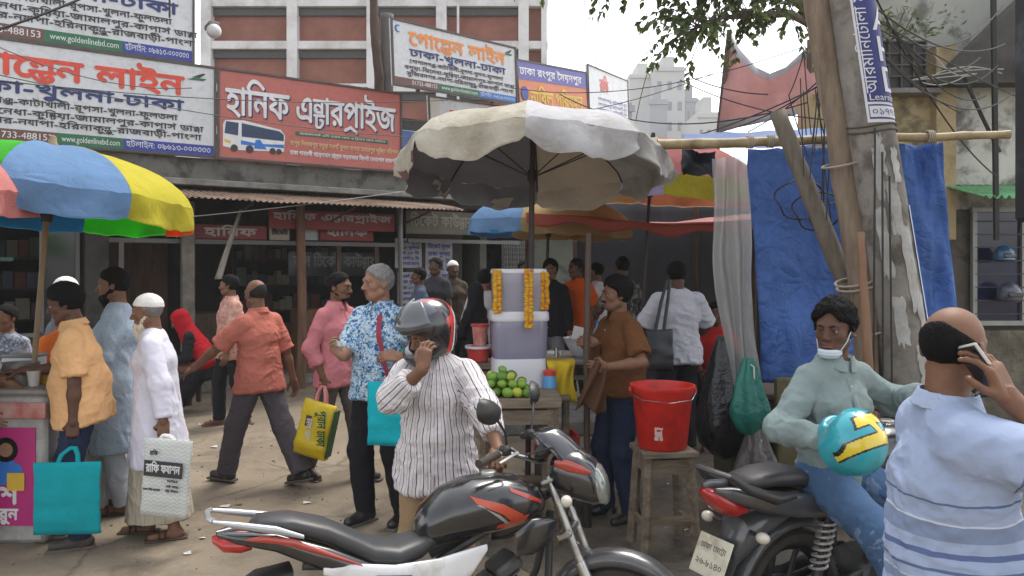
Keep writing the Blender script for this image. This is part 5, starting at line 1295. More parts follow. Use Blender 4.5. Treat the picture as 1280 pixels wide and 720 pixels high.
# ------------------------------------------------------------------ umbrellas
def fab(name, col, tr=.35, dirt=None): return M('canopy_'+name, col, .85, var=.16, vs=3, bump=.5, wr=6, bd=.02, trans=tr, dirt=dirt, ds=2.5, da=.5, spec=.2)
WOODP = M('pole_wood', (.24, .17, .10), .7, var=.25, vs=8, stretch=(3, 3, .6)); POLED = M('pole_dark', (.035, .03, .028), .6, metal=.3, dirt='#4a382a', ds=6)
def umbrella(label, apex, Rr, Hh, outer, inner, val, tilt=(0, 0), rot0=0, pole_to=0, polem=POLED, n=8, scal=.5, seed=0, pr=.017, text=None, vc=None, rum=1.0):
    rt = empty('market_umbrella', apex, 0, label, 'umbrella'); rt.rotation_euler = (R(tilt[0]), R(tilt[1]), 0); rt.rotation_mode = 'XYZ'
    mats = []; idx = {}
    vc = vc or {}
    for m_ in outer+inner+list(vc.values()):
        if m_.name not in idx: idx[m_.name] = len(mats); mats.append(m_)
    def pt(a, t, d=0):
        f = ((a-rot0)/(2*math.pi/n)) % 1; sg_ = math.sin(math.pi*f)
        r_ = Rr*math.sin(t*1.35)/math.sin(1.35)*(1-.055*sg_*t); z = -Hh*(1-math.cos(t*1.35))/(1-math.cos(1.35))-.035*sg_*math.sin(math.pi*min(t, 1))
        w = rum*(.012*nz((r_*math.cos(a)*4, r_*math.sin(a)*4, z*4), 1, seed)+.006*abs(nz((a*9, t*3.5, seed)))+.004*math.sin(a*23+5*nz((a*3, t*4, seed))))*t
        return ((r_-d*.3)*math.cos(a), (r_-d*.3)*math.sin(a), z+w-d)
    NS = 10; NT = 10
    for lay, cl, d, nm in ((0, outer, 0, 'canopy'), (1, inner, .009, 'lining')):
        m = MB(); v = MB()
        for k in range(n):
            A = [rot0+2*math.pi*(k+i/NS)/n for i in range(NS+1)]
            m.sheet(lambda u, w: pt(A[0]+(A[-1]-A[0])*u, w, d), NS, NT, idx[cl[k % len(cl)].name])
            def vp(u, w):
                a = A[0]+(A[-1]-A[0])*u; x, y, z = pt(a, 1, d); L = val*(1-scal*(1-math.sin(math.pi*min(max(u*1.06-.03, 0), 1))**.45))
                fl = (.022*math.sin(u*9+k*2.3+seed)*w+.035*nz((a*2, w, seed+k))*w+.03*nz((a*7, w*1.5, seed+k))*w)*min(rum, 1.6)
                c, s_ = math.cos(a), math.sin(a); r2 = 1+fl/Rr; return (x*r2, y*r2, z-L*w)
            v.sheet(vp, NS*2, 4, idx[(vc.get(k, cl[k % len(cl)])).name])
        m.build(nm, mats, rt, angle=180); v.build('valance' if not lay else 'valance_lining', mats, rt, angle=180)
    for k in range(n):
        a = rot0+2*math.pi*k/n; P = [pt(a, t, .018) for t in np.linspace(.03, 1.0, 8)]; rb = MB().tube(P, .006, 5).build('rib', POLED, rt)
        q = pt(a, .55, .02); MB().tube([(.03*math.cos(a), .03*math.sin(a), -Hh-.12), q], .005, 5).build('strut', POLED, rb)
    MB().cyl((0, 0, -Hh-.16), (0, 0, -Hh-.08), .035, n=12).build('runner', POLED, rt); MB().lathe([(.001, .07), (.02, .06), (.026, .02), (.04, .0), (.04, -.01)], 14).build('finial', polem, rt)
    MB().tube([(0, 0, .0), (0, 0, pole_to-apex[2])], pr, 10).build('pole', polem, rt)
    if text:
        t_, a0, t0, t1, hh = text; V, Fc, w = text_mesh(t_); m = MB(); vs = []
        for x, y in V:
            aa = a0+(x/w-.5)*(.62 if len(t_) > 6 else .5); p = pt(aa, t1+(t0-t1)*(y/.75), -.004); vs.append(p)
        m.add(vs, Fc); m.build('lettering', M('faded_print', (.36, .36, .40), .8, var=.3, vs=20), rt, smooth=False)
    return rt
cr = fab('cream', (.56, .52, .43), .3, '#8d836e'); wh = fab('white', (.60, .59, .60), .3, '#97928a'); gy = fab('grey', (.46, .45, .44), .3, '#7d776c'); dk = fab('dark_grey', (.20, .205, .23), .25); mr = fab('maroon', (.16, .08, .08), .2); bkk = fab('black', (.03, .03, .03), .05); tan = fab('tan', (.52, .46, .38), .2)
# panels run counter-clockwise from the right; the near side is at -90 degrees
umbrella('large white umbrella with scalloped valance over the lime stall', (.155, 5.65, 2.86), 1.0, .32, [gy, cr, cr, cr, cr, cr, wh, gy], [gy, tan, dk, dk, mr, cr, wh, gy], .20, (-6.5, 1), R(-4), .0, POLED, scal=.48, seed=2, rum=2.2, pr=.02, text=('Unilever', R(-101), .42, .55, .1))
B_ = fab('pale_blue', (.17, .30, .50), .4); Y_ = fab('yellow', (.60, .53, .05), .45); G_ = fab('lime_green', (.10, .62, .06), .6); O_ = fab('orange', (.75, .14, .04), .55); P_k = fab('pink', (.66, .26, .24), .45); DG = fab('dark_green', (.03, .19, .10), .35); TQ = fab('teal_blue', (.04, .26, .48), .45); PU = fab('lilac', (.42, .38, .56), .4); CRM = fab('buttercream', (.62, .55, .33), .45); OC = fab('ochre', (.48, .34, .16), .35)
umbrella('umbrella of blue, yellow, green and orange panels at the left', (-3.11, 5.2, 2.58), .91, .36, [Y_, O_, G_, TQ, TQ, DG, G_, B_], [Y_, O_, G_, TQ, TQ, DG, G_, B_], .17, (-3, 3), R(-30), .0, WOODP, scal=.16, seed=5, pr=.018)
umbrella('green and pink umbrella cut by the left edge', (-3.70, 4.2, 2.66), 1.0, .42, [P_k, P_k, G_, DG, G_, DG, DG, DG], [P_k, P_k, G_, DG, G_, DG, DG, DG], .14, (2, 4), R(-12), .0, WOODP, scal=.3, seed=8)
umbrella('pink, lilac and yellow umbrella behind the white umbrella', (1.45, 7.9, 3.08), 1.18, .44, [P_k, P_k, OC, CRM, CRM, CRM, P_k, P_k], [P_k, CRM, CRM, CRM, PU, CRM, P_k, P_k], .2, (3, 3), R(-4), .0, POLED, scal=.12, seed=11, vc={4: PU, 5: PU, 6: Y_, 7: Y_})
umbrella('small low umbrella with blue and orange panels behind the dispenser', (.45, 9.2, 2.62), 1.0, .34, [P_k, OC, CRM, B_, B_, B_, OC, OC], [OC, OC, OC, B_, B_, TQ, OC, OC], .16, (0, 2), R(-20), .0, POLED, scal=.15, seed=14)

# ------------------------------------------------------------------ stalls of the middle
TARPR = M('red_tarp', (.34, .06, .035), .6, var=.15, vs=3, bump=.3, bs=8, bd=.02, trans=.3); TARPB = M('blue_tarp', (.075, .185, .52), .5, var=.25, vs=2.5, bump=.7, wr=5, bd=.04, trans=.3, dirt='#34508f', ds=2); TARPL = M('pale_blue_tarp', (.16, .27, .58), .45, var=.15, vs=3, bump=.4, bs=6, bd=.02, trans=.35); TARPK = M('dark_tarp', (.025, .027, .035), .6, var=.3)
rt = empty('tarp_roof', (1.5, 9.0, 2.25), 0, 'sagging red tarp roof over the crowded food stalls', 'tarp roof')
MB().sheet(lambda u, v: (-1.35+3.2*u, -1.2+2.6*v, .06+.06*math.sin(u*9)*.3-.10*math.sin(math.pi*u)+.16*v+.03*nz((u*6, v*6, 1))), 40, 20).build('sheet', TARPR, rt, solid=.006, angle=180)
MB().sheet(lambda u, v: (-1.35+3.2*u, -1.21-.02*math.sin(u*20), .06+.018*math.sin(u*9)-.10*math.sin(math.pi*u)+.03*nz((u*6, 0, 1))-.10*v-.03*math.sin(u*31)*v), 60, 4).build('edge_flap', TARPR, rt, solid=.004, angle=180)
for x, y in ((-1.3, -1.15), (1.75, -1.15), (1.75, 1.3), (-1.3, 1.3)): MB().tube([(x, y, -2.25), (x, y, .1)], .03, 8).build('post', WOODD, rt)
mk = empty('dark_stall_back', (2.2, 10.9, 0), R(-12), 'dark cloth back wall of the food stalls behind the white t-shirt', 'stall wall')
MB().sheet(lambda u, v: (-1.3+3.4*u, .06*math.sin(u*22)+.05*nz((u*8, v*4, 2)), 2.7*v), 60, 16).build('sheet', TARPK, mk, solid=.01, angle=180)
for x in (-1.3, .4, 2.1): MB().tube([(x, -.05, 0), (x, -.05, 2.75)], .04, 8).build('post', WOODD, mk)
pf = empty('pavement_step', (1.9, 9.6, 0), 0, 'raised pavement under the food stalls', 'pavement'); pf['kind'] = 'structure'; MB().box((.3, .6, .08), (4.6, 4.4, .16), bev=.02).build('slab', LEDGE, pf)
po = empty('stall_post', W(734, 335, 5.15)*1, 0, 'dark wooden rod the brown shirted vendor holds', 'post'); po.location.z = 0
MB().tube([(0, 0, .40), (-.005, 0, 1.2), (.01, .01, 1.98)], [.022, .022, .02], 10).build('rod', M('rod_brown', (.07, .04, .028), .6, var=.3), po); MB().cyl((0, 0, 0), (0, 0, .42), .03, n=10).build('socket', POLED, po)

# lime table
WOODT = M('grey_wood', (.21, .165, .115), .8, var=.35, vs=7, stretch=(.7, 5, 5), bump=.5, bs=25, dirt='#3a2e20', ds=5, da=.6)
def table(label, loc, rz, L, Dp, Hh, name='table', cat='table', th=.06, lg=.05, mat=WOODT, brace=True, splay=.0, ap=True):
    t = empty(name, loc, R(rz), label, cat)
    if th > .05:
        for i in range(3): MB().box((0, (i-1)*Dp/3, Hh-th/2), (L+.01*i, Dp/3-.006, th), bev=.008).build('plank', mat, t)
    else: MB().box((0, 0, Hh-th/2), (L, Dp, th), bev=.006).build('top', mat, t)
    for sx in (-1, 1):
        for sy in (-1, 1):
            x, y = sx*(L/2-lg), sy*(Dp/2-lg); MB().tube([(x+sx*splay, y+sy*splay, 0), (x, y, Hh-th)], lg*.72, 4).build('leg', mat, t)
    if ap:
        for sy in (-1, 1): MB().box((0, sy*(Dp/2-lg), Hh-th-.06), (L-lg*2, .025, .09)).build('apron', mat, t)
        for sx in (-1, 1): MB().box((sx*(L/2-lg), 0, Hh-th-.06), (.025, Dp-lg*2, .09)).build('apron', mat, t)
    if brace:
        for sx in (-1, 1): MB().box((sx*(L/2-lg+splay*.6), 0, Hh*.3), (.03, Dp-lg*2+splay, .04)).build('stretcher', mat, t)
        MB().box((0, -(Dp/2-lg)-splay*.6, Hh*.36), (L-lg, .025, .05)).build('stretcher', mat, t)
    return t
TZ = .94
table('weathered wooden table with limes piled on top', (.02, 4.98, 0), 3, .56, .44, TZ, th=.065)
LIMES = [M('lime_green', (.16, .30, .03), .35, var=.2, vs=12, bump=.2, bs=120, bd=.002), M('lime_yellow', (.36, .40, .04), .35, var=.2, vs=12, bump=.2, bs=120, bd=.002), M('lime_dark', (.09, .20, .025), .35, var=.2, vs=12, bump=.2, bs=120, bd=.002)]
lm = []
for k in range(3):
    b = MB().ball((0, 0, 0), (.034, .030, .030), 10); b.v = [(x*(1+.12*(abs(x)/.034)**4), y, z) for x, y, z in b.v]; me = b.build('lime', LIMES[k]); lm.append(me)
pos = []
for lay, (nx, ny, z) in enumerate(((6, 4, .031), (5, 3, .080), (3, 2, .124), (1, 1, .162))):
    for i in range(nx):
        for j in range(ny): pos.append((-.065+(i-(nx-1)/2)*.062+rr.uniform(-.008, .008), 4.86+.03+(j-(ny-1)/2)*.06+rr.uniform(-.006, .006), TZ+z))
for i, p in enumerate(pos):
    o = lm[i % 3] if i < 3 else lm[(i*7) % 3].copy()
    if i >= 3: COL.objects.link(o)
    o.scale = (rr.uniform(.82, 1.12),)*3; o.location = p; o.rotation_euler = (rr.uniform(0, 6), rr.uniform(-.5, .5), rr.uniform(0, 6)); tag(o, 'green or yellowish lime in the heap on the wooden table', 'lime', 'limes heaped on the wooden table')
# dispenser
LILAC = M('lilac_plastic', (.37, .36, .44), .18, var=.1, vs=4, coat=.3, bump=.03, trans=.25); LILACD = M('lilac_water', (.28, .27, .36), .12, var=.12, vs=3, coat=.4, bump=.02, trans=.2); WPL = M('white_plastic', (.60, .59, .62), .35, var=.05, vs=4)
dx = empty('water_dispenser', W(648, 335, 5.38), R(8), 'two tier lilac water dispenser hung with marigold garlands', 'dispenser'); dx.location.z = 0
z_ = lambda v: hz(v, 5.38)
def tier(name, w0, w1, v0, v1, mat, e=5, extra=0):
    zs = np.linspace(z_(v0), z_(v1), 7); m = MB(); rings = []
    for i, z in enumerate(zs):
        t = i/6; w = (w0+(w1-w0)*t)/2-.006*(i in (0, 6)); d = w*.82; r_ = []
        for j in range(36):
            a = 2*math.pi*j/36; ca, sa = math.cos(a), math.sin(a); r_.append((w*math.copysign(abs(ca)**(2/e), ca), d*math.copysign(abs(sa)**(2/e), sa), z))
        rings.append(r_)
    m.loft(rings); return m.build(name, mat, dx, angle=50)
tier('base', .40, .375, 497, 446, WPL); tier('lower_tank', .375, .39, 446, 398, LILACD); tier('rim', .41, .40, 400, 388, WPL); tier('upper_tank', .36, .375, 388, 341, LILAC); tier('lid', .385, .37, 342, 336, WPL)
tp = MB().cyl((.19, -.02, z_(441)), (.27, -.04, z_(441)), .014).build('tap', WPL, dx); MB().cyl((.262, -.04, z_(446)), (.262, -.04, z_(434)), .016).build('tap_handle', CHROME, tp); MB().box((.29, -.045, z_(441)), (.03, .04, .04), bev=.008).build('tap_body', CHROME, tp)
tb2 = table('rough wooden stand under the lilac dispenser', (W(648, 335, 5.42).x, 5.42, 0), 4, .5, .42, z_(497)-.002, th=.05)
MG = [M('marigold_yellow', (.66, .34, .015), .8, var=.3, vs=60, bump=.8, bs=120, bd=.01), M('marigold_orange', (.60, .20, .01), .8, var=.3, vs=60, bump=.8, bs=120, bd=.01)]
for lb, u, v0, v1 in (('short marigold garland on the left of the dispenser', 622, 337, 391), ('longest marigold garland on the front of the dispenser', 661, 337, 411), ('marigold garland at the right edge of the dispenser', 681, 340, 388)):
    yy = 5.205 if u < 670 else 5.28; a = W(u, v0, yy); m = MB(); k = 0; n_ = int((v1-v0)*yy/F/.017)
    for i in range(n_):
        for dx_ in (-.016, .014):
            q = (a.x+dx_+rr.uniform(-.004, .004), yy-.02+rr.uniform(-.006, .006)-(.012 if u < 670 else 0), a.z-.01-i*.0172+rr.uniform(-.004, .004)); m.ball(q, (.0175, .015, .014), 5, (i//1+(dx_ > 0)) % 2 if rr.random() < .4 else 0)
    tag(m.build('flower_garland', MG), lb, 'garland')
# tubs, cups, metal frame table, bowl, cloth
def cup(label, loc, r0, r1, h_, mat, name='tub', cat='tub', rim=None, fill=None):
    t = empty(name, loc, 0, label, cat); MB().lathe([(.001, 0), (r0, 0), (r1, h_), (r1-.006, h_), (r1-.008, h_-.01), (r0-.006, .01), (.001, .01)], 28).build('body', mat, t)
    if rim: MB().lathe([(r1-.004, h_-.012), (r1+.008, h_-.012), (r1+.008, h_+.006), (r1-.004, h_+.006)], 28, closed=True).build('rim', rim, t)
    return t
pinkp = M('pink_tub', (.55, .16, .13), .4, var=.25, vs=18, dirt='#d8c8b8', ds=14, da=.5); redp = M('red_tub', (.50, .035, .03), .35, var=.15, dirt='#c05a50', ds=12)
side = table('small wooden stand with pink and red tubs behind the helmeted man', (W(598, 335, 5.55).x, 5.55, 0), 0, .34, .34, hz(451, 5.55), name='stand', cat='stand', th=.04)
cup('red plastic tub under the pink tub', (W(598, 335, 5.5).x, 5.5, hz(451, 5.5)+.001), .07, .088, hz(433, 5.5)-hz(451, 5.5), redp, rim=WPL)
cup('pink patterned tub stacked on the red tub', (W(600, 335, 5.5).x, 5.5, hz(432, 5.5)), .045, .058, hz(406, 5.5)-hz(432, 5.5), pinkp, rim=redp)
mt = empty('metal_table', (W(716, 335, 5.75).x, 5.75, 0), R(-4), 'grey metal frame stall table beside the dispenser', 'table'); TH = hz(448, 5.55)
METG = M('galvanised_metal', (.20, .20, .19), .5, metal=.4, var=.2, dirt='#4a4238', ds=5)
MB().box((0, 0, TH-.015), (.56, .7, .03), bev=.006).build('top', METG, mt)
for sx in (-1, 1):
    for sy in (-1, 1): MB().box((sx*.25, sy*.32, (TH-.03)/2), (.045, .045, TH-.03)).build('leg', METG, mt)
for z in (.35, TH-.12):
    for sy in (-1, 1): MB().box((0, sy*.32, z), (.46, .03, .03)).build('rail', METG, mt)
MB().box((0, 0, .36), (.5, .62, .02)).build('shelf', METG, mt)
yc = empty('yellow_cloth', (W(700, 335, 5.38).x, 5.38, TH+.006), 0, 'yellow cloth hanging over the edge of the metal table', 'cloth')
def yf(u, v):
    s_ = v*.42
    if s_ < .14: return (-.10+.2*u+.0*s_, .05-s_+.0, .005+.003*math.sin(u*9))
    q = s_-.14; return (-.10+.2*u+.015*math.sin(q*16+u*3), -.10-.018*math.sin(u*11+q*5)-.012, .004-q)
MB().sheet(yf, 20, 24).build('sheet', cloth('yellow_cloth', (.55, .38, .03)), yc, solid=.005, angle=180)
cupz = hz(491, 5.2)
cs_ = empty('blue_jug', (W(687, 335, 5.22).x, 5.22, cupz-.02), 0, 'pale blue jug with a red lid between table and dispenser', 'jug')
MB().lathe([(.001, 0), (.052, 0), (.045, .10), (.040, .135), (.001, .135)], 24).build('body', M('sky_blue_plastic', (.10, .34, .62), .35), cs_); MB().lathe([(.001, .135), (.043, .135), (.043, .168), (.03, .176), (.001, .176)], 24).build('lid', redp, cs_)
stj = table('low rough stand under the blue jug', (W(694, 335, 5.26).x, 5.26, 0), 0, .2, .2, cupz-.021, name='stand', cat='stand', th=.03, brace=False, ap=False, lg=.03)
bw_ = empty('white_bowl', (W(727, 335, 5.7).x, 5.7, TH+.001), 0, 'white bowl of sliced fruit on the metal table', 'bowl')
MB().lathe([(.001, 0), (.06, 0), (.07, .01), (.115, .09), (.13, .13), (.138, .135), (.13, .125), (.1, .08), (.05, .02), (.001, .02)], 28).build('body', WPL, bw_); m = MB()
for k in range(26): a = rr.uniform(0, 6.28); r_ = .1*rr.random()**.5; m.ball((r_*math.cos(a), r_*math.sin(a), .11+.03*rr.random()), (.022, .018, .014), 4, rr.randrange(2))
o = m.build('fruit_pieces', [M('fruit_cream', (.6, .52, .35), .6), M('fruit_tan', (.42, .30, .16), .6)], bw_); o['kind'] = 'stuff'
jp = empty('paper_cone', (W(722, 335, 5.62).x, 5.62, TH+.13), R(10), 'folded white paper stuck in the white bowl', 'paper'); MB().box((0, 0, .04), (.08, .012, .11), Matrix.Rotation(R(14), 3, 'Y'), bev=.003).build('sheet', M('white_paper', (.62, .6, .56), .8), jp)
jb = empty('glass_jar', (W(748, 335, 5.9).x, 5.9, TH+.001), 0, 'clear water bottle on the metal table behind the vendor', 'bottle')
MB().lathe([(.001, 0), (.04, 0), (.042, .02), (.042, .15), (.034, .18), (.018, .20), (.018, .225), (.001, .225)], 20).build('body', M('bottle_clear', (.34, .42, .48), .1, coat=.5, trans=.3), jb); MB().cyl((0, 0, .225), (0, 0, .245), .02, n=16).build('cap', S_BLU, jb)
rc_ = empty('red_crate', (W(694, 335, 5.62).x, 5.6, .372), R(5), 'low red crate on the shelf of the metal table', 'crate'); m = MB()
for sx in (-1, 1): m.box((sx*.15, 0, .09), (.015, .26, .17)); m.box((0, sx*.125, .09), (.31, .015, .17))
m.box((0, 0, .012), (.31, .26, .02)); m.build('body', redp, rc_, smooth=False)
# red bucket on its stool
ST = (W(829, 335, 4.75).x, 4.75, 0); SH = hz(560, 4.72)
table('tall wooden stool carrying the red bucket', ST, 8, .34, .32, SH, name='stool', cat='stool', th=.035, lg=.045, splay=.035)
bk = empty('red_bucket', (W(828, 335, 4.75).x, 4.75, SH+.002), 0, 'bright red plastic bucket standing on the wooden stool', 'bucket'); bh = hz(481, 4.75)-SH
BRED = M('bucket_red', (.60, .022, .014), .42, var=.2, vs=7, dirt='#8e1a14', ds=9, bump=.06, trans=.12)
MB().lathe([(.001, .006), (.142, 0), (.150, .01), (.183, bh*.86), (.186, bh*.87), (.19, bh-.02), (.199, bh-.018), (.2, bh), (.19, bh), (.184, bh-.02), (.145, .012), (.001, .012)], 48).build('body', BRED, bk)
MB().tube([(-.196, 0, bh-.03), (-.205, -.02, bh-.045), (-.15, -.15, bh-.07), (0, -.21, bh-.08), (.15, -.15, bh-.07), (.205, -.02, bh-.045), (.196, 0, bh-.03)], .0035, 6).build('handle', CHROME, bk)
for a in (0, math.pi): MB().box((.197*math.cos(a), 0, bh-.035), (.025, .04, .05), bev=.008).build('ear', BRED, bk)
m = MB(); 
for (x0, x1, za, zb) in ((-.075, -.03, .07, .15),):
    vs = []
    for i in range(9):
        for j in range(7):
            x = x0+(x1-x0)*i/8+.006*nz((i, j, 0), .7); z = za+(zb-za)*j/6+.006*nz((i, j, 5), .7); r_ = .1505+.033*(z-.01)/(bh*.86)+.0015; vs.append((x, -math.sqrt(r_*r_-x*x), z))
    m.add(vs, [(j+i*7, j+1+i*7, j+1+(i+1)*7, j+(i+1)*7) for i in range(8) for j in range(6) if nz((i*1.3, j*1.3, 2), .5) > -.25])
m.build('torn_label', M('label_pale', (.6, .42, .38), .7), bk)
# left counter with poster
ct = empty('drinks_counter', (-3.545, 5.26, 0), R(-1), 'white street counter with a magenta poster at the left edge', 'counter'); CH = .95
MB().box((0, 0, CH/2), (1.2, .78, CH), bev=.03).build('body', M('counter_white', (.42, .41, .39), .5, var=.15, vs=3, dirt='#5a5248', ds=4, da=.6), ct)
MB().box((0, 0, CH+.015), (1.28, .86, .035), bev=.015).build('top', M('counter_top', (.22, .2, .18), .5, var=.2, dirt='#3a332c'), ct)
MB().box((0, -.40, CH-.10), (1.22, .02, .10), bev=.004).build('red_band', M('counter_red', (.4, .07, .06), .5, dirt='#bbb0a6', ds=6, da=.7), ct)
ps = MB(); X = plane_x((-.55, -.393, .10), (.55, -.393, .10)); ps.box((.55, .33, .002), (1.08, .62, .006)); ps.xf(X); pso = ps.build('poster', M('poster_magenta', (.42, .02, .16), .4, var=.2, vs=3), ct, smooth=False)
m = MB(); letters(m, 'বিকাশ', X @ T_((.98, .16, .007)), height=.10, align='r', bold=.006); letters(m, 'করুন', X @ T_((.98, .06, .007)), height=.065, align='r', bold=.004); m.build('lettering', S_WHT, pso, smooth=False)
m = MB()
m.lathe([(.001, .004), (.075, .003), (.08, 0)], 20, X @ T_((.90, .50, .006)), 0); m.lathe([(.001, .004), (.042, .004), (.045, 0)], 20, X @ T_((.905, .50, .011)), 1)
m.add([tuple(X @ Vector(p)) for p in ((.76, .28, .007), (1.03, .28, .007), (1.0, .40, .007), (.93, .44, .007), (.87, .44, .007), (.80, .40, .007))], [(0, 1, 2, 3, 4, 5)], 2); m.box(tuple(X @ Vector((.97, .30, .012))), (.11, .006, .11), mi=3); m.build('printed_figure', [HAIR['black'], SKIN[2], S_BLU, S_YEL], pso, smooth=False)
cup('white paper cup nearest the counter edge', (W(50, 335, 5.0).x-.04, 5.0, CH+.033), .03, .042, .10, M('paper_cup', (.5, .48, .45), .7), 'cup', 'cup')
cup('second paper cup behind the yellow juice glass', (W(66, 335, 5.3).x-.06, 5.3, CH+.033), .03, .042, .10, MATS['paper_cup'], 'cup', 'cup')
cup('glass of yellow juice on the white counter', (W(58, 335, 5.08).x-.04, 5.12, CH+.033), .026, .034, .115, M('juice_yellow', (.6, .34, .01), .2, coat=.4), 'juice_glass', 'glass')
cup('steel pot on the counter at the left edge', (W(12, 335, 5.0).x, 5.1, CH+.033), .11, .12, .14, METG, 'pot', 'pot')
bxn = empty('white_tray', (W(25, 335, 5.25).x, 5.3, CH+.033), 0, 'dull white box behind the cups on the counter', 'box'); MB().box((0, 0, .08), (.22, .16, .16), bev=.01).build('body', WPL, bxn); MB().box((0, 0, .165), (.23, .17, .02), bev=.006).build('lid', METG, bxn)

# ------------------------------------------------------------------ tarp stall, pole, trunk, bamboo at right
BAM = M('bamboo', (.34, .26, .13), .55, var=.25, vs=9, bump=.15, dirt='#4a3c24', ds=6)
bp = empty('bamboo_pole', (0, 0, 0), 0, 'long horizontal bamboo pole carrying the blue tarps', 'bamboo pole'); a, b = W(822, 181, 5.35), W(1262, 168, 5.15); P = []; rr_ = []
for i in range(41):
    t = i/40; P.append(a.lerp(b, t)+Vector((0, .015*nz((t*6, 0, 0)), .012*nz((t*7, 3, 0))))); rr_.append(.036-.010*t+(.004 if i % 5 == 0 else 0))
bp.location = a; MB().tube([p-a for p in P], rr_, 12).build('culm', BAM, bp)
for t in (.27, .33, .60, .78): 
    c = a.lerp(b, t)-a; m = MB()
    for k in range(4): m.tube([(c.x-.02+.012*k, c.y+.042*math.cos(q), c.z+.042*math.sin(q)) for q in np.linspace(0, 6.0, 12)], .005, 5)
    m.build('rope_lashing', M('rope_pale', (.36, .31, .24), .9), bp)
def tarp(label, quad, nu=44, nv=50, mat=TARPB, seed=0, wav=.035, top=None, name='tarp_sheet'):
    tl, tr, br, bl = [Vector(p) for p in quad]; o = tl.copy(); e = empty(name, o, 0, label, 'tarp')
    def fn(u, v):
        p = tl.lerp(tr, u).lerp(bl.lerp(br, u), v)-o
        w = wav*(.3+.7*v)*(math.sin(u*6+v*2.6+seed+2*nz((u*2, v*2, seed)))*.6)+.09*nz((u*2.4, v*2.6, seed))+.035*nz((u*7, v*5, seed))+.012*abs(nz((u*14+v*6, v*9-u*5, seed)))
        return (p.x+.03*nz((u*2, v*3, seed+5)), p.y+w, p.z-.010*math.sin(math.pi*((u*4) % 1))*(1-v)**9+.02*nz((u*5, 1, seed))*v)
    MB().sheet(fn, nu, nv).build('sheet', mat, e, solid=.004, angle=180); return e
tarp('left blue tarp hanging behind the leaning log', (W(935, 186, 5.40), W(1078, 182, 5.36), W(1075, 480, 5.30), W(953, 478, 5.34)), seed=1)
tarp('right blue tarp hanging between utility pole and house', (W(1108, 180, 5.32), W(1176, 178, 5.28), W(1203, 478, 5.2), W(1118, 500, 5.26)), nu=30, seed=4)
tarp('pale blue tarp folded over the bamboo pole', (W(852, 168, 6.5), W(1070, 158, 6.5), W(1066, 178, 5.42), W(858, 186, 5.46)), nv=16, mat=TARPL, seed=7, wav=.02)
tarp('dark tarp flap under the bamboo left of the plastic sheet', (W(853, 186, 5.7), W(893, 190, 5.6), W(893, 222, 5.6), W(852, 216, 5.7)), nu=14, nv=10, mat=TARPK, seed=9, wav=.01)
PLS = M('clear_polythene', (.50, .50, .49), .25, var=.1, vs=5, bump=.6, bs=10, bd=.02, alpha=.5, trans=.4)
ps_ = empty('plastic_sheet', W(893, 196, 5.2), 0, 'translucent plastic sheet gathered and tied at the bottom', 'plastic sheet'); o = ps_.location.copy(); ta, tb = W(890, 198, 5.2)-o, W(934, 194, 5.2)-o; ka = W(938, 490, 5.1)-o
def pf_(u, v):
    top = ta.lerp(tb, u); e_ = max(0, (v-.45)/.55); wd = 1-.75*e_**1.3; bot = ka+Vector(((u-.6)*.18, 0, 0)); 
    p = top.lerp(Vector((top.x*wd+ka.x*(1-wd)+.02*v, ka.y, 0)), 1) if False else Vector((top.x+(bot.x-top.x)*(.12*v+.88*e_**1.4), top.y+(bot.y-top.y)*v, top.z+(bot.z-top.z)*v))
    return (p.x+.01*math.sin(v*9+u*5), p.y+.03*math.sin(u*16+v*3)*(1-.3*e_)+.02*nz((u*5, v*7, 3)), p.z)
MB().sheet(pf_, 44, 50).build('sheet', PLS, ps_, angle=180)
MB().tube([ka+Vector((.0, -.03, .05)), ka+Vector((.03, -.05, .03)), ka+Vector((.045, -.05, -.1)), ka+Vector((.03, -.05, -.2))], .008, 6).build('string', M('string_white', (.5, .48, .44), .8), ps_); tq = MB(); tq.tube([ka+Vector((.05*math.cos(q), .05*math.sin(q), .02)) for q in np.linspace(0, 6.0, 12)], .007, 6); tq.build('knot', MATS['string_white'], ps_)
def sack(label, u, vtop, vbot, y, wpx, mat, name='rubbish_bag', seed=0):
    c = W(u, vbot, y); H = (vbot-vtop)*y/F; w = wpx*y/F/2; e = empty(name, (c.x, y, c.z), 0, label, 'bag'); m = MB(); rings = []
    for i in range(22):
        t = i/21; r_ = w*(math.sin(min(1, t*3.2)*1.57)**.6)*(1-.78*max(0, (t-.35)/.65)**1.15)+.008; rg = []
        for j in range(36):
            a = 2*math.pi*j/36; q = r_*(1+.12*math.sin(a*5+seed+t*3)+.16*nz((math.cos(a)*2, math.sin(a)*2, t*4), 1, seed)); rg.append((q*math.cos(a), q*math.sin(a)*.8, t*H))
        rings.append(rg)
    m.loft(rings); m.build('body', mat, e, angle=180); MB().tube([(.0, -.03, H*.93), (.02, -.045, H*.9), (.02, -.05, H*.75)], .006, 5).build('tie', MATS['string_white'], e); return e
BAGK = M('black_bag', (.012, .012, .014), .3, var=.3, bump=.7, bs=14, bd=.03); BAGG = M('green_bag', (.02, .19, .15), .4, var=.2, bump=.7, bs=12, bd=.03, trans=.2); BAGC = M('murky_bag', (.10, .09, .085), .3, var=.3, bump=.7, bs=14, bd=.03)
sack('teal green plastic bag tied under the plastic sheet', 936, 448, 545, 5.05, 44, BAGG, seed=2)
sack('black bag hanging left of the teal green bag', 905, 420, 575, 5.25, 62, BAGK, seed=5)
sack('murky grey bag on the ground below the teal bag', 945, 535, 668, 5.05, 70, BAGC, seed=8)
sc = empty('stall_counter', W(1000, 335, 5.3), 0, 'dark stall counter with a mossy wooden post below the blue tarp', 'counter'); sc.location.z = 0
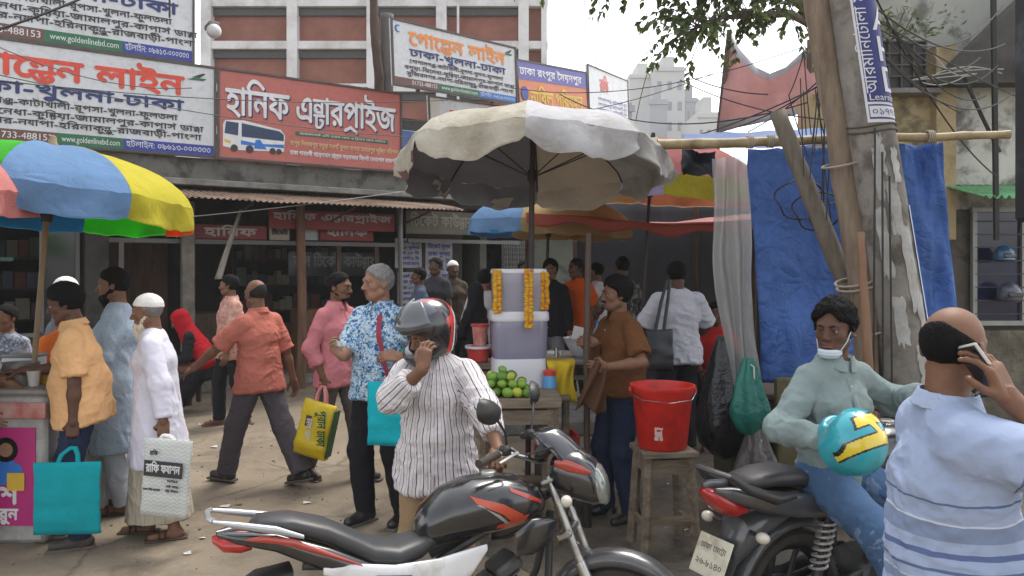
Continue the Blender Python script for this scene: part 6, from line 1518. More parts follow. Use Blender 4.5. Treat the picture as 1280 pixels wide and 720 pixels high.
MB().box((.28, .25, .42), (1.5, .5, .84), bev=.02).build('body', M('mossy_board', (.10, .085, .05), .9, var=.35, vs=4, dirt='#20261a', ds=4, da=.8), sc); MB().box((-.12, -.06, .5), (.14, .08, 1.0), bev=.01).build('post', M('mossy_post', (.17, .14, .07), .9, var=.3, vs=5, dirt='#2c3318', ds=5), sc); MB().box((.28, .25, .86), (1.56, .56, .04), bev=.008).build('top', WOODD, sc)
# utility pole
PC = M('pole_concrete', (.22, .20, .175), .95, var=.3, vs=6, bump=.7, bs=28, bd=.008, dirt='#463f35', ds=3.2, da=.7)
up_ = empty('utility_pole', (2.53, 4.6, 0), 0, 'thick grey concrete utility pole with torn papers and a vertical poster', 'utility pole'); tx_ = -.148
def pc(z): return Vector((tx_*z*1.0, 0, z))
def pr_(z): return .168-.0135*z
MB().tube([pc(z) for z in np.linspace(0, 7.2, 30)], [pr_(z) for z in np.linspace(0, 7.2, 30)], 40).build('shaft', PC, up_, angle=180)
def wrap(a, h_, d=.003):
    c = pc(h_); r_ = pr_(h_)+d; return (c.x+r_*math.sin(a), -r_*math.cos(a), h_)
def patch(a0, a1, z0, z1, mat, name, d=.003, rag=0, seed=0):
    m = MB(); m.sheet(lambda u, v: wrap(a0+(a1-a0)*u+rag*nz((u*3, v*5, seed)), z0+(z1-z0)*v+rag*.4*nz((u*6, v*3, seed+4)), d), 14, 20); m.build(name, mat, up_, angle=180)
zt, zb = hz(0, 4.45)+.35, hz(152, 4.45); a0, a1 = R(-30), R(78)
patch(a0, a1, zb, zt, M('poster_white', (.62, .62, .64), .6, var=.04), 'poster'); patch(a0+R(6), a1-R(2), zb+.12, zt, M('poster_navy', (.03, .035, .16), .6, var=.08), 'poster_panel', .005); patch(a0+R(6), a1-R(2), zb+.02, zb+.105, MATS['poster_navy'], 'poster_strip', .0045); patch(a0+R(8), a1-R(4), zb+.03, zb+.095, MATS['poster_white'], 'poster_strip', .006)
def wtext(txt, a, z, h_, mat, up=False, bold=1.0, wide=1):
    V, Fc, w = text_mesh(txt); sc_ = h_/.62; m = MB(); vs = []
    for x, y in V:
        x *= sc_*wide; y *= sc_
        aa, zz = (a+x/.12, z+y) if not up else (a-y/.12, z+x)
        vs.append(wrap(aa, zz, .008))
    m.add(vs, Fc); m.build('lettering', mat, up_, smooth=False)
PW = MATS['poster_white']
for ch, z in (('D', zb+.18), ('H', zb+.36), ('A', zb+.54)):
    for q in (0, .006, .012): wtext(ch, R(15), z, .13, PW, wide=1.15) if q == 0 else None
    wtext(ch, R(17), z+.004, .13, PW, wide=1.15)
wtext('আরমানিটোলা মাঠ', R(4), zb+.17, .055, PW, up=True); wtext('Learning', R(-20), zb+.128, .034, PW); wtext('০১৭৭১-২০', R(-18), zb+.045, .034, MATS['poster_navy'])
TORN = M('torn_paper', (.46, .46, .45), .85, var=.25, vs=10, dirt='#8a8274', ds=8, da=.7)
for i, (a, z, w, h_) in enumerate(((-.2, 1.95, .5, .3), (.1, 1.5, .5, .5), (.35, 1.25, .35, .35), (-.35, 2.3, .3, .22), (.2, 2.25, .35, .2), (.0, 1.05, .45, .25), (-.75, 1.7, .4, .4), (-.6, 1.3, .45, .28), (-.55, 2.15, .3, .3))): patch(a, a+w, z, z+h_, TORN, 'torn_paper', .003+.0006*i, .10, i*3)
patch(R(48), R(66), 1.42, 2.12, M('paper_bluewhite', (.40, .46, .62), .7, var=.2, vs=14, dirt='#d0d4dc', ds=12, da=.7), 'paper_strip', .008)
for z in (hz(160, 4.6), hz(163, 4.6)-.02): MB().tube([wrap(q, z+.012*math.sin(q*2), .006) for q in np.linspace(0, 6.28, 30)], .006, 5, closed=False).build('wire_band', M('wire_rust', (.10, .07, .05), .7), up_)
# leaning trunk and log
BARK = M('pale_bark', (.205, .155, .11), .9, var=.35, vs=6, stretch=(4, 4, .7), bump=.5, bs=20, dirt='#5a4430', ds=4); BARK2 = M('grey_bark', (.15, .125, .095), .85, var=.3, vs=6, stretch=(4, 4, .7), bump=.6, bs=24, dirt='#3a2e22', ds=4)
def pole_thing(label, pts, rads, mat, name, cat):
    o = Vector(pts[-1]); k = 24; P = []; Q = []
    for i in range(k+1):
        t = i/k*(len(pts)-1); j = min(int(t), len(pts)-2); f_ = t-j; p = Vector(pts[j]).lerp(Vector(pts[j+1]), f_); P.append(p-o+Vector((.012*nz((t*3, 0, 1)), .012*nz((t*3, 5, 1)), 0))); Q.append((rads[j]+(rads[j+1]-rads[j])*f_)*(1+.08*nz((t*5, 2, 2))))
    e = empty(name, o, 0, label, cat); MB().tube(P, Q, 14).build('trunk', mat, e, angle=180); return e
tr_ = pole_thing('brown wooden trunk strapped along the utility pole', [W(1008, -160, 4.75), W(1022, 0, 4.72), W(1052, 190, 4.68), W(1082, 400, 4.62), W(1090, 700, 4.6)], [.085, .085, .075, .07, .07], BARK, 'wooden_trunk', 'trunk')
pole_thing('short grey log leaning against the wooden trunk', [W(972, 140, 5.02), W(1020, 262, 4.92), W(1064, 372, 4.82), W(1092, 440, 4.72)], [.052, .055, .06, .058], BARK2, 'leaning_log', 'log')
pole_thing('thin reddish stake tied at the foot of the wooden trunk', [W(1076, 290, 4.40), W(1082, 400, 4.40), W(1092, 560, 4.4), W(1096, 690, 4.4)], [.02, .026, .026, .026], M('red_stake', (.22, .12, .07), .7), 'stake', 'stake')
RAGR = M('rag_rope', (.30, .25, .2), .9)
for z0_, u_ in ((352, 1068), (358, 1070), (412, 1085), (205, 1052)):
    c = W(u_, z0_, 4.66); tie = MB().tube([Vector((.11*math.cos(q), .11*math.sin(q), .03*math.sin(q+1))) for q in np.linspace(0, 6.0, 14)], .008, 5).build('rope', RAGR); tie.location = c; tag(tie, 'pale rope tied around the wooden trunk beside the utility pole', 'rope', 'ropes tied around the wooden trunk')
# dark panel at right edge
dp = empty('metal_cabinet', (2.66, 3.5, 2.10), 0, 'dark stained metal cabinet cut by the right edge', 'cabinet')
DKM = M('stained_metal', (.022, .023, .026), .55, metal=.3, var=.5, vs=5, bump=.4, bs=14, dirt='#5a6060', ds=3, da=.3)
MB().box((.08, .15, .75), (.5, .34, 1.75), bev=.02).build('body', DKM, dp); MB().box((.08, -.03, .75), (.44, .02, 1.6), bev=.008).build('door', DKM, dp)
for k in range(7): MB().tube([(-.14+.03*k, -.02, -.1), (-.13+.03*k+.01*(k % 3), -.03, -.3-.08*(k % 3))], [.016, .006], 6).build('hanging_rag', M('rag_dark', (.10, .09, .07), .9), dp)
MB().tube([(.2, .3, -1.98), (.2, .3, 1.8)], .06, 12).build('support_pole', PC, dp)

# ------------------------------------------------------------------ tree, banner, wires
LEAFS = [M('leaf_%d_green' % i, c, .55, var=.25, vs=3, trans=.45, bump=0) for i, c in enumerate(((.11, .15, .045), (.17, .21, .07), (.08, .12, .04)))]
for m_ in LEAFS: m_.name = m_.name.replace('_0_', '_mid_').replace('_1_', '_light_').replace('_2_', '_dark_')
te = empty('street_tree', (3.28, 7.3, .3), 0, 'leafy tree whose branches hang in from the top behind the trunk', 'tree'); o = te.location
MB().tube([(0, 0, 0), (-.1, 0, 2), (-.15, -.05, 3.6), (-.3, 0, 5.0), (-.4, 0, 6.6)], [.14, .12, .11, .09, .05], 12).build('trunk', BARK2, te, angle=180)
lm_ = MB(); lf_ = MB(); br_ = MB(); r5 = random.Random(11)
limbs = [[(-.15, 0, 3.7), (-.6, -.1, 4.1), (-1.3, -.2, 4.25), (-2.0, -.2, 4.42), (-2.5, -.1, 4.65)], [(-.2, 0, 4.0), (-.7, .2, 4.6), (-1.3, .3, 5.0), (-2.0, .2, 5.2)], [(-.3, 0, 4.9), (-.2, .2, 5.6), (.5, .3, 6.2)], [(-.15, -.05, 3.6), (-.5, -.2, 3.8), (-.95, -.25, 3.75), (-1.15, -.3, 3.62)], [(-.2, 0, 4.4), (.4, .1, 5), (1.2, .2, 5.4)]]
limbs = [[(x*1.42 if x < -.25 else x, y, z) for x, y, z in L] for L in limbs]
for L in limbs: br_.tube(L, [.05-.042*i/(len(L)-1) for i in range(len(L))], 7)
def sprig(p, d, L):
    P = [p]; q = p.copy(); dd = d.copy()
    for k in range(5): dd = (dd+Vector((0, 0, -.22))+Vector((r5.uniform(-.2, .2),)*3)*.6).normalized(); q = q+dd*L/5; P.append(q.copy())
    br_.tube([tuple(x) for x in P], [.006, .005, .004, .003, .003, .002], 4)
    for k in range(1, 6):
        for s_ in (-1, 1, 0, 1):
            c = P[k]+Vector((r5.uniform(-.02, .02),)*3); ld = (dd+Vector((r5.uniform(-1, 1), r5.uniform(-1, 1), r5.uniform(-.9, .3)))).normalized(); sd_ = ld.cross(Vector((r5.uniform(-1, 1), r5.uniform(-1, 1), 1))).normalized(); l_ = r5.uniform(.05, .10); w_ = l_*.30
            a = c+ld*l_*.45; lf_.add([tuple(c), tuple(a+sd_*w_+Vector((0, 0, .006))), tuple(c+ld*l_), tuple(a-sd_*w_+Vector((0, 0, .006)))], [(0, 1, 2, 3)], r5.randrange(3))
for li, L in enumerate(limbs):
    nsp = (200, 150, 60, 60, 60)[li]
    for i in range(nsp):
        t = r5.uniform(.25, 1)*(len(L)-1); j = min(int(t), len(L)-2); p = Vector(L[j]).lerp(Vector(L[j+1]), t-j); d = Vector((r5.uniform(-1, .6), r5.uniform(-1, 1), r5.uniform(-.5, .8))).normalized()
        q = p+d*r5.uniform(.05, .32); br_.tube([tuple(p), tuple(q)], [.008, .005], 4); sprig(q, d, r5.uniform(.2, .42))
br_.build('limbs', BARK2, te, angle=180); lf_.build('crown', LEAFS, te, smooth=False)
pl = empty('wall_plant', W(1118, 52, 8.3), 0, 'small green plant growing on the ledge above the grilled window', 'plant'); m = MB()
for i in range(260):
    c = Vector((r5.gauss(0, .28), r5.uniform(-.25, .05), abs(r5.gauss(0, .16)))); ld = Vector((r5.uniform(-1, 1), r5.uniform(-1, 1), r5.uniform(-.3, 1))).normalized(); sd_ = ld.orthogonal().normalized(); l_ = r5.uniform(.05, .10); a = c+ld*l_*.5
    m.add([tuple(c), tuple(a+sd_*l_*.25), tuple(c+ld*l_), tuple(a-sd_*l_*.25)], [(0, 1, 2, 3)], r5.randrange(2))
m.build('foliage', LEAFS, pl, smooth=False); m = MB()
for i in range(7): m.tube([(-.1+.04*i, 0, -.05), (r5.uniform(-.4, .4), -.1, r5.uniform(.1, .3))], .006, 4)
m.build('stem', BARK2, pl)
bn = empty('banner_frame', W(898, 165, 14), 0, 'large faded red and grey banner on a leaning frame by the tree', 'banner'); o = bn.location.copy(); Pq = lambda u, v, y=14: W(u, v, y)-o
edge_t = [(912, 40), (925, 62), (945, 84), (962, 92), (982, 84), (1010, 58), (1060, 30)]; edge_b = [(898, 165), (920, 160), (940, 156), (965, 150), (985, 146), (1010, 140), (1060, 132)]
BNR = M('banner_red', (.60, .32, .30), .6, var=.15, vs=1.5, trans=.3, dirt='#b0807c', ds=1.2); BNG = M('banner_grey', (.36, .35, .38), .6, var=.1, trans=.3)
m = MB(); rows = []
for (ut, vt), (ub, vb) in zip(edge_t, edge_b): rows.append([tuple(Pq(ut+(ub-ut)*k/8, vt+(vb-vt)*k/8, 14+.12*math.sin(ut*.07+k*.6))) for k in range(9)])
m.loft(rows, 0, False, closed=False); m.m = [1 if (i % 8) in (0, 7) else 0 for i in range(len(m.f))]; m.build('sheet', [BNR, BNG], bn, solid=.01, angle=180)
MB().tube([Pq(896, 190), Pq(912, 38)], .05, 8).build('post', WOODD, bn); MB().tube([Pq(1012, 190), Pq(1012, 50)], .05, 8).build('post', WOODD, bn)
rp = pole_thing('old dark timber post at the left end of the orange titled sign', [W(466, -60, 12.6), W(468, 40, 12.6), W(474, 100, 12.6), W(474, 150, 12.6)], [.06, .07, .08, .08], WOODD, 'timber_post', 'post')
pole_thing('second weathered post beside the orange titled sign', [W(484, 18, 12.8), W(483, 100, 12.8), W(482, 150, 12.8)], [.11, .12, .12], M('post_grey', (.12, .11, .10), .9), 'timber_post', 'post')
ra = empty('rooftop_junk', FP(2.4, .6, 3.26), FA, 'dark rooftop shed with a blue tarp between the red sign and the umbrella', 'shed'); MB().box((.0, .5, .5), (1.6, .9, 1.0)).build('wall', SLAB, ra, smooth=False); MB().box((-.35, -.02, .62), (.75, .06, .32), bev=.01).build('blue_cover', TARPL, ra); MB().box((-.35, -.03, .25), (.7, .05, .3), bev=.01).build('pale_panel', PAPER, ra)
CABK = M('cable_black', (.015, .015, .015), .6, var=0); CABG = M('cable_pale', (.34, .32, .29), .7, var=0)
def cable(label, a, b, drop, r_=.007, mat=CABK):
    P = sag(a, b, drop, 18); o = Vector(P[0]); m = MB().tube([p-o for p in P], r_, 5); ob = m.build('cable', mat); ob.location = o; tag(ob, label, 'cable', 'overhead cables of the street')
GL = 'thin black cable sagging across the street'
cable('thick black cable crossing the top left sign at a slant', W(-20, 42, 6.0), W(115, -8, 6.6), .02, .011)
cable('black cable end dangling over the top left sign', W(212, -20, 8), W(212, 22, 8), 0, .011)
for a, b, d in (((-10, 100, 8.0), (560, 125, 12), .12), ((-10, 92, 8.0), (520, 172, 11.8), .1), ((-10, 55, 8.2), (240, 110, 9.8), .15), ((500, 150, 11), (900, 88, 12), .3), ((700, 118, 9), (1010, 128, 6), .25), ((780, 185, 9), (1030, 105, 5.2), .1), ((850, 100, 7), (1070, 152, 5), .08), ((640, 110, 12), (1000, 60, 9), .25), ((865, 97, 6.2), (960, 118, 5.4), .03), ((900, 165, 6), (1060, 80, 4.8), .06), ((935, 165, 6), (1065, 60, 4.8), .05), ((730, -10, 11), (733, 60, 11), .0), ((750, -10, 11), (745, 85, 11), .0), ((808, 15, 11), (815, 78, 11), .05), ((815, 78, 11), (795, 150, 11), -.1)):
    cable(GL, W(*a), W(*b), d, .006 if a[2] > 7 else .005)
r6 = random.Random(3)
for i in range(16):
    u = r6.uniform(985, 1050); v0 = r6.uniform(60, 130); y = r6.uniform(4.75, 5.1); L = r6.uniform(50, 170); cable('loose cable dangling beside the wooden trunk', W(u, v0, y), W(u+r6.uniform(-30, 25), v0+L, y), r6.uniform(.0, .05), .004)
for i in range(9):
    cable('dark cable looping from the pole across the yellow house', W(r6.uniform(1090, 1120), r6.uniform(-20, 130), 4.7), W(r6.uniform(1200, 1270), r6.uniform(0, 230), r6.uniform(6.2, 7.9)), r6.uniform(.02, .3), .006)
cable('thick dark cable slanting down the mossy white wall', W(1205, 95, 7.7), W(1250, 190, 7.7), .02, .02); cable('long dark cable hanging down beside the metal cabinet', W(1242, -10, 7.5), W(1246, 300, 7.5), 0, .03)
for i in range(6): cable('pale wire tangled on the wall above the bamboo pole', W(r6.uniform(1130, 1180), r6.uniform(60, 110), 7.6), W(r6.uniform(1200, 1265), r6.uniform(80, 115), 7.6), r6.uniform(-.1, .15), .006, CABG)
cable('pale string slung across the dark shop front', W(225, 272, 9.6), W(500, 240, 11), .02, .006, CABG)
for i in range(3): cable('cable running down the utility pole', W(1094+i*9, 160+30*i, 4.42), W(1092+i*12, 470+i*45, 4.40), .0, .006)
for i in range(3):
    c = W(1000+i*22, 250+i*14, 5.12); m = MB().tube([c*0+Vector((.16*math.cos(q)*(1+.1*math.sin(3*q)), .02*math.sin(5*q), .13*math.sin(q))) for q in np.linspace(0, 12, 50)], .006, 5); ob = m.build('cable_coil', CABK); ob.location = c; tag(ob, 'black cable coil hanging against the left blue tarp', 'cable coil', 'cable coils on the blue tarp')
# ------------------------------------------------------------------ the people
def LC(loc, hd, h, w):
    d = Vector(w)-Vector(loc); s = h/1.735; r = R(hd)
    return (( d.x*math.cos(r)+d.y*math.sin(r))/s, (-d.x*math.sin(r)+d.y*math.cos(r))/s, d.z/s)
def stripes(per, w1, base, dark, axis=0, second=None):
    def fn(t, vec):
        at = t.n('Attribute'); at.attribute_name = 'pat'; sx = t.n('SeparateXYZ'); t.l(at.outputs['Vector'], sx.inputs[0])
        wob = t.math('MULTIPLY', t.math('SUBTRACT', t.noise(9, 2, .5, vec), .5), .008)
        q = t.math('FRACT', t.math('MULTIPLY', t.math('ADD', sx.outputs[axis], wob), 1/per)); m_ = t.math('LESS_THAN', q, w1)
        c = t.mix(m_, base, dark)
        if second: c = t.mix(t.math('MULTIPLY', t.math('LESS_THAN', t.math('ABSOLUTE', t.math('SUBTRACT', q, second[0])), second[1]), .8), c, second[2])
        return c
    return fn
def polo_fn(t, vec):
    at = t.n('Attribute'); at.attribute_name = 'pat'; sx = t.n('SeparateXYZ'); t.l(at.outputs['Vector'], sx.inputs[0])
    b = (.30, .36, .50); n_ = (.10, .135, .26); g = (.19, .235, .345); w = (.50, .53, .60); l_ = (.27, .36, .58)
    def rmp(fac, st): return t.ramp(fac, st, 'CONSTANT')
    def bands(L, lo, hi, cur=b):
        st = [(0, cur)]
        for a, c, e in L: st += [((a-lo)/(hi-lo), c), ((e-lo)/(hi-lo), cur)]
        return st
    # trunk: pat.y = height above the pelvis (at 1.63 m body)
    def fac(src, lo, hi):
        mr_ = t.n('MapRange'); mr_.inputs[1].default_value = lo; mr_.inputs[2].default_value = hi; t.l(src, mr_.inputs[0]); return mr_.outputs[0]
    T1 = rmp(fac(sx.outputs[1], -.2, .5), bands([(-.03, w, -.022), (.03, g, .055), (.058, w, .062), (.085, n_, .095), (.125, n_, .137), (.165, g, .205), (.207, w, .212), (.262, n_, .267)], -.2, .5))
    # sleeve: pat.y = distance along the upper arm
    T2 = rmp(fac(sx.outputs[1], .35, .85), bands([(.505, n_, .511), (.545, g, .595), (.597, w, .606), (.63, n_, .639), (.65, l_, .66)], .35, .85))
    return t.mix(t.math('GREATER_THAN', sx.outputs[2], .5), T1, T2)
def batik_fn(t, vec):
    a = t.noise(34, 3, .6, vec, 1.2); b_ = t.n('TexVoronoi', Scale=26.0); t.l(vec, b_.inputs['Vector']); c_ = t.noise(60, 2, .5, vec, .8)
    c = t.ramp(a, [(.40, (.50, .58, .64)), (.47, (.22, .38, .54)), (.56, (.035, .09, .21))], 'CONSTANT')
    c = t.mix(t.math('LESS_THAN', b_.outputs['Distance'], .24), c, (.55, .62, .66)); return t.mix(t.math('MULTIPLY', t.math('GREATER_THAN', c_, .62), .8), c, (.03, .08, .2))
def speck_fn(base, dark, sc=40, th=.6):
    def fn(t, vec):
        a = t.noise(sc, 3, .6, vec, .8); return t.mix(t.math('MULTIPLY', t.math('GREATER_THAN', a, th), .7), base, dark)
    return fn
def camo_fn(t, vec):
    a = t.noise(16, 3, .6, vec, .6); return t.ramp(a, [(.40, (.03, .035, .03)), (.5, (.10, .11, .10)), (.58, (.22, .22, .21)), (.64, (.02, .02, .02))], 'CONSTANT')
def lungi_fn(t, vec):
    at = t.n('Attribute'); at.attribute_name = 'pat'; sx = t.n('SeparateXYZ'); t.l(at.outputs['Vector'], sx.inputs[0]); y = sx.outputs[1]
    q = t.math('FRACT', t.math('MULTIPLY', sx.outputs[0], 22)); c = t.mix(t.math('MULTIPLY', t.math('LESS_THAN', q, .1), .5), (.42, .37, .29), (.25, .21, .16))
    d1 = t.math('MULTIPLY', t.math('GREATER_THAN', y, .745), t.math('LESS_THAN', y, .758)); d2 = t.math('MULTIPLY', t.math('GREATER_THAN', y, .770), t.math('LESS_THAN', y, .795))
    return t.mix(t.math('MAXIMUM', d1, d2), c, (.02, .02, .025))
BLKT = cloth('trousers_black', (.016, .016, .019)); GRYT = cloth('trousers_grey', (.085, .075, .085)); JEAN = cloth('jeans_blue', (.055, .095, .18), fn=speck_fn((.06, .11, .20), (.16, .23, .34), 7, .58)); JEAND = cloth('jeans_dark', (.022, .032, .065)); KHA = cloth('khaki', (.30, .20, .115)); GRT2 = cloth('trousers_midgrey', (.11, .10, .095)); DKO = cloth('trousers_olive', (.035, .035, .025))
def tote(label, top, wd, hg, dp, yaw, mat, hand=None, tilt=0, name='tote_bag', hmat=None, pts=None):
    e = empty(name, top, 0, label, 'bag'); e.rotation_euler = (0, R(tilt), R(yaw)); m = MB(); n_ = 16; rings = []
    for j in range(15):
        v = j/14; w = wd/2*(1-.03*math.sin(v*3)); b = dp/2*(.16+.84*math.sin(min(1, v*1.25)*1.57)**.8)*(1-.35*max(0, v-.85)/.15); rg = []
        for i in range(40):
            a = 2*math.pi*i/40; ca, sa = math.cos(a), math.sin(a); x = w*math.copysign(abs(ca)**.25, ca); y = b*math.copysign(abs(sa)**.8, sa); x_ = x+.010*nz((x*9, v*6, yaw)); y_ = y*(1+.6*nz((x*8, v*7, yaw+2))); rg.append((x_, y_, -hg*v+.012*nz((x*6, 3, yaw))*(v < .1)))
        rings.append(rg)
    m.loft(rings[::-1]); bo = m.build('body', mat, e, angle=180)
    if hand is not None:
        Mi = (Matrix.Translation(top) @ Matrix.Rotation(R(yaw), 4, 'Z') @ Matrix.Rotation(R(tilt), 4, 'Y')).inverted(); h_ = Mi @ Vector(hand)
        for sy in (-1, 1): MB().tube([(-wd*.16, sy*dp*.12, -.03), (-wd*.12+h_.x*.5, sy*dp*.1+h_.y*.4, h_.z*.55), (h_.x-.015, h_.y+sy*.008, h_.z), (h_.x+.015, h_.y+sy*.008, h_.z), (wd*.12+h_.x*.5, sy*dp*.1+h_.y*.4, h_.z*.55), (wd*.16, sy*dp*.12, -.03)], (.011, .003), 6).build('handle', hmat or mat, e)
    return e
def surf_letters(e, items, wd, hg, dp, mat, name='lettering', off=.012):
    m = MB()
    for txt, x, y, w, h_, rot in items: letters(m, txt, T_((x*wd, -dp*.55-off, y*hg)) @ Matrix.Rotation(R(90), 4, 'X') @ Matrix.Rotation(R(rot), 4, 'Z'), width=w*wd, height=h_*hg, align='c', bold=.002)
    return m.build(name, mat, e, smooth=False)
def helmet(parent, X, mat, visor, bandm=None, r=.145):
    """full helmet: shell with face opening, visor, trim; local +y forward"""
    f = Fld(); f.put(ell((0, -.01, .02), (.122, .148, .132)), .02); f.put(rc((0, -.02, -.08), (0, .04, -.09), .108, .09), .05); f.put(ell((0, .05, -.085), (.085, .095, .045)), .04)
    f.put(ell((0, -.01, -.02), (.092, .108, .12)), .01, 's'); f.put(bx((0, .15, -.012), (.105, .09, .046), None, .03), .02, 's'); f.put(bx((0, -.03, -.2), (.095, .10, .1), None, .03), .02, 's')
    V, Fq = f.mesh(.0045); V = relax(V, Fq, 2, .5); c = V[Fq].mean(1); mi = np.zeros(len(Fq), int)
    if bandm: mi = bandm(c)
    def tr(v): return [tuple(X @ Vector(p)) for p in v]
    return V, Fq, mi, tr
# 1 man with teal bag at the counter
loc = (-2.74, 4.9, 0); h = 1.64
tl = W(92, 560, 4.72)
i1 = person('man in orange-yellow shirt leaning to the counter with a teal bag', loc, 108, h, 1, 'thick', lean=7, head=(4, -14, 0), belly=.05, build=1.04, res=.0085, seed=1,
    hands={'L': dict(to=LC(loc, 108, h, W(92, 545, 4.70)), elbow=(-.4, -1, -.2), dir=(0, .05, -1), palm=(1, 0, 0), curl=1.25, thumb=.9), 'R': dict(to=LC(loc, 108, h, W(30, 463, 5.0)), elbow=(.5, -.3, -1), palm=(0, 0, -1), curl=.5)},
    feet={'L': dict(at=(-.12, .02, 0), yaw=6), 'R': dict(at=(.13, .22, 0))}, shirt=dict(mat=cloth('shirt_apricot', (.66, .38, .18)), sleeve=.85, hem=-.13, loose=.016, flare=.012, wide=.022), bottom=dict(mat=JEAND), shoes=('shoe', M('shoe_brown', (.05, .04, .034), .6)))
hw = Vector(W(91, 556, 4.70))
tote('flat teal cloth tote bag held by the man in the orange-yellow shirt', W(84, 578, 4.66), .40, .43, .07, 3, cloth('teal_cloth', (.008, .27, .31), bs=9), hw-Vector((0, 0, .02)))
# 2 bearded man in pale blue
loc = (-2.86, 5.55, 0)
person('dark bearded man in a long pale blue tunic behind the teal bag man', loc, 101, 1.74, 0, 'short', beard='full', head=(6, -6, 0), res=.0095, seed=2, hands={'R': dict(to=(.2, .2, 1.0)), 'L': dict(to=(-.25, .1, .86))}, feet={'L': dict(at=(-.1, -.05, 0)), 'R': dict(at=(.1, .1, 0))},
    shirt=dict(name='tunic', mat=cloth('tunic_pale_blue', (.32, .40, .48), fn=speck_fn((.33, .41, .49), (.26, .34, .44), 60, .55)), sleeve=1.95, hem=-.50, flare=.05, loose=.018, band=True, fold=.010, wl=.11, dirs=[V3(1, .2, .15), V3(.4, 1, .1), V3(.8, -.5, .3), V3(.6, .6, .5)]), bottom=dict(mat=cloth('trousers_pale', (.42, .45, .50)), loose=.016), shoes=('sandal', SANDAL))
# 3 white bearded man
loc = (-2.32, 5.02, 0); h = 1.57
i3 = person('old man with cream beard, white skullcap and long white tunic', loc, 105, h, 0, 'capped', 'grey', beard='long', beardc='cream', lean=4, head=(2, -8, 0), res=.0085, seed=3,
    hands={'L': dict(to=LC(loc, 105, h, W(206, 535, 4.78)), elbow=(-.5, -1, -.2), dir=(0, 0, -1), palm=(1, .2, 0), curl=1.25, thumb=.9), 'R': dict(to=(.26, .05, .82))}, feet={'L': dict(at=(-.1, -.10, 0)), 'R': dict(at=(.1, .12, 0))},
    shirt=dict(name='tunic', mat=cloth('tunic_white', (.62, .60, .68)), sleeve=1.93, hem=-.42, flare=.055, loose=.020, band=True, fold=.011, wl=.11, wide=.016, dirs=[V3(1, .2, .15), V3(.4, 1, .1), V3(.8, -.5, .3), V3(.6, .6, .5)]), bottom=dict(mat=cloth('lungi_cream', fn=lungi_fn), kind='lungi', hem=.13, fold=.012, wl=.09), shoes=('sandal', SANDAL))
PRT = cloth('print_bag_white', fn=lambda t, vec: t.mix(t.math('GREATER_THAN', t.math('SINE', t.math('ADD', t.math('MULTIPLY', (sx := t.n('SeparateXYZ'), t.l(vec, sx.inputs[0]))[0].outputs[2], 260), t.math('MULTIPLY', t.math('SINE', t.math('MULTIPLY', sx.outputs[0], 150)), 1.6))), .55), (.60, .60, .57), (.46, .50, .46)), bump=.2)
e = tote('white printed shopping bag carried by the old man in the white tunic', W(211, 549, 4.70), .31, .47, .05, -6, PRT, W(207, 544, 4.74), tilt=4)
m = MB(); m.box((0, -.043, -.175), (.245, .004, .095)); m.build('black_band', INK, e, smooth=False); surf_letters(e, [('রাফি ফ্যাশন', 0, -.415, .70, .095, 0)], .31, .47, .05, S_WHT, off=.0185); surf_letters(e, [('রাফি', -.22, -.2, .16, .05, 0), ('০১৭১১', .2, -.53, .22, .03, 0), ('ঢাকা নিউ মার্কেট', -.22, -.66, .36, .022, 0), ('শার্ট প্যান্ট', .2, -.6, .26, .022, 0), ('থ্রি পিস', .2, -.66, .26, .022, 0)], .31, .47, .05, S_INK)
# 4 cap behind, 23 at edge, 24 seller things
person('man in a pale cap whose head shows behind the dark bearded man', (-3.78, 6.5, 0), 100, 1.66, 0, 'cap', res=.013, seed=4, shirt=dict(mat=cloth('shirt_dim_grey', (.16, .16, .18)), sleeve=.6), bottom=dict(mat=BLKT))
person('man in a white shirt mostly cut by the left edge', (-3.38, 4.72, 0), -80, 1.62, 0, 'short', res=.010, seed=23, hands={'L': dict(to=(-.2, .3, 1.02)), 'R': dict(to=(.2, .2, .95))}, shirt=dict(mat=cloth('shirt_dull_white', (.5, .5, .47)), sleeve=.9), bottom=dict(mat=GRYT))
person('person in bright orange behind the man with the teal bag', (-3.35, 5.75, 0), 60, 1.5, 1, 'short', res=.013, seed=24, shirt=dict(mat=cloth('shirt_bright_orange', (.72, .16, .03)), sleeve=.6), bottom=dict(mat=BLKT))
person('person in a grey patterned shirt behind the counter', (-3.95, 6.0, 0), 170, 1.45, 0, 'short', res=.013, seed=25, shirt=dict(mat=cloth('shirt_grey_pattern', fn=speck_fn((.30, .32, .38), (.04, .05, .09), 28, .5)), sleeve=.6), bottom=dict(mat=BLKT))
# 5 patterned pink shirt
loc = (-3.14, 8.55, 0)
person('man in a pale pink patterned shirt walking by the dark shops', loc, 128, 1.66, 0, 'short', head=(-34, 0, 0), moust=True, res=.0105, seed=5, hands={'R': dict(to=(.32, .02, .86)), 'L': dict(to=(-.26, .12, .86))}, feet={'R': dict(at=(.1, .12, 0)), 'L': dict(at=(-.1, -.12, 0))},
    shirt=dict(mat=cloth('shirt_pink_pattern', fn=speck_fn((.50, .29, .24), (.36, .12, .09), 34, .55)), sleeve=.85, hem=-.16, wide=.024, loose=.016), bottom=dict(mat=BLKT), shoes=('sandal', M('sandal_red', (.12, .04, .03), .6)))
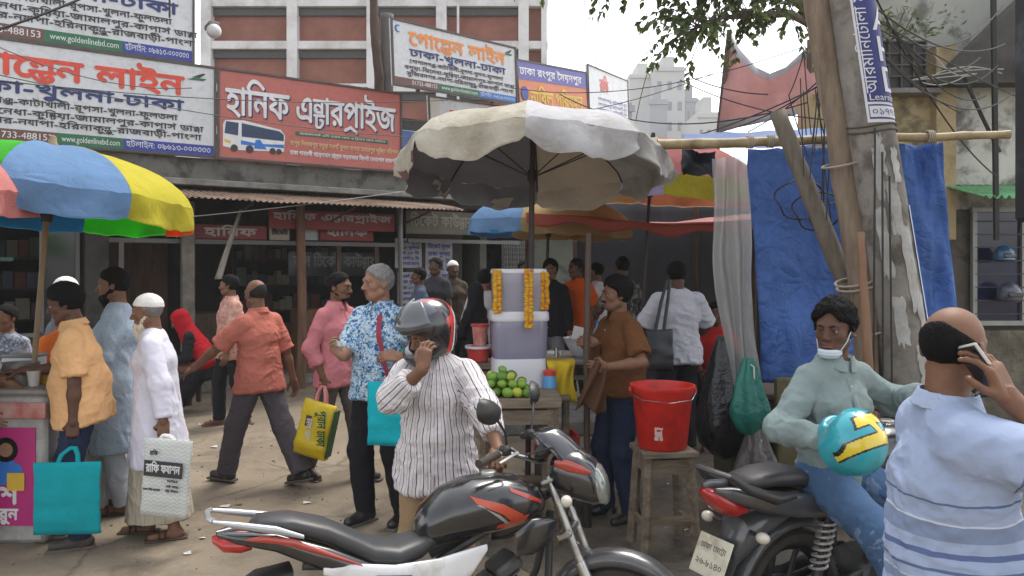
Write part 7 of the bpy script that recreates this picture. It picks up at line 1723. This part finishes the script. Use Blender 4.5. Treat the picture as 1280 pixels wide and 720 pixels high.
# 6 woman in red scarf
loc = (-3.72, 9.3, .1)
i6 = person('seated woman in a bright red scarf and black dress by the shop post', loc, 110, 1.55, 0, None, lean=28, pelvis=(0, 0, .55), head=(0, -20, 0), res=.013, seed=6, cat='woman', hands={'L': dict(to=(-.15, .45, .6)), 'R': dict(to=(.15, .45, .6))}, feet={'R': dict(at=(.1, .42, 0)), 'L': dict(at=(-.1, .42, 0))}, shirt=dict(name='dress', mat=BLKT, sleeve=1.9, hem=-.2), bottom=dict(mat=BLKT, kind='lungi', hem=.05))
f = Fld(); hp = i6['hp']; f.put(ell(hp(0, -.03, .02), (.105, .125, .13), i6['Hd'].T), .03); f.put(ec(i6['nb']+i6['up']*.06, i6['sp'](.02, -.05), (.12, .11), (.27, .17), i6['shx']), .06); f.put(ell(hp(0, .10, -.02), (.062, .06, .088), i6['Hd'].T), .02, 's')
V, Fq = f.mesh(.013); V = V+vnorm(V, Fq)*(folds(V, 9, .1)*.012)[:, None]; to_mesh('scarf', V*i6['s'], Fq, cloth('scarf_red', (.36, .012, .02)), i6['root'])
stl = empty('low_stool', (-3.72, 9.35, .1), 0, 'low wooden stool under the woman in the red scarf', 'stool'); MB().box((0, 0, .36), (.4, .36, .05), bev=.01).build('seat', WOODD, stl)
for sx in (-1, 1):
    for sy in (-1, 1): MB().box((sx*.15, sy*.14, .17), (.05, .05, .34)).build('leg', WOODD, stl)
# 7 man in coral shirt walking
loc = (-2.06, 6.22, 0); h = 1.67
person('balding man in a coral shirt striding away with black shoes', loc, 62, h, 0, 'bald', 'dark', lean=3, head=(-6, -4, 0), res=.0085, seed=7, belly=.02,
    hands={'L': dict(to=(-.36, .34, 1.0), elbow=(-.6, -.6, -.6), dir=(-.2, .8, -.5), palm=(.4, .2, -.8), curl=.3), 'R': dict(to=(.30, -.12, .84), elbow=(.6, -1, 0), palm=(-1, 0, 0), curl=.5)},
    feet={'L': dict(at=(-.08, .31, 0), yaw=4), 'R': dict(at=(.09, -.38, .035), yaw=-8, toe=14)}, pelvis=(0, -.02, .935),
    shirt=dict(mat=cloth('shirt_coral', (.46, .15, .11)), sleeve=.95, hem=-.13, loose=.016, flare=.014, wide=.022), bottom=dict(mat=GRYT, cuff=.078, loose=.02), shoes=('shoe', LEATHER))
# 8 man in pink shirt with yellow bag
loc = (-1.44, 6.35, 0); h = 1.70
person('bearded man in a pink long sleeved shirt carrying the yellow bag', loc, -118, h, 0, 'short', beard='stubble', moust=True, head=(10, -4, 0), res=.0088, seed=8,
    hands={'R': dict(to=LC(loc, -118, h, W(404, 470, 6.16)), elbow=(.6, -.6, 0), dir=(0, 0, -1), palm=(-1, 0, 0), curl=1.2, thumb=.9), 'L': dict(to=(-.2, .1, .86))}, feet={'R': dict(at=(.1, -.22, .02), toe=14), 'L': dict(at=(-.1, .2, 0))},
    shirt=dict(mat=cloth('shirt_rose', (.56, .20, .22)), sleeve=1.55, roll=True, hem=-.14, loose=.016), bottom=dict(mat=GRT2), shoes=('shoe', M('shoe_dark_brown', (.035, .024, .018), .5)))
YBAG = M('woven_yellow', fn=lambda t, vec: t.mix(t.math('GREATER_THAN', t.noise(7, 3, .6, vec), .62), (.66, .48, .01), (.58, .52, .10)), rough=.45, bump=.4, bs=16, bd=.02); GBAGS = M('bag_side_green', (.03, .09, .03), .5)
e = tote('bulging yellow woven bag with dark Bengali lettering and pink handles', W(402, 503, 6.05), .29, .43, .16, -14, YBAG, W(404, 483, 6.12), tilt=13, hmat=M('handle_pink', (.6, .2, .2), .6))
surf_letters(e, [('পুরান ঢাকা', .16, -.42, .95, .15, -80)], .29, .43, .10, M('bag_green_ink', (.02, .12, .05), .6), off=.026); surf_letters(e, [('চাল ডাল', -.17, -.5, .62, .10, -86)], .29, .43, .10, S_WHT, 'small_lettering', off=.024)
m = MB(); m.box((-.05, -.062, -.205), (.045, .006, .19)); m.build('brown_panel', S_BRN, e, smooth=False); m = MB()
for sx in (-1,): m.box((.147, .0, -.22), (.012, .10, .38), bev=.004)
m.build('side_panel', GBAGS, e)
# 9 batik shirt
loc = (-.90, 5.25, 0); h = 1.76
i9 = person('grey haired man in a blue flower print shirt with a red strap', loc, 152, h, 2, 'short', 'grey', head=(-26, -3, 0), belly=.045, build=1.04, res=.0082, seed=9,
    hands={'R': dict(to=LC(loc, 152, h, W(428, 446, 4.95)), elbow=(.7, -.6, -.6), dir=LC((0, 0, 0), 152, 1.735, Vector((-.5, -.2, .5))), palm=(-.3, .2, .8), curl=.8), 'L': dict(to=LC(loc, 152, h, W(500, 446, 4.92)), elbow=(-.7, -.4, -.8), dir=LC((0, 0, 0), 152, 1.735, Vector((-1, -.25, .1))), palm=(.3, -.6, -.6), curl=.7)},
    feet={'R': dict(at=(.12, .04, 0)), 'L': dict(at=(-.12, -.06, 0))}, shirt=dict(mat=cloth('shirt_batik', fn=batik_fn), sleeve=.95, hem=-.10, loose=.016, wide=.026, flare=.016), bottom=dict(mat=BLKT, loose=.02), shoes=('shoe', LEATHER))
g = i9['shirt']; sp = i9['sp']; P = []
for t in np.linspace(0, 1, 16):
    z = .455-.50*t; x = -.085+.235*0*t-(.03+.15*t)*1; o_ = sp(z, .5, max(0, min(1, z/.45)))+i9['shx']*(-.06-.115*t); p = g.trace(o_, -i9['fwd'])
    if p is not None: P.append(p+i9['fwd']*.015)
MB().tube([tuple(p*i9['s']) for p in P], (.022, .004), 8).build('shoulder_strap', cloth('strap_red', (.30, .05, .075)), i9['root'])
tote('turquoise cloth shoulder bag hanging at the side of the flower shirt man', W(485, 478, 4.92), .27, .40, .09, -8, cloth('turquoise_cloth', (.01, .36, .42)), W(500, 462, 4.95))
wp = empty('paper_tissue', W(418, 436, 4.93), 0, 'small white paper held up by the man in the flower print shirt', 'paper'); MB().sheet(lambda u, v: (-.03+.08*u, .01*math.sin(u*7), .02+.035*v+.01*math.sin(u*5)), 6, 4).build('sheet', M('tissue', (.62, .6, .58), .8), wp, solid=.002)
wr = i9['arm']['L']; a_, b_ = wr[1], wr[2]; c_ = a_+(b_-a_)*.86; u_ = nrm(b_-a_); x_ = nrm(np.cross(u_, (0, 0, 1))); y_ = np.cross(u_, x_); MB().tube([tuple((c_+.034*(x_*math.cos(q)+y_*math.sin(q)))*i9['s']) for q in np.linspace(0, 6.28, 18)], (.008, .005), 6).build('wristband', cloth('wristband_green', (.03, .35, .28)), i9['root'])
# 10 helmeted man
loc = (-.36, 3.68, 0); h = 1.555
SHS = cloth('shirt_striped', fn=stripes(.029, .12, (.60, .56, .56), (.035, .03, .05), 0, (.5, .05, (.36, .30, .33))))
i10 = person('man in a striped shirt and black helmet with a hand to his face', loc, 176, h, 0, None, lean=5, side=0, head=(-46, -22, -6), belly=.03, build=1.0, res=.0075, seed=10,
    hands={'R': dict(to=LC(loc, 176, h, W(528, 462, 3.33)), elbow=(.8, .5, -1), dir=LC((0, 0, 0), 176, 1.735, Vector((.12, .16, 1))), palm=LC((0, 0, 0), 176, 1.735, Vector((.45, .9, .1))), curl=.62, thumb=.25, spread=.2), 'L': dict(to=LC(loc, 176, h, W(627, 572, 3.25)), elbow=(-1, -.3, -.1), dir=LC((0, 0, 0), 176, 1.735, Vector((.1, -1, -.3))), palm=(0, 0, -1), curl=.9)},
    feet={'R': dict(at=(.14, 0, 0)), 'L': dict(at=(-.14, 0, 0))}, shirt=dict(mat=SHS, sleeve=1.62, roll=False, hem=-.16, loose=.020, wide=.026, flare=.014, fold=.015, wl=.095), bottom=dict(mat=KHA, loose=.016), shoes=('shoe', LEATHER))
def hband(c):
    mi = np.zeros(len(c), int); mi[(c[:, 2] > .105) & (c[:, 1] > -.03)] = 1; s1 = c[:, 1]+.55*c[:, 2]; mi[(np.abs(s1+.075-.0) < .012) & (c[:, 2] < .10)] = 2; mi[(c[:, 1] > -.10) & (c[:, 1] < -.05) & (np.abs(c[:, 2]-.035) < .022)] = 2; mi[(np.abs(s1+.10) < .007)] = 3; mi[(np.abs(c[:, 0]) > .02) & (np.abs(c[:, 0]) < .03) & (c[:, 2] > .09)] = 2; return mi  # grey crown area is a reflection painted into the shell colour
Xh = Matrix.Translation(Vector(i10['hc']+i10['Hd']@V3(0, .0, .022))) @ Matrix([list(r_) for r_ in i10['Hd']]).to_4x4() @ Matrix.Scale(1.1, 4)
V, Fq, mi, tr = helmet(None, Xh, None, None, hband)
to_mesh('helmet', npv(tr(V))*i10['s'], Fq, [GLOSSK, M('helmet_grey', (.26, .26, .27), .3, coat=.5, dirt='#808080', ds=8), M('helmet_red', (.50, .03, .02), .3, coat=.5), M('helmet_white_line', (.6, .6, .6), .3)], i10['root'], mi=mi)
m = MB(); rows = []
for k in range(9):
    el_ = R(20+k*7.5); rows.append([tuple(Xh @ Vector((.132*math.sin(a)*math.cos(el_)*1.0, -.01+.168*math.cos(a)*math.cos(el_), .02+.145*math.sin(el_)))) for a in np.linspace(-1.25, 1.25, 21)])
m.loft([[tuple(npv(p)*i10['s']) for p in r_] for r_ in rows], 0, False, closed=False); m.build('visor', M('visor_smoke', (.10, .105, .11), .1, coat=1, alpha=.75, var=.1), i10['root'], angle=180, solid=.004)
# 11 vendor in brown
loc = (.75, 5.34, 0); h = 1.67
i11 = person('vendor in a brown short sleeved shirt gripping the stall rod', loc, 112, h, 0, 'thick', head=(-8, 0, 0), moust=True, belly=.045, build=1.04, lean=2, res=.0085, seed=12,
    hands={'R': dict(to=LC(loc, 112, h, W(744, 428, 5.18)), elbow=(.8, -.3, -.8), dir=LC((0, 0, 0), 112, 1.735, Vector((-1, -.1, .15))), palm=LC((0, 0, 0), 112, 1.735, Vector((0, 1, -.2))), curl=1.05, thumb=.8), 'L': dict(to=LC(loc, 112, h, W(758, 459, 5.0)), elbow=(-.8, -.5, -.7), dir=LC((0, 0, 0), 112, 1.735, Vector((-1, .1, .05))), palm=LC((0, 0, 0), 112, 1.735, Vector((.1, 1, 0))), curl=.95, thumb=.7)},
    feet={'L': dict(at=(-.11, .0, 0)), 'R': dict(at=(.12, .08, 0))}, shirt=dict(mat=cloth('shirt_brown', (.125, .052, .02)), sleeve=.8, hem=-.03, loose=.018, wide=.018, flare=.0), bottom=dict(mat=JEAND, loose=.018), shoes=('shoe', LEATHER))
ap_ = empty('brown_rag', W(752, 455, 4.98), 0, 'crumpled brown rag hanging from the vendor hand', 'rag'); MB().sheet(lambda u, v: ((-.12+.2*u)*(.4+.6*v)-.05*v, .03*math.sin(u*12+v*4)+.02*v, -.30*v+.03*math.sin(u*6)), 20, 20).build('sheet', cloth('rag_brown', (.10, .05, .028)), ap_, solid=.006, angle=180)
# 12 white t-shirt back
loc = (1.56, 7.25, .0)
i12 = person('tall man in a white t-shirt seen from behind', loc, 8, 1.80, 1, 'short', head=(0, -10, 0), res=.0098, seed=13, build=1.08, hands={'R': dict(to=(.24, .25, 1.0), elbow=(.9, -.3, -.6)), 'L': dict(to=(-.22, .28, 1.0), elbow=(-.9, -.3, -.6))}, shirt=dict(mat=cloth('tshirt_white', (.48, .48, .52)), sleeve=.9, hem=-.12, loose=.020, wide=.032, flare=.02, collar=False, fold=.012), bottom=dict(mat=BLKT, loose=.02), shoes=('shoe', LEATHER))
e = tote('black shoulder bag beside the man in the white t-shirt', W(824, 412, 7.0), .26, .36, .14, 12, M('bag_black_leather', (.025, .025, .028), .5, var=.2, bump=.3), W(836, 350, 7.1), name='shoulder_bag')
# 13 red shirt seated
loc = (2.05, 7.75, 0)
person('person in a red shirt sitting in the shade beside the white t-shirt', loc, 168, 1.62, 1, 'short', pelvis=(0, 0, .72), head=(0, -8, 0), res=.0125, seed=14, hands={'R': dict(to=(.16, .3, .78)), 'L': dict(to=(-.16, .3, .78))}, feet={'R': dict(at=(.12, .42, 0)), 'L': dict(at=(-.12, .42, 0))}, shirt=dict(mat=cloth('shirt_red', (.38, .02, .02)), sleeve=.7), bottom=dict(mat=BLKT))
hs2 = empty('high_stool', (2.05, 7.8, 0), 0, 'wooden high stool under the person in the red shirt', 'stool'); MB().box((0, 0, .54), (.36, .36, .04), bev=.008).build('seat', WOODD, hs2)
for sx in (-1, 1):
    for sy in (-1, 1): MB().tube([(sx*.16, sy*.16, 0), (sx*.13, sy*.13, .53)], .024, 6).build('leg', WOODD, hs2)
# 14-16 men behind the stall
person('man in a bright orange polo shirt standing by the stall', (.80, 9.45, .15), 140, 1.70, 0, 'short', 'dark', head=(-20, 0, 0), moust=True, res=.0112, seed=15, hands={'R': dict(to=(.1, .2, .95)), 'L': dict(to=(-.25, .0, .9))}, shirt=dict(mat=cloth('polo_orange', (.70, .12, .02)), sleeve=.8, hem=-.10), bottom=dict(mat=DKO))
person('young man in a black jacket right of the dispenser', (.46, 9.2, .15), 165, 1.68, 0, 'thick', head=(10, 0, 0), res=.0112, seed=16, shirt=dict(mat=BLKT, sleeve=1.9, hem=-.12), bottom=dict(mat=cloth('jeans_grey', (.16, .17, .19))), shoes=('shoe', LEATHER))
person('man in a white shirt half hidden behind the orange polo shirt', (1.10, 10.0, .15), 60, 1.66, 0, 'short', res=.0125, seed=17, shirt=dict(mat=cloth('shirt_white_dim', (.55, .55, .58)), sleeve=.8), bottom=dict(mat=BLKT))
person('man in a camouflage shirt seen from behind near the stall', (1.28, 8.9, .15), 20, 1.72, 1, 'crop', res=.0112, seed=18, hands={'R': dict(to=(.2, .3, 1.05)), 'L': dict(to=(-.2, .3, 1.05))}, shirt=dict(mat=cloth('shirt_camouflage', fn=camo_fn), sleeve=.9, collar=False), bottom=dict(mat=BLKT))
# 18 woman in black, 19, dark figures
loc = (-.42, 8.7, 0); i18 = person('woman in a black gown and headscarf behind the pink tubs', loc, 60, 1.56, 2, None, head=(-30, 0, 0), res=.0115, seed=19, cat='woman', hands={'R': dict(to=(.12, .3, 1.15)), 'L': dict(to=(-.12, .3, 1.1))}, shirt=dict(name='gown', mat=cloth('gown_black', (.012, .012, .014)), sleeve=1.9, hem=-.6, flare=.06), bottom=dict(mat=MATS['gown_black'], kind='lungi', hem=.05))
f = Fld(); hp = i18['hp']; f.put(ell(hp(0, -.02, .02), (.10, .12, .125), i18['Hd'].T), .03); f.put(ec(i18['nk'], i18['sp'](.28, 0), (.11, .10), (.20, .14), i18['shx']), .05); f.put(ell(hp(0, .09, -.02), (.058, .05, .082), i18['Hd'].T), .02, 's'); V, Fq = f.mesh(.011); to_mesh('headscarf', V*i18['s'], Fq, MATS['gown_black'], i18['root'])
person('man in a pale shirt and dark waistcoat left of the dispenser', (-.33, 9.3, .0), -20, 1.72, 0, 'short', res=.0125, seed=20, hands={'R': dict(to=(.3, .1, 1.0)), 'L': dict(to=(-.25, .1, .9))}, shirt=dict(mat=cloth('shirt_pale_dim', (.42, .38, .37)), sleeve=1.9), bottom=dict(mat=BLKT))
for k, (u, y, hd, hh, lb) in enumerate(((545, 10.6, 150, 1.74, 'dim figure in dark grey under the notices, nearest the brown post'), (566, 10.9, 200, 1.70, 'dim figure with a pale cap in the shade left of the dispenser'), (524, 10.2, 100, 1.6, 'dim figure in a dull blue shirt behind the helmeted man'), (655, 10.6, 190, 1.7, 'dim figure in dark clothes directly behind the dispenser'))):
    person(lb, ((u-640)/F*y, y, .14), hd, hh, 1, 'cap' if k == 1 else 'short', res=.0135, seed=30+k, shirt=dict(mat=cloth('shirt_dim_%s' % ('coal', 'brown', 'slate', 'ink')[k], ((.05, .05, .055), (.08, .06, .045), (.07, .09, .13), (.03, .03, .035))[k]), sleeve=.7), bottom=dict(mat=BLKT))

# ------------------------------------------------------------------ motorcycles and riders
motorcycle('black motorcycle with red and orange graphics parked across the foreground', (-.645, 2.75, 0), 25, -4, .91, 'red', -40)
B2 = (1.22, 3.42, 0)
motorcycle('black motorcycle with a grey tail carrying the seated man in sage', B2, 28, 0, .98, 'black', 0)
loc = (1.43, 3.44, 0); h = 1.66; hd = -158
i21 = person('man in a sage shirt with lowered face mask sitting on a motorcycle', loc, hd, h, 1, 'thick', pelvis=(0, 0, .885), head=(-60, -4, 0), twist=-4, lean=4, res=.0072, seed=21, build=.88,
    hands={'R': dict(to=LC(loc, hd, h, W(1040, 552, 3.12)), elbow=(.7, -.5, -.6), dir=LC((0, 0, 0), hd, 1.735, Vector((.8, -.5, -.1))), palm=(0, 0, -1), curl=.45), 'L': dict(to=LC(loc, hd, h, W(1152, 492, 3.36)), elbow=(-.6, -.6, -.4), dir=LC((0, 0, 0), hd, 1.735, Vector((1, .2, -.1))), palm=(0, 0, -1), curl=.9)},
    feet={'R': dict(at=LC(loc, hd, h, Vector((1.60, 2.92, .24))), knee=(.3, 1, .3), yaw=10), 'L': dict(at=LC(loc, hd, h, Vector((1.9, 3.1, .24))), knee=(-.3, 1, .3), yaw=20)},
    shirt=dict(mat=cloth('shirt_sage', (.205, .255, .25)), sleeve=1.9, hem=-.06, loose=.012, wide=.010, fold=.014, wl=.1, armk=.035), bottom=dict(mat=JEAN, loose=.018), shoes=('shoe', LEATHER))
hp = i21['hp']; MASK = cloth('mask_blue_white', (.50, .58, .64)); f = Fld(); f.put(ell(hp(0, .055, -.098), (.053, .052, .034), i21['Hd'].T), .02); f.put(ell(hp(0, .048, -.070), (.046, .05, .030), i21['Hd'].T), .008, 's'); V, Fq = f.mesh(.0035); V = V+vnorm(V, Fq)*(np.sin((V@i21['Hd'])[:, 2]*420)*.0012)[:, None]; to_mesh('face_mask', V*i21['s'], Fq, MASK, i21['root'])
for sg in (-1, 1): MB().tube([tuple(hp(sg*.05, .062, -.088)*i21['s']), tuple(hp(sg*.068, .03, -.05)*i21['s']), tuple(hp(sg*.083, .0, .012)*i21['s']), tuple(hp(sg*.086, -.018, .022)*i21['s'])], .0025, 5).build('mask_loop', MASK, i21['root'])
# helmet in his lap
HT = M('helmet_turquoise', (.012, .33, .40), .25, coat=.7, dirt='#3a6a70', ds=6, var=.08); HYL = M('helmet_yellow', (.66, .50, .02), .28, coat=.6, var=.08)
he = empty('motorcycle_helmet', W(1066, 551, 3.02), 0, 'turquoise and yellow motorcycle helmet held in the lap of the seated man', 'helmet'); he.rotation_euler = (R(58), R(14), R(12)); he.scale = (.9, .9, .9)
def tband(c):
    x, y, z = c.T; a = y-.45*x; up_ = z > -.01
    def yel(e_): return up_ & ((np.abs(a-.055) < .024+e_) & (np.abs(x-.01) < .085+e_) | (np.abs(a+.045) < .026+e_) & (np.abs(x+.015) < .085+e_) | (np.abs(x+.9*y-.012) < .020+e_) & (np.abs(a) < .06)) 
    mi = np.zeros(len(c), int); mi[yel(.009)] = 2; mi[yel(0)] = 1; mi[z < -.105] = 2; return mi
V, Fq, mi, tr = helmet(None, Matrix(), None, None, tband); to_mesh('shell', V, Fq, [HT, HYL, GLOSSK], he, mi=mi)
# 22 man on the phone
loc = (1.17, 2.03, 0); h = 1.64; hd = -99
i22 = person('balding man in a pale blue striped polo holding a phone to his ear', loc, hd, h, 0, 'bald', head=(42, -4, 4), belly=.035, build=.93, lean=-1, res=.0062, seed=22, beard='stubble',
    hands={'R': dict(to=LC(loc, hd, h, W(1262, 500, 1.90)), elbow=LC((0, 0, 0), hd, 1.735, Vector((.8, -.5, -.55))), dir=LC((0, 0, 0), hd, 1.735, Vector((-.40, .10, .9))), palm=LC((0, 0, 0), hd, 1.735, Vector((-.55, .8, -.2))), curl=.5, thumb=.15, spread=.22), 'L': dict(to=(-.2, .25, .95), elbow=(-.8, -.5, -.6))},
    shirt=dict(mat=cloth('polo_striped', fn=polo_fn, bump=.25), sleeve=.95, hem=-.12, loose=.018, wide=.028, flare=.012, fold=.012, armk=.05, cmat=cloth('polo_collar', (.33, .39, .52)), short_placket=True), bottom=dict(mat=BLKT))
ph = empty('smartphone', W(1228, 462, 1.93), 0, 'dark smartphone with a pale case held to the ear of the balding man', 'phone'); ph.rotation_euler = (R(-18), R(-28), R(20))
MB().box((0, 0, 0), (.010, .072, .145), bev=.004).build('case', M('phone_case', (.5, .48, .44), .4), ph); MB().box((-.006, 0, 0), (.003, .066, .138), bev=.001).build('screen', M('phone_glass', (.008, .008, .01), .05, coat=1, var=0), ph)
# chain on the mossy post and last small things
ch = MB()
for k in range(11):
    c = W(1006, 475+k*9, 5.0); ch.tube([c+Vector((.010*math.cos(q)*(1 if k % 2 else .3), .010*math.cos(q)*(.3 if k % 2 else 1), .024*math.sin(q))) for q in np.linspace(0, 6.28, 10)], .0035, 5)
tag(ch.build('hanging_chain', M('chain_rust', (.08, .06, .045), .6, metal=.5)), 'rusty chain hanging on the mossy post beside the motorcycle seat', 'chain')

# ------------------------------------------------------------------ haze: one closed box of pale air round the whole street
hz_ = MB().box((0, 80, 14), (330, 200, 30.0)).build('haze', [], smooth=False); hm = bpy.data.materials.new('pale_air'); hm.use_nodes = True; ht = hm.node_tree; ht.nodes.clear()
ho = ht.nodes.new('ShaderNodeOutputMaterial'); hv = ht.nodes.new('ShaderNodeVolumePrincipled'); hv.inputs['Color'].default_value = (.92, .93, .95, 1); hv.inputs['Density'].default_value = .0011; hv.inputs['Anisotropy'].default_value = 0
ht.links.new(hv.outputs[0], ho.inputs['Volume']); hz_.data.materials.append(hm); hz_['kind'] = 'stuff'
